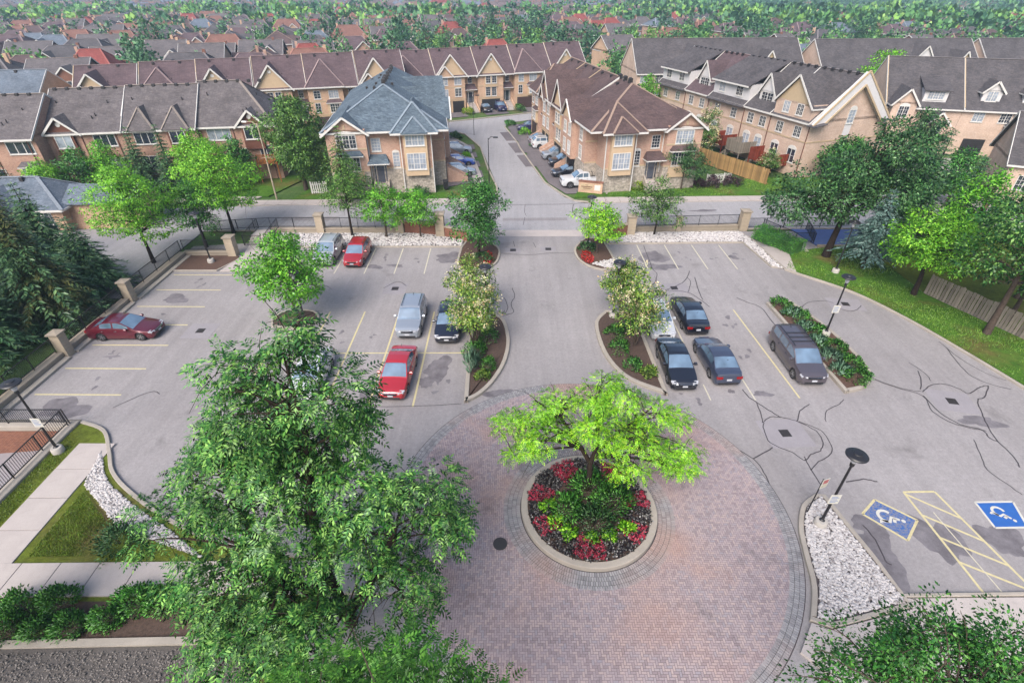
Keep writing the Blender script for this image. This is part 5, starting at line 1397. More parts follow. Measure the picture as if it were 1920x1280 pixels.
    if kind == 'pickup':
        b = MB().box(X(5.78), X(3.68), -hw*.78, hw*.78, 1.302, 1.312)
        b.build('bed_floor', M['plastic'], root)
        for sg in (1,-1): MB().box(X(5.85),X(3.62),min(sg*hw*.8,sg*hw*.98),max(sg*hw*.8,sg*hw*.98),1.25,1.36).build('bed_rail', pm, root)
        MB().box(X(5.88),X(5.8),-hw*.9,hw*.9,1.0,1.36).build('tailgate', pm, root)
        rk = MB()
        for sg in (1,-1): rk.beam((X(3.75),sg*hw*.85,1.36),(X(3.75),sg*hw*.85,1.92),.06,.06); rk.beam((X(5.6),sg*hw*.85,1.36),(X(5.6),sg*hw*.85,1.8),.06,.06)
        rk.beam((X(3.75),-hw*.85,1.9),(X(3.75),hw*.85,1.9),.06,.06)
        rk.build('headache_rack', M['iron'], root)
    MB().beam((X(L-.95),0,max(cz)+.02),(X(L-.80),0,max(cz)+.12),.03,.03).build('antenna', M['plastic'], root)
    return root
WHEELS = {}
PT = {'red': paint('red', C(206,40,52), .15), 'crimson': paint('crimson', C(196,34,46), .15), 'maroon': paint('maroon', C(118,28,50), .3), 'silver': paint('silver', C(196,204,216), .5), 'pearl': paint('pearl', C(216,222,226), .35),
      'black': paint('black', C(30,32,46), .2), 'navy': paint('navy', C(34,38,58), .3), 'graphite': paint('graphite', C(84,92,116), .4), 'taupe': paint('taupe', C(112,104,112), .4), 'white': paint('white', C(236,238,242), .0), 'blue': paint('blue', C(44,84,190), .3), 'indigo': paint('indigo', C(58,60,110), .3)}
GP = 'cars parked in the front lot'
car('sedan', 'parked_car', (-27.9,31.25), 1, PT['maroon'], 'maroon sedan parked side-on against the left wall', GP)
car('suv', 'parked_car', (-17.0,44.2), -90, PT['pearl'], 'silver-white car in the top row left of the red hatchback', GP)
car('hatch', 'parked_car', (-14.25,43.9), -91, PT['crimson'], 'red hatchback with roof rails in the top row', GP)
car('suv', 'parked_car', (-7.45,32.7), -90, PT['silver'], 'silver SUV facing the camera behind the red sedan', GP)
car('sedan', 'parked_car', (-4.65,32.2), -89, PT['navy'], 'black sedan half hidden under the left lilac', GP)
car('sedan', 'parked_car', (-7.3,26.2), -92, PT['red'], 'bright red sedan in the middle of the left lot', GP)
car('sedan', 'parked_car', (-12.8,26.0), -90, PT['white'], 'white car glimpsed through the big ash leaves', GP)
car('sedan', 'parked_car', (10.8,32.6), -90, PT['white'], 'white car half hidden under the right lilac', GP)
car('sedan', 'parked_car', (13.35,33.3), 91, PT['black'], 'black sedan with its tail to the camera, beside the white car', GP)
car('sedan', 'parked_car', (10.75,27.1), -90, PT['black'], 'black sedan facing the camera in front of the white car', GP)
car('sedan', 'parked_car', (13.55,27.6), 92, PT['graphite'], 'dark blue-grey sedan with its tail to the camera', GP)
car('van', 'parked_minivan', (19.0,27.8), -90, PT['taupe'], 'grey-brown minivan beside the shrub island', GP, cat='minivan')
car('pickup', 'parked_pickup', (9.0,64.9,.0), 187, PT['white'], 'white pickup truck nosing out by the sign wall', None, cat='pickup')
GC = 'cars in the townhouse driveways'
car('suv', 'parked_car', (5.3,83.6,.0), 12, PT['white'], 'white SUV parked tail-out in the right driveways', GC)
car('sedan', 'parked_car', (5.0,86.6,.0), 12, PT['silver'], 'pale car tucked behind the white SUV', GC)
car('suv', 'parked_car', (6.6,77.4,.0), 190, PT['silver'], 'silver SUV facing the courtyard road', GC)
car('suv', 'parked_car', (7.4,73.8,.0), 190, PT['black'], 'black SUV next to the silver one on the driveways', GC)
car('sedan', 'parked_car', (7.6,69.2,.0), 190, PT['black'], 'black car mostly hidden behind the white pickup', GC)
car('sedan', 'parked_car', (3.2,95.4,.0), 192, PT['indigo'], 'dark blue car at the far end of the right driveways', GC)
car('suv', 'parked_car', (-8.3,80.0,.0), 8, PT['silver'], 'silver car on the far left driveway', GC)
car('sedan', 'parked_car', (-7.6,74.0,.0), 8, PT['blue'], 'bright blue car on the left driveway', GC)
car('hatch', 'parked_car', (-7.0,69.3,.0), 8, PT['silver'], 'pale green-grey car nearest the blue-roofed house corner', GC)
car('sedan', 'parked_car', (-5.4,111.6,.0), 290, PT['black'], 'black car in the open left garage of the back row', GC)
car('suv', 'parked_car', (-2.5,112.4,.0), 290, PT['indigo'], 'dark blue car in the open right garage of the back row', GC)

# ------------------------------------------------------------------ lamps, fences, walls, signs
def lamp_post(loc, label, h=4.75, base=True, plate=None):
    root = empty('lamp_post', (loc[0],loc[1],loc[2] if len(loc) > 2 else .1), 0, label, 'lamp post', 'black disc-topped lamp posts')
    if base: MB().lathe([(.27,-.15),(.3,.0),(.29,.28),(.25,.34),(.02,.36)], 20).build('base', M['lampbase'], root, smooth=40)
    MB().lathe([(.13,.3),(.13,.36),(.07,.42),(.062,1.2),(.05,h-.75),(.09,h-.72),(.1,h-.6),(.06,h-.5)], 12).build('pole', M['iron'], root, smooth=30)
    MB().lathe([(.09,h-.52),(.13,h-.40),(.13,h-.18),(.1,h-.10)], 14).build('lamp_glass', M['headlamp'], root, smooth=40)
    MB().lathe([(.44,h-.12),(.45,h-.08),(.40,h-.03),(.2,h+.02),(.18,h+.06),(.02,h+.075)], 28).build('lamp_hat', M['iron'], root, smooth=25)
    if plate:
        MB().box(-.24,.24,-.075,-.062,plate,plate+.6).build('notice_board', M['whitepaint'], root)
        mb = MB()
        for i in range(5): mb.box(-.18,.18 if i % 2 else .1,-.0775,-.0765,plate+.1+i*.09,plate+.13+i*.09)
        mb.build('notice_text', M['bluepaint2'], root)
    return root
lamp_post((*(-24.66, 19.7),.08), 'lamp post with a notice beside the ramp railing', 4.85, plate=1.9)
lamp_post((*(14.47, 15.08),.1), 'lamp post standing in white stones by the paved circle', 4.75, plate=1.6)
lamp_post((*(22.56, 30.87),.2), 'lamp post in the minivan shrub island', 4.75, plate=1.9)
lamp_post((-15.0,31.6,.1), 'lamp post in front of the bright green maple', 4.8)
lamp_post((-1.9,33.2,.15), 'lamp post among the left lilac trees', 4.4)
lamp_post((7.7,33.5,.15), 'lamp post among the right lilac trees', 4.6)
lamp_post((7.4,46.8,.1), 'lamp post behind the small yellow-green tree', 4.8)
lamp_post((*(28.5, 40.92),.1), 'lamp post on the right lawn before the blue spruce', 4.7)
lamp_post((*(-27.48, 42.93),.1), 'lamp post on the brown bed inside the wall corner', 4.7)
# wrapped sign post next to the near lamp
sp = empty('sign_post', (*(14.21, 15.77),.1), R(20), 'slim sign post with small white signs by the stone bed', 'sign post')
MB().tube([(0,0,-.1),(0,0,2.35)], .03, 8).build('post', M['iron'], sp)
MB().box(-.05,.35,-.05,-.035,1.75,2.35).build('sign_panel', M['whitepaint'], sp)
MB().box(0,.30,-.054,-.051,2.05,2.3).build('sign_mark', plain('sign_red', C(206,120,120), .6), sp)
MB().box(-.02,.32,-.053,-.0505,1.8,1.98).build('sign_mark', M['linewhite'], sp)

# ---- railings: posts are parts, the thin bars are one mass per run
def railing(pts, zs, label, h=1.05, name='railing', gap=.125, post=1.9, curbtop=0.0, mat='iron'):
    """pts 2-D polyline, zs ground height at each point"""
    root = empty(name, (*pts[0], 0), 0, label, 'railing')
    ox, oy = pts[0]
    bars, rails = MB(), MB()
    pm_ = MB().box(-.025,.025,-.025,.025,0,h+.04).mesh('post')
    for (a, b, za, zb) in zip(pts[:-1], pts[1:], zs[:-1], zs[1:]):
        a = (a[0]-ox, a[1]-oy); b = (b[0]-ox, b[1]-oy)
        L = math.hypot(b[0]-a[0], b[1]-a[1])
        for hh in (h, .14):
            rails.beam((a[0],a[1],za+hh), (b[0],b[1],zb+hh), .045, .045)
        k = max(1, round(L/post))
        for i in range(k+1):
            t = i/k
            obj('post', pm_, M[mat], root, (a[0]+(b[0]-a[0])*t, a[1]+(b[1]-a[1])*t, za+(zb-za)*t))
        q = int(L/gap)
        for i in range(1, q):
            t = i/q; x, y, z = a[0]+(b[0]-a[0])*t, a[1]+(b[1]-a[1])*t, za+(zb-za)*t
            bars.box(x-.009, x+.009, y-.009, y+.009, z+.14, z+h)
    rails.build('rail', M[mat], root)
    o = bars.build('baluster', M[mat], root); o['kind'] = 'stuff'
    return root
def lowwall(a, b, w, h, label, mat='wallcap', cap=True, z0=-.1):
    L = math.hypot(b[0]-a[0], b[1]-a[1])
    root = empty('low_wall', (*a, 0), math.atan2(b[1]-a[1], b[0]-a[0]), label, 'wall')
    MB().bbox(0, L, -w/2, w/2, z0, h, .02).build('wall_base', M[mat], root)
    if cap: MB().bbox(-.02, L+.02, -w/2-.05, w/2+.05, h+.002, h+.1, .02).build('coping', M['wallcap'], root)
    return root
def pillar(loc, label, h=1.75, s=.62, rz=0, z=0):
    root = empty('wall_pillar', (*loc, z), rz, label, 'pillar', 'stone pillars along the fence')
    k = 6; hh = h/k
    me = MB().bbox(-s/2,s/2,-s/2,s/2,0,hh-.012,.012).mesh('block')
    for i in range(k): obj('block', me, M['pillar'], root, (0,0,i*hh-.02))
    MB().box(-s/2+.02,s/2-.02,-s/2+.02,s/2-.02,-.1,h-.04).build('core', M['wallcap'], root)
    MB().add([(-s/2-.09,-s/2-.09,h-.03),(s/2+.09,-s/2-.09,h-.03),(s/2+.09,s/2+.09,h-.03),(-s/2-.09,s/2+.09,h-.03),(-s/2-.09,-s/2-.09,h+.07),(s/2+.09,-s/2-.09,h+.07),(s/2+.09,s/2+.09,h+.07),(-s/2-.09,s/2+.09,h+.07),(0,0,h+.17)],
             [(3,2,1,0),(0,1,5,4),(1,2,6,5),(2,3,7,6),(3,0,4,7),(4,5,8),(5,6,8),(6,7,8),(7,4,8)]).build('cap', M['wallcap'], root)
    return root
# left wall
for (a, b, lb) in (((-30.75,22.4),(-30.75,28.35),'low concrete wall with ledge below the third pillar'),((-30.75,29.05),(-30.75,35.65),'low concrete wall behind the maroon sedan'),((-30.75,36.35),(-30.75,44.3),'low concrete wall running up to the brown bed')):
    w = lowwall(a, b, .5, .38, lb)
    MB().bbox(0, math.hypot(b[0]-a[0], b[1]-a[1]), -.72, -.3, -.1, .16, .02).build('ledge', M['kerb'], w)
lowwall((-30.7,44.55), (-26.4,44.55), .4, .35, 'short concrete wall at the corner by the brown bed')
pillar((-30.55,28.7), 'stone pillar nearest the lamp with the notice', 1.8); pillar((-30.55,36.0), 'stone pillar beside the spruces above the maroon sedan', 1.8); pillar((-26.1,44.5), 'stone pillar at the top of the concrete path by the stairs', 1.9, .75); pillar((-30.7,22.0), 'stone pillar at the left end of the lot by the ramp', 1.7)
railing([(-30.85,22.5),(-30.85,28.3)], [.48,.48], 'black railing on the left wall below the second pillar')
railing([(-30.85,29.1),(-30.85,35.6)], [.48,.48], 'black railing on the left wall behind the maroon sedan')
railing([(-30.85,36.4),(-30.85,44.4)], [.48,.48], 'black railing on the left wall up to the corner')
railing([(-30.7,44.6),(-26.6,44.6)], [.45,.45], 'black railing across the brown bed corner')
sheet('corner_bed', [(-30.4,41.3),(-26.2,41.3),(-25.3,43.5),(-25.6,44.3),(-30.4,44.3)], .1, M['mulch'], .12, 'brown mulch bed inside the wall corner', cat='planting bed')
kerb([(-30.4,41.2),(-26.2,41.2),(-25.2,43.4)], .16, .14, False, label='kerb below the brown corner bed')
sheet('path', [(-25.9,41.2),(-23.9,41.2),(-22.8,46.0),(-23.6,46.9),(-25.6,46.9),(-25.2,44.4)], .11, M['walk'], .15, 'pale concrete path up to the street stairs', cat='path')
# street stairs on the left
st = empty('street_stairs', (-25.9,46.9,0), 0, 'concrete stairs with black rails up to the street', 'stairs')
for i in range(4): MB().bbox(.1, 1.9, i*.32, 2.4, -.1+(.001 if i else 0), .12+i*.15, .02).build('step', M['walk'], st)
railing([(-26.0,46.6),(-25.7,49.6)], [.1,.6], 'black stair railing on the left of the street stairs')
railing([(-23.9,46.6),(-23.7,49.7)], [.1,.6], 'black stair railing between stairs and stone bed')
railing([(-25.9,46.5),(-24.2,46.5)], [.1,.1], 'short black railing panel at the foot of the stairs')
# street fence, left of the entrance
lowwall((-24.6,50.0), (-9.3,50.0), .4, .42, 'low stone wall under the street fence behind the parked cars')
railing([(-31.5,50.0),(-24.6,50.0),(-19.9,50.0)], [.1,.52,.52], 'black street fence left of the fence pillar')
railing([(-19.2,50.0),(-12.2,50.0)], [.52,.52], 'black street fence behind the red hatchback')
pillar((-19.5,49.95), 'stone fence pillar behind the silver-white car', 1.95, .75); pillar((-11.4,49.9), 'stone pillar at the left end of the low brick wall', 2.0, .8); pillar((-7.2,49.0), 'taller stone pillar at the entrance end of the brick wall', 2.4, .85)
def brickwall(a, b, h, label):
    L = math.hypot(b[0]-a[0], b[1]-a[1])
    root = empty('brick_wall', (*a,0), math.atan2(b[1]-a[1], b[0]-a[0]), label, 'wall')
    MB().box(0, L, -.16, .16, -.1, h).build('wall_base', M['brick_rust'], root)
    MB().bbox(-.02, L+.02, -.2, .2, h+.002, h+.1, .02).build('coping', M['wallcap'], root)
brickwall((-10.9,49.85), (-7.7,49.2), 1.3, 'low rust brick wall between two stone pillars'); brickwall((-6.7,48.8), (-4.3,47.6), 1.1, 'curved end of the rust brick wall behind the round tree')
brickwall((9.4,48.2), (11.6,49.2), 1.2, 'low rust brick wall behind the yellow-green tree'); pillar((12.0,49.4), 'stone pillar left of the feathery tree', 2.0, .8)
lowwall((12.5,50.3), (23.4,50.9), .4, .42, 'low stone wall under the fence right of the entrance')
railing([(17.2,50.5),(23.3,50.85)], [.52,.52], 'black street fence right of the feathery tree')
railing([(12.5,50.25),(17.0,50.48)], [.52,.52], 'black street fence behind the feathery tree')
pillar((23.9,50.8), 'stone pillar where the right fence meets the ramp', 2.0, .8)
pillar((17.1,50.35), 'slim stone pillar behind the feathery tree', 1.5, .5)
railing([(24.4,50.9),(36,51.3)], [.1,.1], 'black street fence beyond the right pillar')
railing([(25.7,50.2),(27.6,47.0)], [.3,.15], 'black sloping railing along the clipped hedge')
railing([(27.6,47.0),(29.3,47.1)], [.15,.15], 'short black railing at the foot of the ramp')
railing([(29.4,46.9),(30.3,50.4)], [.15,.2], 'black railing between path and blue ramp')
M['bluetarp'] = plain('blue_ramp_coating', C(86,112,176), .55, var=.12)
sheet('ramp_surface', [(29.7,46.6),(36,46.6),(36,50.4),(28.9,50.6)], .13, M['bluetarp'], .15, 'blue coated ramp under the large dark tree', cat='ramp')
lowwall((29.6,46.4), (36,46.4), .25, .25, 'low kerb wall in front of the blue ramp', cap=False)
# garage ramp, lower left
pit = empty('garage_ramp', (-25.5,21.6,0), 0, 'sunken garage ramp with rust brick walls', 'ramp')
MB().box(-20,0,0.0,.3,-4,-.1).build('retaining_wall', M['brick_rust'], pit)
MB().box(-.12,.3,-12.6,-.001,-4,.0).build('retaining_wall', M['brick_rust'], pit)
MB().slab([(-20,-12.6,-3.6),(-.1,-12.6,-1.6),(-.1,0,-1.6),(-20,0,-3.6)], .2).build('ramp_floor', M['pad'], pit)
MB().bbox(-20,.45,-.12,.42,-.12,.22,.03).build('coping', M['kerb'], pit)
MB().bbox(-.2,.42,-12.6,-.125,-.02,.22,.03).build('coping', M['kerb'], pit)
railing([(-36,21.75),(-25.45,21.75)], [.22,.22], 'black railing along the top of the garage ramp wall')
railing([(-25.45,21.6),(-25.45,10)], [.22,.22], 'black railing down the walkway side of the garage ramp')
# sign wall by the courtyard road
sw = empty('sign_wall', (*(8.09, 62.32),0), R(-17), 'low brick sign wall with raised lettering at the courtyard entrance', 'sign')
MB().box(0,2.9,0,.35,-.1,1.35).build('wall_base', M['brick_orange'], sw)
MB().bbox(-.06,2.96,-.06,.41,1.352,1.47,.02).build('coping', M['brick_rust'], sw)
MB().box(.25,1.75,-.03,-.001,.45,1.15).build('sign_face', M['cream'], sw)
tx = MB()
rr = random.Random(8)
for row, (z, x0, x1, hh) in enumerate(((.98,.85,1.1,.08),(.76,.35,1.65,.14),(.56,.6,1.45,.12))):
    x = x0
    while x < x1:
        w = rr.uniform(.04,.09); tx.box(x, x+w, -.05, -.0305, z, z+hh*rr.uniform(.7,1)); x += w+.03
tx.build('lettering', M['brownpanel'], sw)
MB().box(1.95,2.65,-.02,-.001,.45,1.1).build('notice_panel', M['white'], sw)
# wooden fences: every board is a part
def boardfence(a, b, h, label, mat, bw=.15, gap=.012, za=0, zb=0, name='board_fence', jag=.03, mesh_h=None):
    L = math.hypot(b[0]-a[0], b[1]-a[1])
    root = empty(name, (*a, za), math.atan2(b[1]-a[1], b[0]-a[0]), label, 'fence')
    n = int(L/(bw+gap)); rr = random.Random(int(L*100))
    me = MB().box(0,bw,-.012,.012,.05,h).mesh('board')
    for i in range(n):
        o = obj('board', me, M[mat], root, (i*(bw+gap), rr.uniform(-.008,.008), (zb-za)*i/n+rr.uniform(-jag,jag)))
        o.rotation_euler.y = rr.uniform(-.012,.012)
    for zz in (.3, h-.3): MB().beam((0,.04,zz),(L,.04,zz+zb-za),.05,.09).build('fence_rail', M[mat], root)
    for i in range(int(L/2.4)+1): MB().box(i*2.4-.05,i*2.4+.05,.015,.115,-.1,h+.06).build('fence_post', M[mat], root, (0,0,(zb-za)*i*2.4/L))
    return root
boardfence((33.9,37.2), (37.4,28.6), 1.75, 'weathered grey board fence along the right lawn', 'wood_grey', .2, .04)
boardfence((26.2,76.5), (32.2,64.8), 2.0, 'new tan board fence beside the corner house lawn', 'wood_tan', .2, .02)
boardfence((24.6,65.2), (28.0,66.0), 1.3, 'white picket panel behind the purple shrubs', 'white', .1, .1)
boardfence((-24.2,61.6), (-22.3,61.9), 1.5, 'white picket panel left of the blue-roofed house', 'white', .14, .1)
# tall streetlights and street posts
def streetlight(loc, h, arm, az, label, mat='pillar', r=.11):
    root = empty('streetlight', (*loc,0), az, label, 'streetlight')
    MB().tube([(0,0,-.2),(0,0,h)], [r, r*.55], 10).build('pole', M[mat], root, smooth=40)
    MB().tube([(0,0,h-.2),(arm*.5,0,h+.15),(arm,0,h+.1)], [.05,.04,.03], 6).build('arm', M[mat], root)
    MB().bbox(arm-.1,arm+.5,-.13,.13,h+.02,h+.16,.04).build('lamp_head', M['white' if mat == 'pillar' else 'iron'], root)
streetlight((-28.0,60.2), 8.4, 1.4, R(165), 'tall pale concrete streetlight in front of the brown row')
streetlight((-2.9,65.6), 5.6, .7, R(0), 'black lamp post standing beside the courtyard road', 'iron', .07)
streetlight((-6.4,91.5), 6.0, .6, R(20), 'thin dark pole at the courtyard corner', 'iron', .05)
def bin_(loc, label):
    root = empty('wheeled_bin', (*loc,0), R(10), label, 'bin')
    MB().add([(-.24,-.26,.05),(.24,-.26,.05),(.24,.26,.05),(-.24,.26,.05),(-.3,-.34,1.0),(.3,-.34,1.0),(.3,.34,1.0),(-.3,.34,1.0)], [(3,2,1,0),(4,5,6,7),(0,1,5,4),(1,2,6,5),(2,3,7,6),(3,0,4,7)]).build('bin_body', M['plastic'], root)
    MB().bbox(-.33,.33,-.38,.36,1.0,1.1,.04).build('lid', M['plastic'], root)
    for sx in (-1,1): MB().tube([(sx*.2,.28,.1),(sx*.26,.28,.1)], .1, 10).build('wheel', M['tyre'], root)
bin_((-8.2,63.6), 'black wheeled bin at the corner of the blue-roofed house')

# ------------------------------------------------------------------ townhouses
WIN = {}
def win_mesh(w, h, nx, gx, gy, arch):
    key = (round(w,2), round(h,2), nx, gx, gy, arch)
    if key in WIN: return WIN[key]
    f = MB(); b = .07
    f.box(-w/2-b, w/2+b, -.06, .03, -b, 0); f.box(-w/2-b, w/2+b, -.06, .03, h, h+b)
    f.box(-w/2-b, -w/2, -.06, .03, 0, h); f.box(w/2, w/2+b, -.06, .03, 0, h)
    f.box(-w/2-b-.05, w/2+b+.05, -.1, .03, -b-.08, -b-.001)
    cw = w/nx
    for i in range(1, nx): f.box(-w/2+i*cw-.04, -w/2+i*cw+.04, -.05, .02, 0, h)
    for i in range(nx):
        x0 = -w/2+i*cw
        for g in range(1, gx): f.box(x0+g*cw/gx-.016, x0+g*cw/gx+.016, -.035, -.015, .001, h-.001)
        for g in range(1, gy): f.box(x0+.04, x0+cw-.04, -.037, -.013, g*h/gy-.016, g*h/gy+.016)
    if arch:
        n = 10; R_ = w/2+b
        pts = [(R_*math.cos(math.pi*i/n), arch*math.sin(math.pi*i/n)) for i in range(n+1)]
        f.add([(x, -.055, h+b+z) for x, z in pts]+[(x, .02, h+b+z) for x, z in pts], [tuple(range(n,-1,-1))]+[(i,i+1,n+1+i+1,n+1+i) for i in range(n)])
    pm_ = MB().box(-w/2, w/2, -.014, .01, 0, h).mesh('pane')
    WIN[key] = (f.mesh('window'), pm_)
    return WIN[key]

class House:
    def __init__(s, name, label, loc, rot, group=None, cat='townhouse'):
        s.root = empty(name, (loc[0], loc[1], 0), R(rot), label, cat, group)
        s.k = 0; s.rr = random.Random(hash(label) % 1000 if False else sum(map(ord, label)))
    def part(s, name, mb, mat, parent=None): return mb.build(name, M[mat], parent or s.root)
    def wall(s, x0, x1, y0, y1, z0, z1, mat, name='wall'): return s.part(name, MB().box(x0,x1,y0,y1,z0,z1), mat)
    def band(s, x0, x1, y, z, mat='cream', t=.05, h=.16): return s.part('string_course', MB().box(x0,x1,y-t,y+.02,z,z+h), mat)
    def gable_wall(s, pts, d, mat, axis='y', name='gable'):
        """pts (u,z) polygon extruded by d; axis y: u is x and the face looks to -y from pos"""
        n = len(pts); y0, y1 = d
        if axis == 'y': vs = [(u,y0,z) for u, z in pts]+[(u,y1,z) for u, z in pts]
        else: vs = [(y0,u,z) for u, z in pts]+[(y1,u,z) for u, z in pts]
        return s.part(name, MB().add(vs, [tuple(range(n)), tuple(range(2*n-1,n-1,-1))]+[(i,n+i,n+(i+1)%n,(i+1)%n) for i in range(n)]), mat)
    def slabs(s, planes, mat, t=.14, name='roof'):
        mb = MB()
        for p in planes: mb.slab(p, t)
        return s.part(name, mb, mat)
    def trim(s, segs, mat='white', w=.06, h=.2, parent=None):
        mb = MB()
        for a, b in segs: mb.beam(a, b, w, h)
        return s.part('fascia', mb, mat, parent)
    def gable_y(s, xc, hw, y0, y1, ze, zp, mat, ov=.35, wall=None, infill=None, trim='white', front=True, name='roof', wall_d=.25):
        k = (zp-ze)/hw; zo = ze-k*ov; xa, xb = xc-hw-ov, xc+hw+ov; yf = y0-ov if front else y0
        r = s.slabs([[(xa,yf,zo),(xc,yf,zp),(xc,y1,zp),(xa,y1,zo)],[(xc,yf,zp),(xb,yf,zo),(xb,y1,zo),(xc,y1,zp)]], mat, name=name)
        if front:
            s.trim([((xa,yf-.02,zo-.1),(xc,yf-.02,zp-.1)),((xb,yf-.02,zo-.1),(xc,yf-.02,zp-.1))], trim, .05, .22, r)
            s.trim([((xa-.02,yf,zo-.1),(xa-.02,y1,zo-.1)),((xb+.02,yf,zo-.1),(xb+.02,y1,zo-.1))], trim, .05, .16, r)
            if wall: s.gable_wall([(xc-hw,ze-.25),(xc+hw,ze-.25),(xc+hw,ze-.02),(xc,zp-.16),(xc-hw,ze-.02)], (y0,y0+wall_d), wall)
        return r
    def gable_x(s, x0, x1, y0, y1, ze, zp, mat, ov=.4, hipl=0.0, hipr=0.0, trim='white', wall=None, ovx=None, name='roof', zback=None):
        yc = (y0+y1)/2; k = (zp-ze)/(yc-y0); zo = ze-k*ov; ya, yb = y0-ov, y1+ov; ox = ov if ovx is None else ovx
        xa, xb = x0-ox, x1+ox; rl = x0+hipl if hipl else xa; rr_ = x1-hipr if hipr else xb
        pl = [[(xa,ya,zo),(xb,ya,zo),(rr_,yc,zp),(rl,yc,zp)],[(xb,yb,zo),(xa,yb,zo),(rl,yc,zp),(rr_,yc,zp)]]
        if hipl: pl.append([(xa,yb,zo),(xa,ya,zo),(rl,yc,zp)])
        if hipr: pl.append([(xb,ya,zo),(xb,yb,zo),(rr_,yc,zp)])
        r = s.slabs(pl, mat, name=name)
        tr = [((xa,ya-.02,zo-.09),(xb,ya-.02,zo-.09))]
        if hipl: tr.append(((xa-.02,ya,zo-.09),(xa-.02,yb,zo-.09)))
        else: tr += [((xa-.01,ya,zo-.05),(xa-.01,yc,zp-.05)),((xa-.01,yb,zo-.05),(xa-.01,yc,zp-.05))]
        if hipr: tr.append(((xb+.02,ya,zo-.09),(xb+.02,yb,zo-.09)))
        else: tr += [((xb+.01,ya,zo-.05),(xb+.01,yc,zp-.05)),((xb+.01,yb,zo-.05),(xb+.01,yc,zp-.05))]
        s.trim(tr, trim, .06, .2, r)
        # ridge cap
        s.part('ridge_cap', MB().beam((rl,yc,zp+.02),(rr_,yc,zp+.02),.3,.05), 'cap_'+mat[5:], r)
        if hipr:
            for yy in (ya,yb): s.part('ridge_cap', MB().beam((xb,yy,zo+.03),(rr_,yc,zp+.03),.3,.05), 'cap_'+mat[5:], r)
        if hipl:
            for yy in (ya,yb): s.part('ridge_cap', MB().beam((xa,yy,zo+.03),(rl,yc,zp+.03),.3,.05), 'cap_'+mat[5:], r)
        if wall:
            if not hipl: s.gable_wall([(y0,ze-.3),(y1,ze-.3),(y1,ze-.02),(yc,zp-.16),(y0,ze-.02)], (x0,x0+.25), wall, 'x')
            if not hipr: s.gable_wall([(y0,ze-.3),(y1,ze-.3),(y1,ze-.02),(yc,zp-.16),(y0,ze-.02)], (x1-.25,x1), wall, 'x')
        return r
    def win(s, x, z, w, h, y=0.0, face='f', nx=3, gx=2, gy=3, arch=0, curtain=None, mat='white', parent=None):
        f, p = win_mesh(w, h, nx, gx, gy, arch)
        if face == 'f': loc, rz = (x, y, z), 0
        elif face == 'r': loc, rz = (y, x, z), R(90)
        else: loc, rz = (y, x, z), R(-90)
        o = bpy.data.objects.new('window', f); o.location = loc; o.rotation_euler = (0,0,rz); put(o, parent or s.root)
        if not f.materials: f.materials.append(M[mat])
        c = curtain if curtain is not None else s.rr.random() < .35
        if not p.materials: p.materials.append(M['glass'])
        q = bpy.data.objects.new('pane', p); put(q, o)
        if c:
            q.material_slots[0].link = 'OBJECT'; q.material_slots[0].material = M['glass_curtain']
        return o
    def vents(s, pts, size=(.32,.32,.22), mat='vent'):
        key = ('vent', size)
        if key not in WIN: WIN[key] = MB().bbox(-size[0]/2,size[0]/2,-size[1]/2,size[1]/2,-.2,size[2],.05).mesh('roof_vent')
        for p in pts: obj('roof_vent', WIN[key], M[mat], s.root, p)
    def stacks(s, pts, h=.28, r=.05):
        for p in pts: s.part('vent_pipe', MB().tube([p, (p[0],p[1],p[2]+h)], r, 6), 'vent')
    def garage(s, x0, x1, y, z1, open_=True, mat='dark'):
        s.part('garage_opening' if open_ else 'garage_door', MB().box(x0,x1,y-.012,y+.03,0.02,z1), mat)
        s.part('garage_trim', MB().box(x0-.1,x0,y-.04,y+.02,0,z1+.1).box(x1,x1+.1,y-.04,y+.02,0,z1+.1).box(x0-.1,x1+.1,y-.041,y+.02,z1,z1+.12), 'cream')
    def steps(s, x0, x1, y0, y1, z1, mat='brick_orange', n=6):
        """stairs rising from y0 (front) to y1 at the wall, with low side walls"""
        for i in range(n): s.part('step', MB().box(x0+.2,x1-.2,y0+(y1-y0)*i/n,y1,0,z1*(i+1)/n), 'walk')
        for (a, b) in ((x0,x0+.2),(x1-.2,x1)):
            s.part('stair_wall', MB().add([(a,y0,0),(b,y0,0),(b,y1,0),(a,y1,0),(a,y0,.55),(b,y0,.55),(b,y1,z1+.7),(a,y1,z1+.7)], [(3,2,1,0),(4,5,6,7),(0,1,5,4),(1,2,6,5),(2,3,7,6),(3,0,4,7)]), mat)
    def canopy(s, x0, x1, y, z0, z1, d, mat):
        r = s.part('canopy', MB().add([(x0,y,z0),(x1,y,z0),(x1-.35,y+.001,z1),(x0+.35,y+.001,z1),(x0,y-d,z0),(x1,y-d,z0)], [(4,5,2,3),(5,1,2),(0,4,3),(0,1,5,4)]), mat)
        s.part('canopy_fascia', MB().box(x0-.02,x1+.02,y-d-.02,y,z0-.12,z0-.002), 'white', r)
    def door(s, x, y, z, w=1.0, h=2.1, mat='white', panel='glass'):
        d = s.part('door', MB().box(x-w/2-.25,x+w/2+.25,y-.05,y+.02,z,z+h+.1), mat)
        s.part('door_panel', MB().box(x-w/2+.08,x+w/2-.08,y-.065,y-.051,z+.1,z+h-.1), panel, d)
        for sg in (-1,1): s.part('sidelight', MB().box(x+sg*(w/2+.13)-.08,x+sg*(w/2+.13)+.08,y-.062,y-.051,z+.2,z+h-.1), 'glass', d)

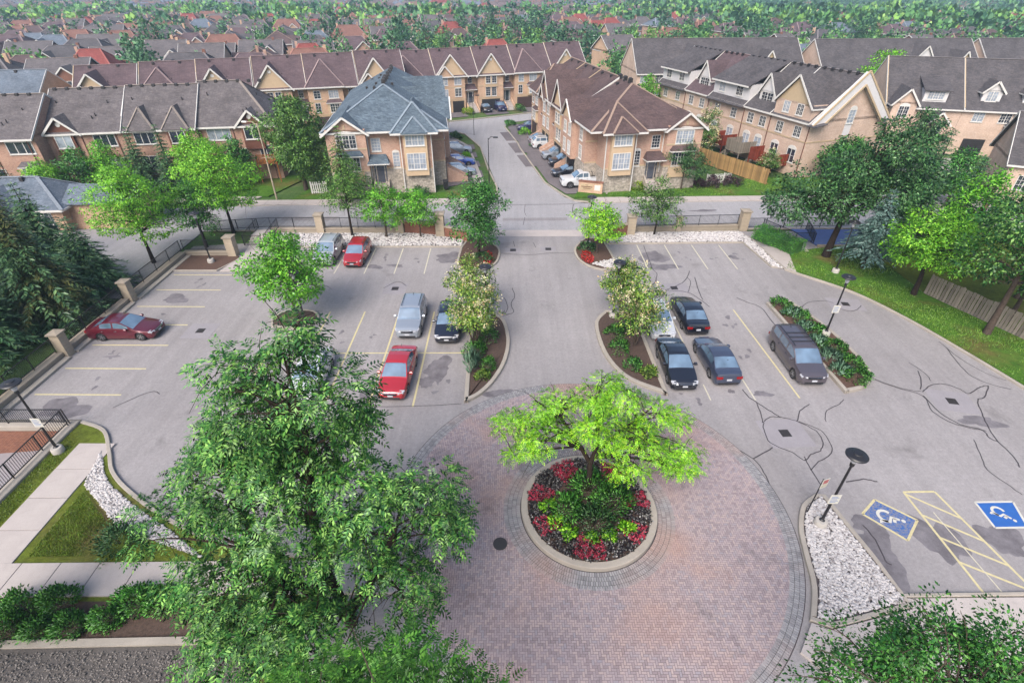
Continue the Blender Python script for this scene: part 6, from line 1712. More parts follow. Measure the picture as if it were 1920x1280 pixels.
# ---- end houses facing the street (a mirrored pair): big hip roof, one gable, one window bay
def end_house(label, loc, rot, mirror, roof, wall, ridge_y, depth, group=None):
    H = House('townhouse', label, loc, rot, group)
    W = 11.8; mx = (lambda x: W-x) if mirror else (lambda x: x)
    def wl(x0, x1, *a, **k): return H.wall(min(mx(x0),mx(x1)), max(mx(x0),mx(x1)), *a, **k)
    ze, zp = 7.5, 11.0
    for (x0, x1, y0, y1) in ((0,4.4,0,depth),(4.4,8.2,.9,depth),(8.2,11.8,.3,depth)):
        wl(x0+(.002 if x0 else 0), x1, y0, y1, 2.85, ze, wall); wl(x0+(.002 if x0 else 0), x1, y0-.06, y1, -.1, 2.848, 'stonewall')
    wl(11.8, 13.3, 3.2, depth, 2.85, ze, wall); wl(11.802, 13.3, 3.14, depth, -.1, 2.848, 'stonewall')
    for (x0, x1, y) in ((0,4.4,0),(4.4,8.2,.9),(8.2,11.8,.3),(11.8,13.3,3.2)):
        a, b = sorted((mx(x0),mx(x1))); H.band(a, b, y, 2.86); 
        if x0 in (0, 11.8): H.band(a, b, y, 5.35)
    # tan bay
    a, b = sorted((mx(8.55),mx(11.25))); H.wall(a, b, -.25, .31, 2.2, 7.3, 'stuccotan', 'window_bay')
    H.win(mx(9.9), 5.7, 2.05, 1.55, -.25, curtain=True); H.win(mx(9.9), 3.0, 2.05, 1.75, -.25, curtain=True)
    # gable side
    H.win(mx(2.2), 5.55, 2.1, 1.35, 0, arch=.42, gy=3); H.win(mx(2.3), 2.95, 2.1, 1.5, -.02)
    a, b = sorted((mx(.7),mx(3.9))); H.canopy(a, b, 0, 4.75, 5.25, .55, roof)
    a, b = sorted((mx(.9),mx(3.7))); H.wall(a, b, -.22, .01, 1.6, 2.84, 'stuccotan', 'window_bay')
    # centre
    H.win(mx(5.35), 4.95, .95, 1.35, .9, nx=1, gx=3, gy=4); H.win(mx(7.5), 2.95, .7, 1.7, .9, nx=1, gx=2, gy=5, arch=.25)
    H.part('gable_vent', MB().lathe([(.001,0),(.26,.001)], 12), 'white').matrix_local = Matrix.Translation((mx(7.4),.86,6.75)) @ Matrix.Rotation(R(90),4,'X') @ Matrix.Diagonal((1.2,.8,1,1))
    a, b = sorted((mx(4.2),mx(6.7))); H.canopy(a, b, .9, 3.75, 4.55, 1.3, roof)
    H.door(mx(5.5), .9, 1.15, 1.0, 2.2)
    a, b = sorted((mx(4.6),mx(6.4))); H.steps(a, b, -1.2, .88, 1.1, 'stonewall', 6)
    # roof: ridge along y with a hipped front
    xc = 6.5 if not mirror else 5.3
    xa, xb = (-.5, 13.8) if not mirror else (-2.0, 12.3)
    zo = ze-.25; ya = -.1
    pl = [[(xa,ya,zo),(xb,ya,zo),(xc,ridge_y,zp)], [(xa,depth,zo),(xa,ya,zo),(xc,ridge_y,zp),(xc,depth,zp)], [(xb,ya,zo),(xb,depth,zo),(xc,depth,zp),(xc,ridge_y,zp)]]
    r = H.slabs(pl, roof)
    H.trim([((xa,ya-.02,zo-.09),(xb,ya-.02,zo-.09)),((xa-.02,ya,zo-.09),(xa-.02,depth,zo-.09)),((xb+.02,ya,zo-.09),(xb+.02,depth,zo-.09))], 'white', .06, .2, r)
    for q in ((xa,ya),(xb,ya)): H.part('ridge_cap', MB().beam((q[0],q[1],zo+.04),(xc,ridge_y,zp+.02),.3,.05), 'cap_'+roof[5:], r)
    H.gable_y(mx(2.2), 2.2, 0, 6.5, 7.35, 8.95, roof, .45, wall)
    H.part('keystone', MB().box(mx(2.2)-.12,mx(2.2)+.12,-.06,.02,7.55,8.0), 'cream')
    # hip over the bay
    bx = mx(9.9); CP = 'cap_'+roof[5:]
    def hip(hx, y0, z0, ya_, za_, yb_):
        r2 = H.slabs([[(bx-hx,y0,z0),(bx+hx,y0,z0),(bx,ya_,za_)],[(bx-hx,yb_,z0),(bx-hx,y0,z0),(bx,ya_,za_),(bx,yb_,za_)],[(bx+hx,y0,z0),(bx+hx,yb_,z0),(bx,yb_,za_),(bx,ya_,za_)]], roof, name='bay_roof')
        for sg in (-1,1): H.part('ridge_cap', MB().beam((bx+sg*hx,y0,z0+.03),(bx,ya_,za_+.03),.26,.05), CP, r2)
    hip(2.7,-.75,7.12,3.0,9.75,6.5); hip(1.5,-.85,7.15,.9,8.55,4.0)
    H.trim([((bx-2.7,-.77,7.03),(bx+2.7,-.77,7.03))], 'white', .06, .2)
    # cross gables along the drive side
    side = 1 if not mirror else -1
    ex = xb if side > 0 else xa
    for (yc, hw) in ((8.6,2.3),):
        H.slabs([[(ex+side*.5,yc-hw,7.2),(ex+side*.5,yc,9.3),(xc,yc,9.3),(xc,yc-hw,7.2)],[(ex+side*.5,yc,9.3),(ex+side*.5,yc+hw,7.2),(xc,yc+hw,7.2),(xc,yc,9.3)]], roof, .12, 'side_gable_roof')
    # drive-side bay with its own gable, windows and garage opening
    fx, fc = (13.3, 'r') if not mirror else (-1.5, 'l')
    a, b = sorted((fx, fx+side*.7)); H.wall(a+(.002 if side > 0 else 0), b-(0 if side > 0 else .002), 6.6, 10.6, 2.5, 7.2, wall, 'side_bay')
    H.gable_wall([(6.4,7.1),(10.8,7.1),(8.6,9.15)], (min(fx+side*.5,fx+side*.72),max(fx+side*.5,fx+side*.72)), 'stuccotan', 'x')
    H.trim([((fx+side*1.05,6.2,7.0),(fx+side*1.05,8.6,9.25)),((fx+side*1.05,11.0,7.0),(fx+side*1.05,8.6,9.25))], 'white', .22, .06)
    for yy in (7.6,9.6): H.win(yy, 5.3, 1.0, 1.3, fx+side*.7, fc, nx=2); H.win(yy, 3.0, 1.0, 1.5, fx+side*.7, fc, nx=2)
    H.win(4.9, 5.3, 1.0, 1.4, fx, fc, nx=2); H.win(4.9, 3.1, 1.0, 1.5, fx, fc, nx=2)
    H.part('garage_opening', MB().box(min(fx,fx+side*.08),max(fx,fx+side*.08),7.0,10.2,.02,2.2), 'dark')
    H.part('downpipe', MB().box(mx(8.2)-.05,mx(8.2)+.05,-.0,.1,0,7.2).box(mx(11.75)-.05,mx(11.75)+.05,.18,.28,0,7.2).box(mx(4.45)-.05,mx(4.45)+.05,.78,.88,2,7.2), 'white')
    for i in range(3): H.part('roof_stack', MB().bbox(xc-.22,xc+.22,ridge_y+.5+i*1.7,ridge_y+1.0+i*1.7,zp-.1,zp+.55,.12), 'vent')
    H.vents([(xc-1.2*side,ridge_y+1.0,zp-.55),(xc+.9*side,ridge_y+2.6,zp-.4)])
    return H

# ---- a unit of a row, facade toward -y, garage below
def row_unit(label, loc, rot, w, style, roof, wall, group, eave=6.9, ridge=10.6, depth=10.5, end=(False,False), stairs=True, low=True, name='townhouse', recess=.9):
    H = House(name, label, loc, rot, group)
    bw = w*.68
    H.wall(0, bw, 0, depth, -.1, eave, wall); H.wall(bw+.002, w, 1.2, depth, -.1, eave, wall)
    H.gable_x(0, w, 0, depth, eave, ridge, roof, .4, wall=wall, ovx=0.0)
    H.trim([((.02,-.1,eave-.1),(.02,depth/2,ridge+.04))], 'cream', .08, .1)
    xc = bw/2
    if style == 'gable2':
        H.gable_y(xc+.1, bw/2+.2, -.15, depth/2, eave-.1, ridge-.5, roof, .35, 'stuccotan'); H.gable_y(xc-bw*.2, bw*.27, -.4, 3, eave-.1, eave+1.6, roof, .3, wall)
        H.win(xc-bw*.22, 5.0, 1.3, 1.2, 0, nx=2, curtain=True); H.win(xc+bw*.25, 5.0, 1.3, 1.2, 0, nx=2)
        H.win(xc-bw*.22, 2.95, 1.3, 1.25, 0, nx=2, curtain=True); H.win(xc+bw*.25, 2.95, 1.2, 1.35, 0, nx=2, arch=.15)
    elif style == 'hip':
        z1 = ridge-.6; H.slabs([[(-.35,-.55,eave-.2),(bw+.35,-.55,eave-.2),(xc,2.9,z1)],[(-.35,depth/2,eave-.2),(-.35,-.55,eave-.2),(xc,2.9,z1),(xc,depth/2,z1)],[(bw+.35,-.55,eave-.2),(bw+.35,depth/2,eave-.2),(xc,depth/2,z1),(xc,2.9,z1)]], roof, name='front_roof')
        H.trim([((-.35,-.57,eave-.3),(bw+.35,-.57,eave-.3))])
        for q in (-.35,bw+.35): H.part('ridge_cap', MB().beam((q,-.55,eave-.17),(xc,2.9,z1+.03),.26,.05), 'cap_'+roof[5:])
        H.win(xc-bw*.25, 5.0, 1.0, 1.15, 0, nx=1); H.win(xc+bw*.22, 5.0, 1.5, 1.15, 0, nx=2, curtain=True)
        H.canopy(xc-.2, xc+bw*.46, 0, 4.3, 4.75, .5, roof); H.wall(xc-.05, xc+bw*.42, -.35, .01, 2.4, 4.25, 'stuccotan', 'window_bay'); H.win(xc+bw*.2, 2.85, 1.5, 1.25, -.35, nx=2); H.win(xc-bw*.28, 2.85, .8, 1.4, 0, nx=1)
    else:
        H.gable_y(xc, bw/2+.1, -.15, depth/2, eave-.1, ridge-.7, roof, .35, 'stuccotan')
        H.part('gable_vent', MB().box(xc-.25,xc+.25,-.2,-.15,ridge-2.0,ridge-1.6), 'white')
        H.wall(xc-1.3, xc+1.3, -.2, .01, 4.3, eave-.3, 'stuccotan', 'window_bay')
        H.win(xc-.62, 5.0, .85, 1.2, -.2, nx=1); H.win(xc+.62, 5.0, .85, 1.2, -.2, nx=1)
        H.win(xc-.62, 2.7, .85, 1.5, 0, nx=1, gy=4, arch=.25); H.win(xc+.62, 2.7, .85, 1.5, 0, nx=1, gy=4, arch=.25)
    H.band(0, bw, 0, 4.45); H.band(0, bw, 0, 2.35)
    if low:
        if style == 'gable2': H.garage(.35, bw/2-.2, 0, 2.1); H.garage(bw/2+.2, bw-.35, 0, 2.1)
        elif style == 'hip': H.garage(.5, bw-1.0, 0, 2.1, False, 'garage')
        else: H.garage(.6, bw-.7, 0, 2.1)
        H.win((bw+w)/2, 5.0, .7, 1.1, 1.2, nx=1); H.canopy(bw+.1, w-.1, 1.2, 3.9, 4.8, .9, roof); H.door((bw+w)/2, 1.2, 1.3, .9, 2.1)
        if stairs: H.steps(bw+.25, w-.25, -1.6, 1.18, 1.25, wall, 6)
    if end[0]: H.win(depth*.5, 3, 1.2, 1.4, 0, 'l')
    H.vents([(w*.25,depth/2-.5,ridge-.25),(w*.7,depth/2-.4,ridge-.2)]); H.stacks([(w*.15,depth*.3,ridge-2.2),(w*.8,depth*.28,ridge-2.4),(w*.55,depth*.2,eave+1.5)])
    return H

# ---- the blue-roofed row on the left of the courtyard road
end_house('blue-roofed brick corner house with stone base facing the street', (-21.0,60.7), 8, False, 'roof_blue', 'brick', 7.6, 11.0)
def back_unit(label, loc, rot, roof, wall, group, mirror=False, zp=11.0, depth=8.0, hw=6.9):
    """a unit behind a corner house: ridge runs away from the street, gables to the drive side"""
    H = House('townhouse', label, loc, rot, group)
    ze = 7.3; s_ = -1 if mirror else 1
    H.wall(-hw+.5, hw-.5, 0, depth, -.1, ze, wall)
    H.slabs([[(-hw,0,ze-.1),(0,0,zp),(0,depth,zp),(-hw,depth,ze-.1)],[(0,0,zp),(hw,0,ze-.1),(hw,depth,ze-.1),(0,depth,zp)]], roof)
    for (yc, w2, z2) in ((2.2,2.0,9.9),(5.9,1.9,9.2)):
        ex = s_*(hw+.6)
        H.slabs([[(ex,yc-w2,ze-.1),(ex,yc,z2),(0,yc,z2),(0,yc-w2,ze-.1)],[(ex,yc,z2),(ex,yc+w2,ze-.1),(0,yc+w2,ze-.1),(0,yc,z2)]], roof, .12, 'side_gable_roof')
        H.gable_wall([(yc-w2+.2,ze-.4),(yc+w2-.2,ze-.4),(yc,z2-.25)], (ex-s_*.35,ex-s_*.15) if s_ > 0 else (ex+.15,ex+.35), 'stuccotan', 'x')
    for i in range(3): H.part('roof_stack', MB().bbox(-.22,.22,.6+i*2.6,1.1+i*2.6,zp-.1,zp+.55,.12), 'vent')
    H.vents([(-1.5,1,zp-.7),(-1.5,4,zp-.7),(-3,6,zp-1.5)])
    return H
ux, uy = math.cos(R(8)), math.sin(R(8))
B0 = (-21.0+6.5*ux, 60.7+6.5*uy)
gB = 'blue-roofed townhouses left of the courtyard road'
for i, lb in enumerate(('blue-roofed unit directly behind the corner house','blue-roofed unit at the back end of its row')):
    d = 11.02+i*9.05
    back_unit(lb, (B0[0]-uy*d, B0[1]+ux*d), 8, 'roof_blue', 'brick', gB, zp=10.7-.2*i, depth=9.0)
# stair walls along the blue row's drive side
for i, d in enumerate((4.6,9.2,14.0,18.5)):
    p = (B0[0]-uy*d+6.9*ux, B0[1]+ux*d+6.9*uy)
    sw_ = House('porch_stairs', ('brick porch stairs nearest the bin','brick porch stairs by the blue car','brick porch stairs by the far silver car','brick porch stairs at the courtyard corner')[i], p, 8+90, 'brick porch stairs of the blue row', 'stairs')
    sw_.steps(-.8,.8,-2.6,0,1.3,'brick',6)
    sheet('driveway', [(p[0]+.2,p[1]+1.0),(p[0]+4.6,p[1]+1.6),(p[0]+4.2,p[1]+4.3),(p[0]-.2,p[1]+3.8)], .03, M['drive'], .06, ('dark driveway nearest the street, left','dark driveway under the blue car','dark driveway under the far silver car','dark driveway at the courtyard corner')[i], cat='driveway')

# ---- the brown row on the right of the courtyard road
sheet('forecourt', [(6.6,61.9),(4.7,66),(1.75,83),(-.8,97.3),(.6,99.8),(5.5,98.5),(9.8,77),(11,67),(10.8,62.4)], .012, M['drive'], .05, 'worn asphalt forecourt in front of the brown row', cat='driveway')
sheet('forecourt', [(-4.9,66.2),(-8.0,83.6),(-9.8,88),(-12.4,88),(-8.6,64.4)], .012, M['drive'], .05, 'worn asphalt forecourt beside the blue-roofed row', cat='driveway')
end_house('brown-roofed brick corner house with stone base and dark door', (10.9,61.7), 11, True, 'roof_brown', 'brick', 7.2, 11.0)
gF = 'brown-roofed townhouses right of the courtyard road'
vx, vy = math.cos(R(11)), math.sin(R(11))
F0 = (10.9+5.3*vx, 61.7+5.3*vy)
# west-facing units: facade looks toward the courtyard road
for i, (st_, lb) in enumerate((('gable1','brown-roofed unit next to the corner house, beside the pickup'),('gable2','brown-roofed unit with twin gables by the black SUV'),('hip','brown-roofed unit behind the white SUV'))):
    d = 11.1+7.3*(i+1)
    p = (F0[0]-vy*d-6.6*vx, F0[1]+vx*d-6.6*vy)
    row_unit(lb, p, 11-90, 7.25, st_, 'roof_brown', 'brick', gF, 7.2, 11.2, 13.0)
    for k in range(2):
        q = (p[0]+(.8+k*4.0)*vy*1, p[1]-(.8+k*4.0)*vx)
    sheet('driveway', [(p[0]-5.4,p[1]-.6),(p[0]-.6,p[1]+.2),(p[0]+.6,p[1]-5.4),(p[0]-4.2,p[1]-6.4)], .03, M['drive'], .06, ('dark driveway behind the pickup','dark driveway under the silver and black SUVs','dark driveway under the white SUV','dark driveway under the dark blue car')[i], cat='driveway')

# ---- back row facing the courtyard
gE = 'orange brick townhouses closing the courtyard'
ex, ey = math.cos(R(20)), math.sin(R(20))
E0 = (-29.5, 103.2)
for i, (w, st_, lb) in enumerate(((8.0,'gable1','back row unit half hidden behind the blue ridge'),(8.0,'hip','back row unit with a hipped front left of the open garages'),(8.4,'gable2','back row unit with two open garages and nested gables'),(7.6,'gable1','back row unit with a single cream gable'),(8.0,'hip','back row unit at the right end, behind the brown row'),(8.0,'gable1','last back row unit, mostly hidden by the brown row'))):
    row_unit(lb, E0, 20, w-.02, st_, 'roof_brown2', 'brick_orange', gE, 6.8, 10.5+.12*i, 10.0)
    a = (E0[0]+.3*ex+.3*ey, E0[1]+.3*ey-.3*ex)
    sheet('driveway', [(E0[0]+.3*ex,E0[1]+.3*ey),(E0[0]+5*ex,E0[1]+5*ey),(E0[0]+5*ex+4.2*ey,E0[1]+5*ey-4.2*ex),(E0[0]+.3*ex+4.2*ey,E0[1]+.3*ey-4.2*ex)], .03, M['drive'], .06, 'dark drive before the ' + lb, cat='driveway')
    E0 = (E0[0]+w*ex, E0[1]+w*ey)

# ---- back-left row, seen mainly as roofs
gC = 'mauve-roofed townhouses behind the brown row'
cx_, cy_ = math.cos(R(18)), math.sin(R(18))
C0 = (-66.0, 84.5)
for i, (w, st_, lb) in enumerate(((8.6,'gable2','mauve-roofed house left-most behind the brown row ridge'),(8.4,'hip','mauve-roofed house second behind the brown row ridge'),(8.2,'gable1','mauve-roofed house third behind the brown row ridge'),(8.2,'gable1','mauve-roofed house with a white oval vent in its gable'),(8.4,'hip','mauve-roofed house next to the big dense tree'),(8.2,'gable2','mauve-roofed house just left of the blue row'))):
    row_unit(lb, (C0[0], C0[1]+.5*(i % 2)), 18, w-.02, st_, 'roof_brown2', 'brick_orange', gC, 7.0, 10.6+.15*i, 11.0, stairs=False)
    C0 = (C0[0]+w*cx_, C0[1]+w*cy_)
D0 = (-97, 79)
for i, lb in enumerate(('slate-blue-roofed house at the far left edge','slate-blue-roofed house with a brick gable end')):
    row_unit(lb, (D0[0]+i*14*.97, D0[1]+i*14*.1), 6, 13.9, 'gable2', 'roof_slate', 'brick_orange', None, 6.6, 10.4, 11.0, low=False)

# ---- brown row on the left (block facing the street)
def a_unit(label, loc, rot, w, roof='roof_grey', wall='brick_a', eave=7.0, ridge=10.5, depth=10.4, dormer=(), bays=(), wins=(), hipr=0.0, lowwins=(), canopy=None):
    H = House('row_house', label, loc, rot, 'brown brick row houses on the left')
    H.wall(0, w, 0, depth, -.1, eave, wall)
    H.gable_x(0, w, 0, depth, eave, ridge, roof, .45, hipr=hipr, wall=wall, ovx=.02 if not hipr else .4)
    for (xc, hw, kind) in dormer:
        if kind == 'gable':
            H.gable_y(xc, hw, -.2, 4.0, eave-.1, eave+1.5, roof, .35, 'brownpanel')
            o = H.part('gable_vent', MB().lathe([(.26,0),(.24,.03),(.01,.031)], 14), 'white'); o.matrix_local = Matrix.Translation((xc,-.22,eave+.65)) @ Matrix.Rotation(R(90),4,'X')
        else:
            r3 = H.slabs([[(xc-hw,-.6,eave-.3),(xc+hw,-.6,eave-.3),(xc,.9,eave+2.0)],[(xc-hw,3.2,eave-.3),(xc-hw,-.6,eave-.3),(xc,.9,eave+2.0),(xc,4.4,eave+2.0)],[(xc+hw,-.6,eave-.3),(xc+hw,3.2,eave-.3),(xc,4.4,eave+2.0),(xc,.9,eave+2.0)]], roof, .1, 'dormer_roof')
            for sg in (-1,1): H.part('ridge_cap', MB().beam((xc+sg*hw,-.6,eave-.27),(xc,.9,eave+2.03),.24,.05), 'cap_'+roof[5:], r3)
    for (x0, x1) in bays:
        H.wall(x0, x1, -.35, .01, 3.9, eave-.35, 'brownpanel', 'window_bay'); H.win((x0+x1)/2, 5.15, (x1-x0)*.72, 1.25, -.35, nx=2, gx=1, gy=1)
    for (x, z, ww, hh) in wins: H.win(x, z, ww, hh, 0, nx=3, gx=1, gy=1)
    for (x, z, ww, hh) in lowwins: H.win(x, z, ww, hh, 0, nx=2, gx=1, gy=1)
    if canopy: H.canopy(canopy[0], canopy[1], 0, 3.7, 4.2, .6, roof)
    n = int(w/1.3)
    H.vents([(.6+i*1.3, depth/2-.15, ridge-.05) for i in range(n)], (.34,.34,.16))
    H.stacks([(w*.12,depth*.32,ridge-1.4),(w*.8,depth*.3,ridge-1.5),(w*.62,depth*.12,eave+.9),(w*.66,depth*.15,eave+1.1)], .35, .06)
    H.part('downpipe', MB().box(w*.45,w*.45+.08,-.09,-.002,0,eave-.3).box(w*.9,w*.9+.08,-.09,-.002,0,eave-.3), 'brownpanel')
    return H
a_unit('leftmost row house with a plain grey-brown roof slope', (-62.4,59.6), 8, 8.6, wins=((6.8,5.1,2.6,1.2),), lowwins=((7.0,2.0,2.2,1.8),(3.2,2.0,1.6,1.4)), canopy=(5.8,8.2))
a_unit('second row house with one small gable over its bay window', (-54.2,62.8), 12, 8.1, dormer=((1.9,1.7,'gable'),), bays=((.8,3.0),), wins=((6.0,5.1,2.2,1.2),), lowwins=((2.2,2.0,1.7,1.6),(6.2,2.0,1.8,1.6)), ridge=10.7)
a_unit('third row house with two hipped dormers above its windows', (-46.4,64.6), 10, 8.3, dormer=((2.3,1.5,'hip'),(6.1,1.5,'hip')), bays=((5.0,7.2),), wins=((2.3,5.1,2.2,1.2),), lowwins=((1.9,2.0,2.0,1.6),(6.0,2.0,1.8,1.6)), ridge=10.8)
a_unit('end row house with hipped roof end and small vented gable', (-38.3,66.6), 9, 8.6, dormer=((6.2,1.6,'gable'),), bays=((5.0,7.3),), wins=((2.2,5.1,2.6,1.2),), lowwins=((4.6,3.0,.7,.9),(7.2,2.8,1.4,1.4)), hipr=4.0, ridge=11.0)
def balcony(loc, rot, label, w=2.4, d=1.6, z=2.5, mat='wood_orange'):
    H = House('wooden_balcony', label, loc, rot, 'wooden balconies of the brown row', 'balcony')
    H.part('deck', MB().box(0,w,-d,0,z-.15,z), mat)
    for x in (0.05,w-.05): H.part('post', MB().box(x-.06,x+.06,-d,-d+.12,0,z+1.0), mat)
    H.part('rail', MB().box(0,w,-d-.02,-d+.06,z+.92,z+1.0), mat)
    me = MB().box(-.045,.045,-.012,.012,0,.85).mesh('slat')
    for i in range(int(w/.16)): obj('slat', me, M[mat], H.root, (.12+i*.16,-d+.03,z+.06))
    for i in range(int(d/.16)):
        o = obj('slat', me, M[mat], H.root, (w-.03,-d+.1+i*.16,z+.06)); o.rotation_euler.z = R(90)
balcony((-32.2,67.5), 9, 'orange-brown wooden balcony at the end of the brown row'); balcony((-61.8,59.4), 8, 'orange-brown wooden balcony at the far left edge', 3.0, 2.2, 2.2); balcony((-51.0,63.4), 12, 'low wooden deck under the second row house', 3.0, 1.8, 1.2)
# ---- small pavilion with a grey hipped roof at the left
pv = House('pavilion', 'small brick pavilion with a blue-grey hipped roof behind the spruces', (-54.5,49.2), 4, None, 'building')
pv.wall(0,9.4,0,6,-.1,2.9,'brick_orange'); pv.gable_x(0,9.4,0,6,2.9,4.9,'roof_slate',.5,3.0,3.0); pv.wall(1.6,5.4,-2.4,0.01,-.1,2.8,'brick_orange')
pv.slabs([[(1.0,-3.0,2.6),(6.0,-3.0,2.6),(3.5,-.4,4.4)],[(1.0,2.0,2.6),(1.0,-3.0,2.6),(3.5,-.4,4.4),(3.5,2.6,4.4)],[(6.0,-3.0,2.6),(6.0,2.0,2.6),(3.5,2.6,4.4),(3.5,-.4,4.4)]], 'roof_slate', .12, 'porch_roof')
pv.trim([((1.0,-3.02,2.52),(6.0,-3.02,2.52)),((6.02,-3,2.52),(6.02,0,2.52))]); pv.win(3.0,1.0,1.2,1.2,-2.4,nx=2); pv.door(7.6,0,0.05); pv.vents([(3.2,1.4,4.0),(5.2,2.6,4.8)])
pv.part('porch_post', MB().box(8.7,8.95,-1.8,-1.55,0,2.6), 'white')
pv.slabs([[(9.2,.6,2.8),(16.5,.6,2.8),(16.5,3.0,4.1),(9.2,3.0,4.1)],[(9.2,5.4,2.8),(16.5,5.4,2.8),(16.5,3.0,4.1),(9.2,3.0,4.1)]], 'roof_slate', .12, 'wing_roof'); pv.wall(9.402,16.2,1,5,-.1,2.8,'brick_orange')

# ---- peach row on the right with white-sided third floor and the big gable end
def g_unit(label, loc, rot, w, roof, kind, depth=12.0, gable_end=False):
    """facade (toward the courtyard side) along x; steep roof, dormers in white siding"""
    H = House('townhouse', label, loc, rot, 'peach brick townhouses on the right')
    ze, zp = 7.0, 12.0; wl_ = 'brick_pink'
    H.wall(0, w, 0, depth, -.1, ze, wl_)
    r = H.gable_x(0, w, 0, depth, ze, zp, roof, .4, wall=wl_, ovx=(.02))
    if gable_end:
        H.gable_wall([(-.3,ze-.6),(depth/2,zp+.25),(depth+.3,ze-.6),(depth-1.1,ze-.6),(depth/2,zp-1.2),(1.1,ze-.6)], (w+.01,w+.55), 'siding', 'x', 'gable_frame')
        for a, b in (((w+.56,-.5,ze-.75),(w+.56,depth/2,zp+.35)),((w+.56,depth+.5,ze-.75),(w+.56,depth/2,zp+.35)),((w+.57,1.2,ze-.6),(w+.57,depth/2,zp-1.15)),((w+.57,depth-1.2,ze-.6),(w+.57,depth/2,zp-1.15))): H.trim([(a,b)], 'cream', .14, .22)
        H.win(depth/2, 6.4, 1.0, 1.5, w+.02, 'r', nx=1, gx=2, gy=4, arch=.45); H.part('panel', MB().box(w+.001,w+.03,depth/2-.55,depth/2+.55,4.9,6.2), 'siding'); H.win(depth/2, 3.2, 1.0, 1.5, w+.02, 'r', nx=1, gx=2, gy=4)
        H.part('string_course', MB().box(w,w+.05,0,depth,4.3,4.45), 'cream')
        H.slabs([[(w-.2,-.6,ze-.5),(w+1.2,-.6,ze-.5),(w+1.2,1.3,ze-.2),(w-.2,1.3,ze-.2)]], roof, .12, 'return_roof')
        H.slabs([[(w-.2,depth+.6,ze-.5),(w+1.2,depth+.6,ze-.5),(w+1.2,depth-1.3,ze-.2),(w-.2,depth-1.3,ze-.2)]], roof, .12, 'return_roof')
    if kind == 'flat':       # full-width white third floor
        H.wall(.1, w-.1, .3, 5, ze-.2, 9.3, 'siding', 'upper_wall'); H.slabs([[(0,-.3,9.15),(w,-.3,9.15),(w,depth/2,zp+.12),(0,depth/2,zp+.12)]], roof, .14, 'upper_roof'); H.trim([((0,-.32,9.05),(w,-.32,9.05))])
        H.slabs([[(-.1,-.7,6.5),(w+.1,-.7,6.5),(w+.1,.35,7.2),(-.1,.35,7.2)]], roof, .12, 'skirt_roof')
        for t in (.25,.72): H.win(w*t, 7.65, 1.3, 1.2, .3, nx=2)
    elif kind == 'dormer':
        xc = w*.5; H.wall(xc-1.5, xc+1.5, .9, 5, ze-.1, 8.9, 'siding', 'dormer_wall'); H.gable_y(xc, 1.5, .9, 5, 8.9, 11.2, roof, .3, 'siding'); H.win(xc, 7.5, 2.1, 1.2, .9, nx=2)
    else:                    # tall gabled bay with a tan gable
        xc = w*.5; H.wall(.3, w-.3, -.15, 4, ze-.3, 8.7, wl_, 'upper_wall'); H.gable_y(xc, w/2-.4, -.15, depth/2, 8.7, 11.8, roof, .35, 'cream'); H.win(w*.33, 7.3, 1.0, 1.2, -.15, nx=2); H.win(w*.67, 7.3, 1.0, 1.2, -.15, nx=2)
    for t in (.27,.73):
        H.win(w*t, 4.75, 1.1, 1.2, 0, nx=2, curtain=False); H.win(w*t, 1.6, 1.3, 1.6, 0, nx=2, gx=1, gy=2, arch=.4)
    H.band(0, w, 0, 4.3, 'cream'); H.part('downpipe', MB().box(w-.12,w-.04,-.09,-.002,0,6.8), 'brownpanel')
    H.vents([(.8+i*1.3, depth/2-.2, zp) for i in range(int(w/1.3))], (.34,.34,.16))
    return H
GA = R(18)
# facade faces left; x runs toward the camera
gx_, gy_ = math.sin(GA), -math.cos(GA)
G0 = (26.4, 101.8)
pos = 0
for (w, rf, kd, lb) in ((8.2,'roof_dark','flat','peach townhouse at the far end with a white third floor'),(6.4,'roof_brown2','dormer','peach townhouse with a dark brown roof and white dormer'),(8.4,'roof_dark','flat','peach townhouse in the middle with a white third floor'),(5.4,'roof_dark','dormer','peach townhouse with a white gabled dormer')):
    g_unit(lb, (G0[0]+gx_*pos, G0[1]+gy_*pos), 18-90, w-.02, rf, kd); pos += w
g_unit('peach townhouse whose big white-edged gable end faces the lawn', (G0[0]+gx_*pos, G0[1]+gy_*pos), 18-90, 6.9, 'roof_dark', 'bay', gable_end=True)
# red and tan garden decks below the peach row
def deck(t, out, label, w, d, mat, z=1.5, stair=True):
    p = (G0[0]+gx_*t, G0[1]+gy_*t); nx_, ny_ = -math.cos(GA), -math.sin(GA)
    H = House('garden_deck', label, (p[0]+nx_*out, p[1]+ny_*out), 18-90, 'garden decks behind the peach row', 'deck')
    H.part('deck_floor', MB().box(0,w,-d,0,z-.15,z), mat)
    me = MB().box(-.07,.07,-.015,.015,0,1.5).mesh('board')
    for i in range(int(w/.15)): obj('board', me, M[mat], H.root, (.08+i*.15,-d,z-.3))
    for i in range(int(d/.15)):
        for x in (0,w):
            o = obj('board', me, M[mat], H.root, (x,-d+.1+i*.15,z-.3)); o.rotation_euler.z = R(90)
    for x in (.06,w-.06): H.part('post', MB().box(x-.06,x+.06,-d+.03,-d+.15,0,z+1.1), mat)
    if stair:
        for i in range(6): H.part('step', MB().box(-1.1,-.1,-d+.2+i*.28,-d+.5+i*.28,z-.1-.22*(6-i)+.0,z-.05-.22*(6-i)), 'wood_grey')
        H.part('stringer', MB().beam((-1.1,-d+.2,z-1.4),(-1.1,-d+1.9,z-.1),.06,.2).beam((-.1,-d+.2,z-1.4),(-.1,-d+1.9,z-.1),.06,.2), 'wood_grey')
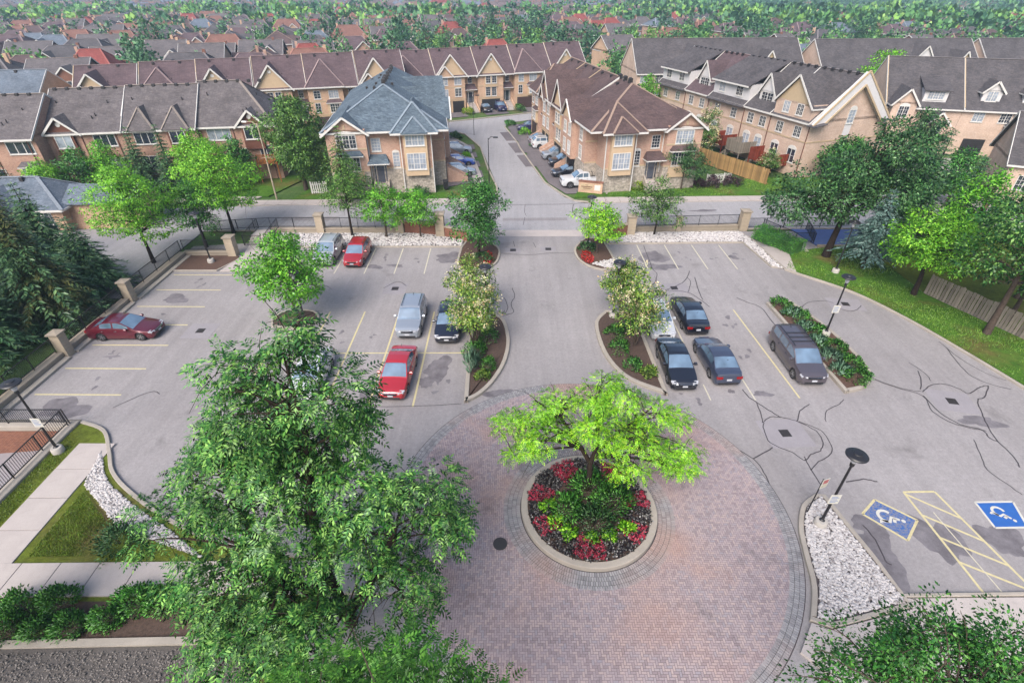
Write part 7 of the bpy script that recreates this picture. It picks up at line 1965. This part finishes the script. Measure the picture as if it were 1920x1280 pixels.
deck(15.5, .02, 'red-brown wooden deck farthest back along the peach row', 2.8, 2.6, 'wood_red'); deck(20.0, .02, 'red-brown deck in the middle of the peach row', 2.6, 2.4, 'wood_red'); deck(24.0, .02, 'pale tan wooden deck between the red ones', 3.0, 2.8, 'wood_grey'); deck(28.6, .02, 'red-brown deck nearest the gable end', 4.6, 2.4, 'wood_red', 1.3)

# ---- long charcoal roofs behind
def long_row(label, loc, rot, w, roof='roof_dark', wall='brick_pink', ze=6.8, zp=12.0, depth=12.5, dorm=(), group='charcoal-roofed rows behind the peach houses', eyes=True):
    H = House('row_house', label, loc, rot, group)
    H.wall(0,w,0,depth,-.1,ze,wall); H.gable_x(0,w,0,depth,ze,zp,roof,.4,wall=wall,ovx=.15)
    for (xc, kind) in dorm:
        if kind == 'd':
            H.wall(xc-1.5,xc+1.5,1.2,6,ze+.4,9.4,'siding','dormer_wall'); H.gable_y(xc,1.5,1.2,6,9.4,11.2,roof,.3,'siding'); H.win(xc,8.1,2.2,1.1,1.2,nx=3)
            for sg in (-1,1): H.gable_y(xc+sg*2.8,1.7,-.3,4,ze-.1,ze+2.2,roof,.3,wall)
        else:
            H.gable_y(xc,2.4,-.4,6,ze,ze+3.6,roof,.35,'cream')
    for i in range(int(w/3)): H.win(1.5+i*3, 4.9, 1.4, 1.2, 0, nx=2)
    for i in range(int(w/3)): H.win(1.5+i*3, 1.9, 1.4, 1.3, 0, nx=2)
    H.stacks([(w*.3,3.4,ze+2.6),(w*.7,3.0,ze+2.3)])
    return H
long_row('charcoal-roofed row with a white dormer right of the brown row', (24.5,113), 4, 34, dorm=((11,'d'),(26,'g')))
long_row('charcoal-roofed row with stepped gable end in the middle distance', (60.5,112), 3, 32, dorm=((20,'d'),(27,'g')))
long_row('charcoal-roofed row farthest right behind the bright green tree', (94.5,114), 2, 34)
# ---- right-hand row whose facade looks toward the left front
def j_unit(label, loc, rot, w, kind, roof='roof_dark', wall='brick_pink'):
    H = House('townhouse', label, loc, rot, 'peach townhouses at the right edge')
    ze, zp, depth = 6.4, 12.0, 13
    H.wall(0,w,0,depth,-.1,ze,wall); H.gable_x(0,w,0,depth,ze,zp,roof,.4,wall=wall,ovx=.05)
    H.trim([((0,-.2,ze-.05),(0,depth/2,zp+.06))], 'cream', .1, .1)
    if kind == 'dormers':
        for xc in (w*.28,w*.74):
            H.wall(xc-1.15,xc+1.15,.9,5,ze,8.6,'siding','dormer_wall'); H.gable_y(xc,1.15,.9,5.5,8.6,9.8,roof,.3,'siding'); H.win(xc,7.2,1.2,1.2,.9,nx=2)
        for t in (.2,.5,.8): H.win(w*t, 4.6, 1.3, 1.2, 0, nx=2)
    elif kind == 'tower':
        H.wall(.4,3.4,-1.8,1,-.1,7.0,wall,'bay'); H.gable_y(1.9,1.5,-1.8,5,7.0,8.8,roof,.35,wall); H.win(1.9,5.0,1.2,1.4,-1.8,nx=2,arch=.4); H.band(.4,3.4,-1.8,4.5); H.win(w*.72,4.7,1.3,1.3,0,nx=2)
        H.wall(4.6,7.6,.5,4,ze,8.4,'siding','dormer_wall'); H.slabs([[(4.3,.1,8.4),(7.9,.1,8.4),(7.9,5,10.2),(4.3,5,10.2)]], roof, .12, 'dormer_roof'); H.win(6.1,7.2,2.0,1.0,.5,nx=3)
    H.wall(w*.55,w*.55+2.6,-2.2,.01,-.1,4.6,wall,'porch'); H.gable_y(w*.55+1.3,1.3,-2.2,1,4.6,6.0,roof,.3,wall); H.win(w*.55+1.3,2.4,1.0,1.6,-2.2,nx=1,arch=.4)
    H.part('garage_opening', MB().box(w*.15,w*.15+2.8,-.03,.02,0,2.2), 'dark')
    H.stacks([(w*.3,4.4,9.6),(w*.8,4.0,9.3)])
    return H
JA = R(-16)
jx, jy = math.cos(JA), math.sin(JA)
for i, (w, kd, lb) in enumerate(((10.0,'tower','peach house with an arched window bay right of the big gable'),(11.0,'dormers','peach house with two white dormers at the right'),(11.0,'dormers','peach house with white dormers cut by the right edge'))):
    j_unit(lb, (55.5+jx*sum((0,10.03,11.03)[:i+1]), 83.0+jy*sum((0,10.03,11.03)[:i+1])), math.degrees(JA), w, kd)
K = House('townhouse', 'dark-roofed house with a white dormer at the right edge', (56.5,59.5), -28, None)
K.wall(0,14,0,9,-.1,4.6,'brick_pink'); K.gable_x(0,14,0,9,4.6,9.0,'roof_dark',.4,wall='brick_pink'); K.wall(3.2,6.4,.4,4,4.8,6.9,'siding','dormer_wall'); K.gable_y(4.8,1.6,.4,4.6,6.9,8.4,'roof_dark',.35,'siding'); K.win(4.8,5.3,2.2,1.3,.4,nx=3)
for t in (2,5,8,11): K.win(t,1.6,1.4,1.5,0,nx=2)
sheet('neighbour_drive', [(47.5,52),(54,52),(63,71),(66,77),(54,79),(52.5,72)], .02, M['walk'], .1, 'pale shared driveway between the right-hand houses', cat='driveway')
brickwall((50.2,53.2), (52.6,55.6), 1.9, 'peach garden wall beside the pale shared driveway')
car('sedan', 'parked_car', (55.0,76.5,.0), 200, PT['crimson'], 'dark red car in the shadowed carport at the right', None)

# ------------------------------------------------------------------ the suburb behind, to the horizon
def sub_house(seed, wall, roof):
    rr = random.Random(seed)
    w, d = rr.uniform(9,11.5), rr.uniform(10,12.5); ze, zp = rr.uniform(5.0,5.8), rr.uniform(7.8,8.8)
    H = House('suburban_house', 'x', (0,0), 0)
    H.wall(-w/2,w/2,-d/2,d/2,-.1,ze,wall)
    k = rr.choice((2.5,3.5,0))
    H.gable_x(-w/2,w/2,-d/2,d/2,ze,zp,roof,.45,k,k,wall=wall)
    gx = rr.choice((-1,1))*w*.22
    H.gable_y(gx,2.3,-d/2-.9,0,ze-.1,ze+1.9,roof,.3,wall); H.wall(gx-2.2,gx+2.2,-d/2-.9,-d/2+.01,-.1,ze-.2,wall,'front_bay')
    H.part('garage_door', MB().box(gx-1.9,gx+1.9,-d/2-.94,-d/2-.9,.05,2.2), 'white')
    for x in (gx,-gx-.6,-gx+1.6):
        H.win(x,3.2,1.3,1.3,-d/2-(.9 if x == gx else 0),nx=2,gx=1,gy=1)
    for x in (-w*.28,w*.28):
        o = H.win(x,3.2,1.4,1.3,0,nx=2,gx=1,gy=1); o.location = (x,d/2,3.2); o.rotation_euler.z = math.pi
        o = H.win(x,.8,1.4,1.6,0,nx=2,gx=1,gy=1); o.location = (x,d/2,.8); o.rotation_euler.z = math.pi
    H.part('chimney', MB().box(w*.3-.3,w*.3+.3,-.3,.3,ze,zp+.5), wall)
    return H.root
WALLS = ['brick_a','brick','brick_rust','brick_orange']
ROOFS = [('roof_brown','brown'),('roof_brown2','mauve-brown'),('roof_dark','charcoal'),('roof_slate','slate-blue'),('roof_red','red'),('roof_rust','rust'),('roof_grey','grey-brown')]
PROTO = []
for i in range(12):
    rf, cn = ROOFS[(0,1,2,6,1,3,6,2,0,4,6,5)[i]]
    n0 = len(COL.objects)
    rt = sub_house(300+i, WALLS[i % 4], rf)
    PROTO.append([rt, cn, False, list(COL.objects)[n0:]])
def copy_proto(objs):
    mp = {}
    for o in objs:
        c = o.copy(); COL.objects.link(c); mp[o] = c
        c.parent = mp.get(o.parent)
    return mp[objs[0]]
# far tree prototypes: lumpy crowns of leaf clumps
def far_tree_mesh(seed, h, r, n=520, size=.75):
    rs = np.random.RandomState(seed)
    P_, O_ = lobes_points(blob_lobes(h*.12,h,r,seed,8), n//10, rs, .6)
    idx = np.repeat(np.arange(n//10), 10)
    off = rand_dirs(len(idx), rs)*(rs.rand(len(idx),1)**.5)*r*.26
    V, F = leaf_quads(P_[idx]+off, O_[idx]+off/(r*.26)*.6+rs.normal(0,.3,(len(idx),3)), size*rs.uniform(.7,1.3,len(idx)), rs, .75, .8)
    return np_mesh('crown', V, F, normals=O_[idx]*.6+off/(r*.26)*.6+np.array([[0,0,.3]])+rs.normal(0,.2,(len(idx),3)))
TREES = []
for i, (h, r, m_, nm) in enumerate(((9,4.2,'lf_far','mid-green'),(7.5,3.6,'lf_far3','light green'),(11,4.6,'lf_far2','dark green'),(8,3.4,'lf_far2','dark green'),(10,5.0,'lf_far','mid-green'),(6.5,3.0,'lf_far3','light green'),(12,3.4,'lf_far2','dark green'))):
    me = far_tree_mesh(500+i, h, r); me.materials.append(M[m_])
    tk = MB().tube([(0,0,-.2),(0,0,h*.6)], [.22,.08], 6).mesh('trunk'); tk.materials.append(M['bark'])
    TREES.append((me, tk, nm))
TH = R(16); tc, ts = math.cos(TH), math.sin(TH)
rr = random.Random(77)
def uv(u, v): return (u*tc-v*ts, 118+u*ts+v*tc)
def blocked(x, y, m=0):
    if y < 112+m: return not (x < -78 and y > 104+m)
    if x < -30: return y < 122+m+ (x+66)*.25
    if x < 20: return y < 134+m
    if x < 132: return y < 136+m
    return y < 112+m
def seen(x, y, z=4):
    fw = y*.822+(21-z)*.569
    return abs(x) < fw*1.1+12
def green(x, y):
    """share of trees against houses"""
    g = .2
    if -55 < x < 75 and 140 < y < 260: g = .6
    if x > 60 and y < 260: g = .62
    if x > 90 and y > 260: g = .62
    if x > 150 and y > 520: g = .97
    if x < -60: g = .14
    if 330 < y < 380: g = .7
    if y > 700: g += .12
    return min(g, .98)
spots_h, spots_t = [], []
SCH = (-38, 470)
for k in range(0, 46):
    v0 = 22+k*33
    for side in (-1, 1):
        u = -1200.0
        while u < 1300:
            u += 12.2
            x, y = uv(u+rr.uniform(-1,1), v0+side*8.6+rr.uniform(-.8,.8))
            if not seen(x, y) or blocked(x, y, 3) or y > 1250: continue
            if abs(x-SCH[0]) < 60 and abs(y-SCH[1]) < 30: continue
            if 330 < x < 460 and 560 < y < 700: continue
            if x > 150+(y-430)*.5 and 430 < y < 600: continue
            g = green(x, y)
            if rr.random() > g: spots_h.append((x, y, k*2+(side > 0), u, TH+(0 if side > 0 else math.pi)+rr.uniform(-.05,.05)+(math.pi/2 if rr.random() < .12 else 0)))
            for q in range(1 if rr.random() < .5 else 0):
                spots_t.append((x+rr.uniform(-6,6), y+side*rr.uniform(7,10)*(1 if rr.random() < .7 else -1), k, u))
            if rr.random() < g*.9:
                for q in range(2): spots_t.append((x+rr.uniform(-6,6), y+rr.uniform(-6,6), k, u+.1))
            elif g > .6: spots_t.append((x+rr.uniform(-5,5), y+rr.uniform(-5,5), k, u+.2))
spots_t = [p for p in spots_t if not (p[0] > 155+(p[1]-430)*.5 and 430 < p[1] < 600 and rr.random() < .8)]
spots_t = [p for p in spots_t if seen(p[0],p[1]) and not blocked(p[0],p[1], 2)]
spots_h.sort(key=lambda p: p[0]**2+p[1]**2); spots_t.sort(key=lambda p: p[0]**2+p[1]**2)
ORD = lambda n: '%d%s' % (n, 'th' if 10 < n % 100 < 14 else {1:'st',2:'nd',3:'rd'}.get(n % 10, 'th'))
def ranks(items):
    rows = {}
    for i, p in enumerate(items): rows.setdefault(p[2], []).append((p[3], i))
    out = {}
    for n, r_ in enumerate(sorted(rows)):
        for m, (u_, i) in enumerate(sorted(rows[r_])): out[i] = (ORD(m+1), ORD(n+1))
    return out
RH = ranks(spots_h[:300]); RT = ranks(spots_t[:300])
for i, (x, y, _k, _u, a) in enumerate(spots_h[:300]):
    # choose the prototype; reuse the prototype object itself the first time
    j = rr.randrange(12)
    root, cn, used, objs = PROTO[j]
    o = root if not used else copy_proto(objs)
    PROTO[j][2] = True
    o.location = (x, y, 0); o.rotation_euler = (0, 0, a); s_ = rr.uniform(.94,1.08); o.scale = (s_, s_, s_)
    o['label'] = f'{cn}-roofed house, {RH[i][0]} from left in {RH[i][1]} row beyond the townhouses'; o['category'] = 'house'; o['group'] = f'{cn}-roofed houses in the suburb'
for p in PROTO:
    if not p[2]:
        for ch in list(p[0].children_recursive): bpy.data.objects.remove(ch)
        bpy.data.objects.remove(p[0])
for i, (x, y, _k, _u) in enumerate(spots_t[:300]):
    me, tk, nm = TREES[rr.randrange(7)]
    r_ = empty('suburban_tree', (x, y, 0), rr.uniform(0,6.28), f'{nm} tree, {RT[i][0]} from left along {RT[i][1]} suburban street beyond the townhouses', 'tree', f'{nm} trees in the suburb')
    s_ = rr.uniform(.75,1.12); r_.scale = (s_, s_, s_*rr.uniform(.9,1.1))
    obj('crown', me, None, r_); obj('trunk', tk, None, r_)
# the rest, too many and too small to tell apart
def mass_houses(pts):
    wv, wf, rv, rf = [], [], [], []
    rs = np.random.RandomState(5)
    for (x, y, _k, _u, a) in pts:
        w, d, ze, zp = rs.uniform(4.6,5.8), rs.uniform(5,6.2), rs.uniform(4.8,5.8), rs.uniform(7.4,8.8)
        c, s = math.cos(a), math.sin(a)
        T = lambda p: (x+p[0]*c-p[1]*s, y+p[0]*s+p[1]*c, p[2])
        n = len(wv); wv += [T(q) for q in ((-w,-d,0),(w,-d,0),(w,d,0),(-w,d,0),(-w,-d,ze),(w,-d,ze),(w,d,ze),(-w,d,ze))]
        wf += [(n+i,n+(i+1)%4,n+4+(i+1)%4,n+4+i) for i in range(4)]
        n = len(rv); o = .4; h = w*.45
        rv += [T(q) for q in ((-w-o,-d-o,ze-.1),(w+o,-d-o,ze-.1),(w+o,d+o,ze-.1),(-w-o,d+o,ze-.1),(-w+h,0,zp),(w-h,0,zp))]
        rf += [(n,n+1,n+5,n+4),(n+2,n+3,n+4,n+5),(n+1,n+2,n+5,n+5),(n+3,n,n+4,n+4)]
    return wv, wf, rv, rf
wv, wf, rv, rf = mass_houses(spots_h[300:])
def mk_mass(name, stops):
    m = NT(name)
    m.color(m.ramp(m.island(), stops, 'CONSTANT')); m.set(.9, 0, .2)
    return m.mat
fs = [tuple(dict.fromkeys(f)) for f in rf]
def joined(name, vs, fs, mat, label, cat):
    me = bpy.data.meshes.new(name); me.from_pydata(vs, [], fs); me.update()
    return tag(obj(name, me, mat), label, cat, kind='stuff')
joined('far_house_walls', wv, wf, mk_mass('far_brick', [(0,C(166,122,104)),(.35,C(186,146,126)),(.6,C(204,172,152)),(.8,C(222,206,192))]), 'brick walls of the far houses toward the horizon', 'houses')
joined('far_house_roofs', rv, fs, mk_mass('far_shingle', [(0,C(118,100,98)),(.3,C(134,116,114)),(.5,C(112,108,112)),(.66,C(128,136,152)),(.8,C(150,112,102)),(.93,C(164,92,86)),(.96,C(150,132,126))]), 'roofs of the far houses toward the horizon', 'houses')
def mass_trees(name, pts, mat, label, nq, size, seed):
    rs = np.random.RandomState(seed)
    n = len(pts)
    if not n: return
    B = np.array([(p[0], p[1], 0) for p in pts]); h = rs.uniform(6,12,n); r = h*rs.uniform(.36,.52,n)
    d = rand_dirs(n*nq, rs).reshape(n,nq,3)
    P_ = B[:,None]+d*np.stack([r,r,h*.42],-1)[:,None]*rs.uniform(.6,1.0,(n,nq,1))+np.stack([0*h,0*h,h*.55],-1)[:,None]
    V, F = leaf_quads(P_.reshape(-1,3), d.reshape(-1,3)+rs.normal(0,.4,(n*nq,3)), (np.repeat(h,nq)*size)*rs.uniform(.7,1.3,n*nq), rs, .85, .8)
    tag(obj(name, np_mesh(name, V, F, normals=d.reshape(-1,3)+np.array([[0,0,.35]])+rs.normal(0,.2,(n*nq,3))), M[mat]), label, 'trees', kind='stuff')
rest = spots_t[300:]
rr.shuffle(rest)
# woodland on the right toward the horizon
wood = [(rr.uniform(150,1250), rr.uniform(640,1280)) for _ in range(3600)]
wood = [p for p in wood if seen(*p) and not (330 < p[0] < 520 and 540 < p[1] < 720)]
rest1 = [p for p in rest if p[0]**2+p[1]**2 < 520**2]; rest2 = [p for p in rest if p[0]**2+p[1]**2 >= 520**2]
a = len(rest1)//3
mass_trees('far_trees', rest1[:a], 'lf_far', 'mid-green mass of trees among the far houses', 80, .2, 1); mass_trees('far_trees', rest1[a:2*a], 'lf_far2', 'dark green mass of trees among the far houses', 80, .2, 2); mass_trees('far_trees', rest1[2*a:], 'lf_far3', 'light green mass of trees among the far houses', 80, .2, 3)
rest2 = rest2[::2]; a = len(rest2)//2
mass_trees('horizon_trees', rest2[:a], 'lf_far', 'hazy mid-green trees toward the horizon', 36, .21, 4); mass_trees('horizon_trees', rest2[a:], 'lf_far2', 'hazy dark trees toward the horizon', 36, .21, 5)
mass_trees('woodland', wood, 'lf_far2', 'dark woodland on the right toward the horizon', 26, .28, 6)
sheet('field', [(330,560),(470,560),(520,700),(330,690)], -.05, M['wallcap'], .04, 'pale open field in front of the far woodland', cat='field')
sub_n = 0
for k in range(0, 14):
    v0 = 22+k*33; a_, b_ = uv(-520, v0), uv(560, v0); n_ = 40; run = []
    for i in range(n_+1):
        x, y = uv(-520+1080*i/n_, v0)
        ok = not blocked(x, y, 8)
        if ok: run.append((x, y))
        if (not ok or i == n_) and len(run) > 1:
            p, q = run[0], run[-1]
            sub_n = sub_n+1
            sheet('suburb_street', [(p[0]+3.6*ts,p[1]-3.6*tc),(q[0]+3.6*ts,q[1]-3.6*tc),(q[0]-3.6*ts,q[1]+3.6*tc),(p[0]-3.6*ts,p[1]+3.6*tc)], -.07, M['street'], .025, f'grey suburban street, {ORD(sub_n)} stretch beyond the townhouses', cat='road')
            run = []
        elif not ok: run = []
S = House('school', 'long orange-brown school building far off among the trees', SCH, 4, None, 'school')
S.wall(-22,26,0,18,-.1,6.5,'brick_orange'); S.wall(-26,-8,2,20,-.1,9,'brick_orange','wing'); S.gable_x(-26,-8,2,20,9,11.5,'roof_red',.5,5,5); S.gable_x(12,22,-2,8,6.5,9,'roof_red',.5,4,4); S.part('flat_roof', MB().box(-22.3,26.3,-.3,18.3,6.502,6.9), 'cream')
for i in range(11): S.win(-19+i*4.2, 3.2, 2.6, 1.6, 0, nx=2, gx=1, gy=1)
# ---- the air
hz = MB().box(-4400,4400,-320,8600,-6,22.5).build('haze', None)
hm = bpy.data.materials.new('haze_air'); hm.use_nodes = True
hn = hm.node_tree.nodes; hn.clear()
ho = hn.new('ShaderNodeOutputMaterial'); hv = hn.new('ShaderNodeVolumePrincipled')
hv.inputs['Color'].default_value = (.6,.8,1.0,1); hv.inputs['Density'].default_value = 0.00042; hv.inputs['Anisotropy'].default_value = .2
hm.node_tree.links.new(hv.outputs['Volume'], ho.inputs['Volume'])
hz.data.materials.append(hm)
tag(hz, 'thin pale blue haze over the distant suburb', 'haze', kind='stuff')
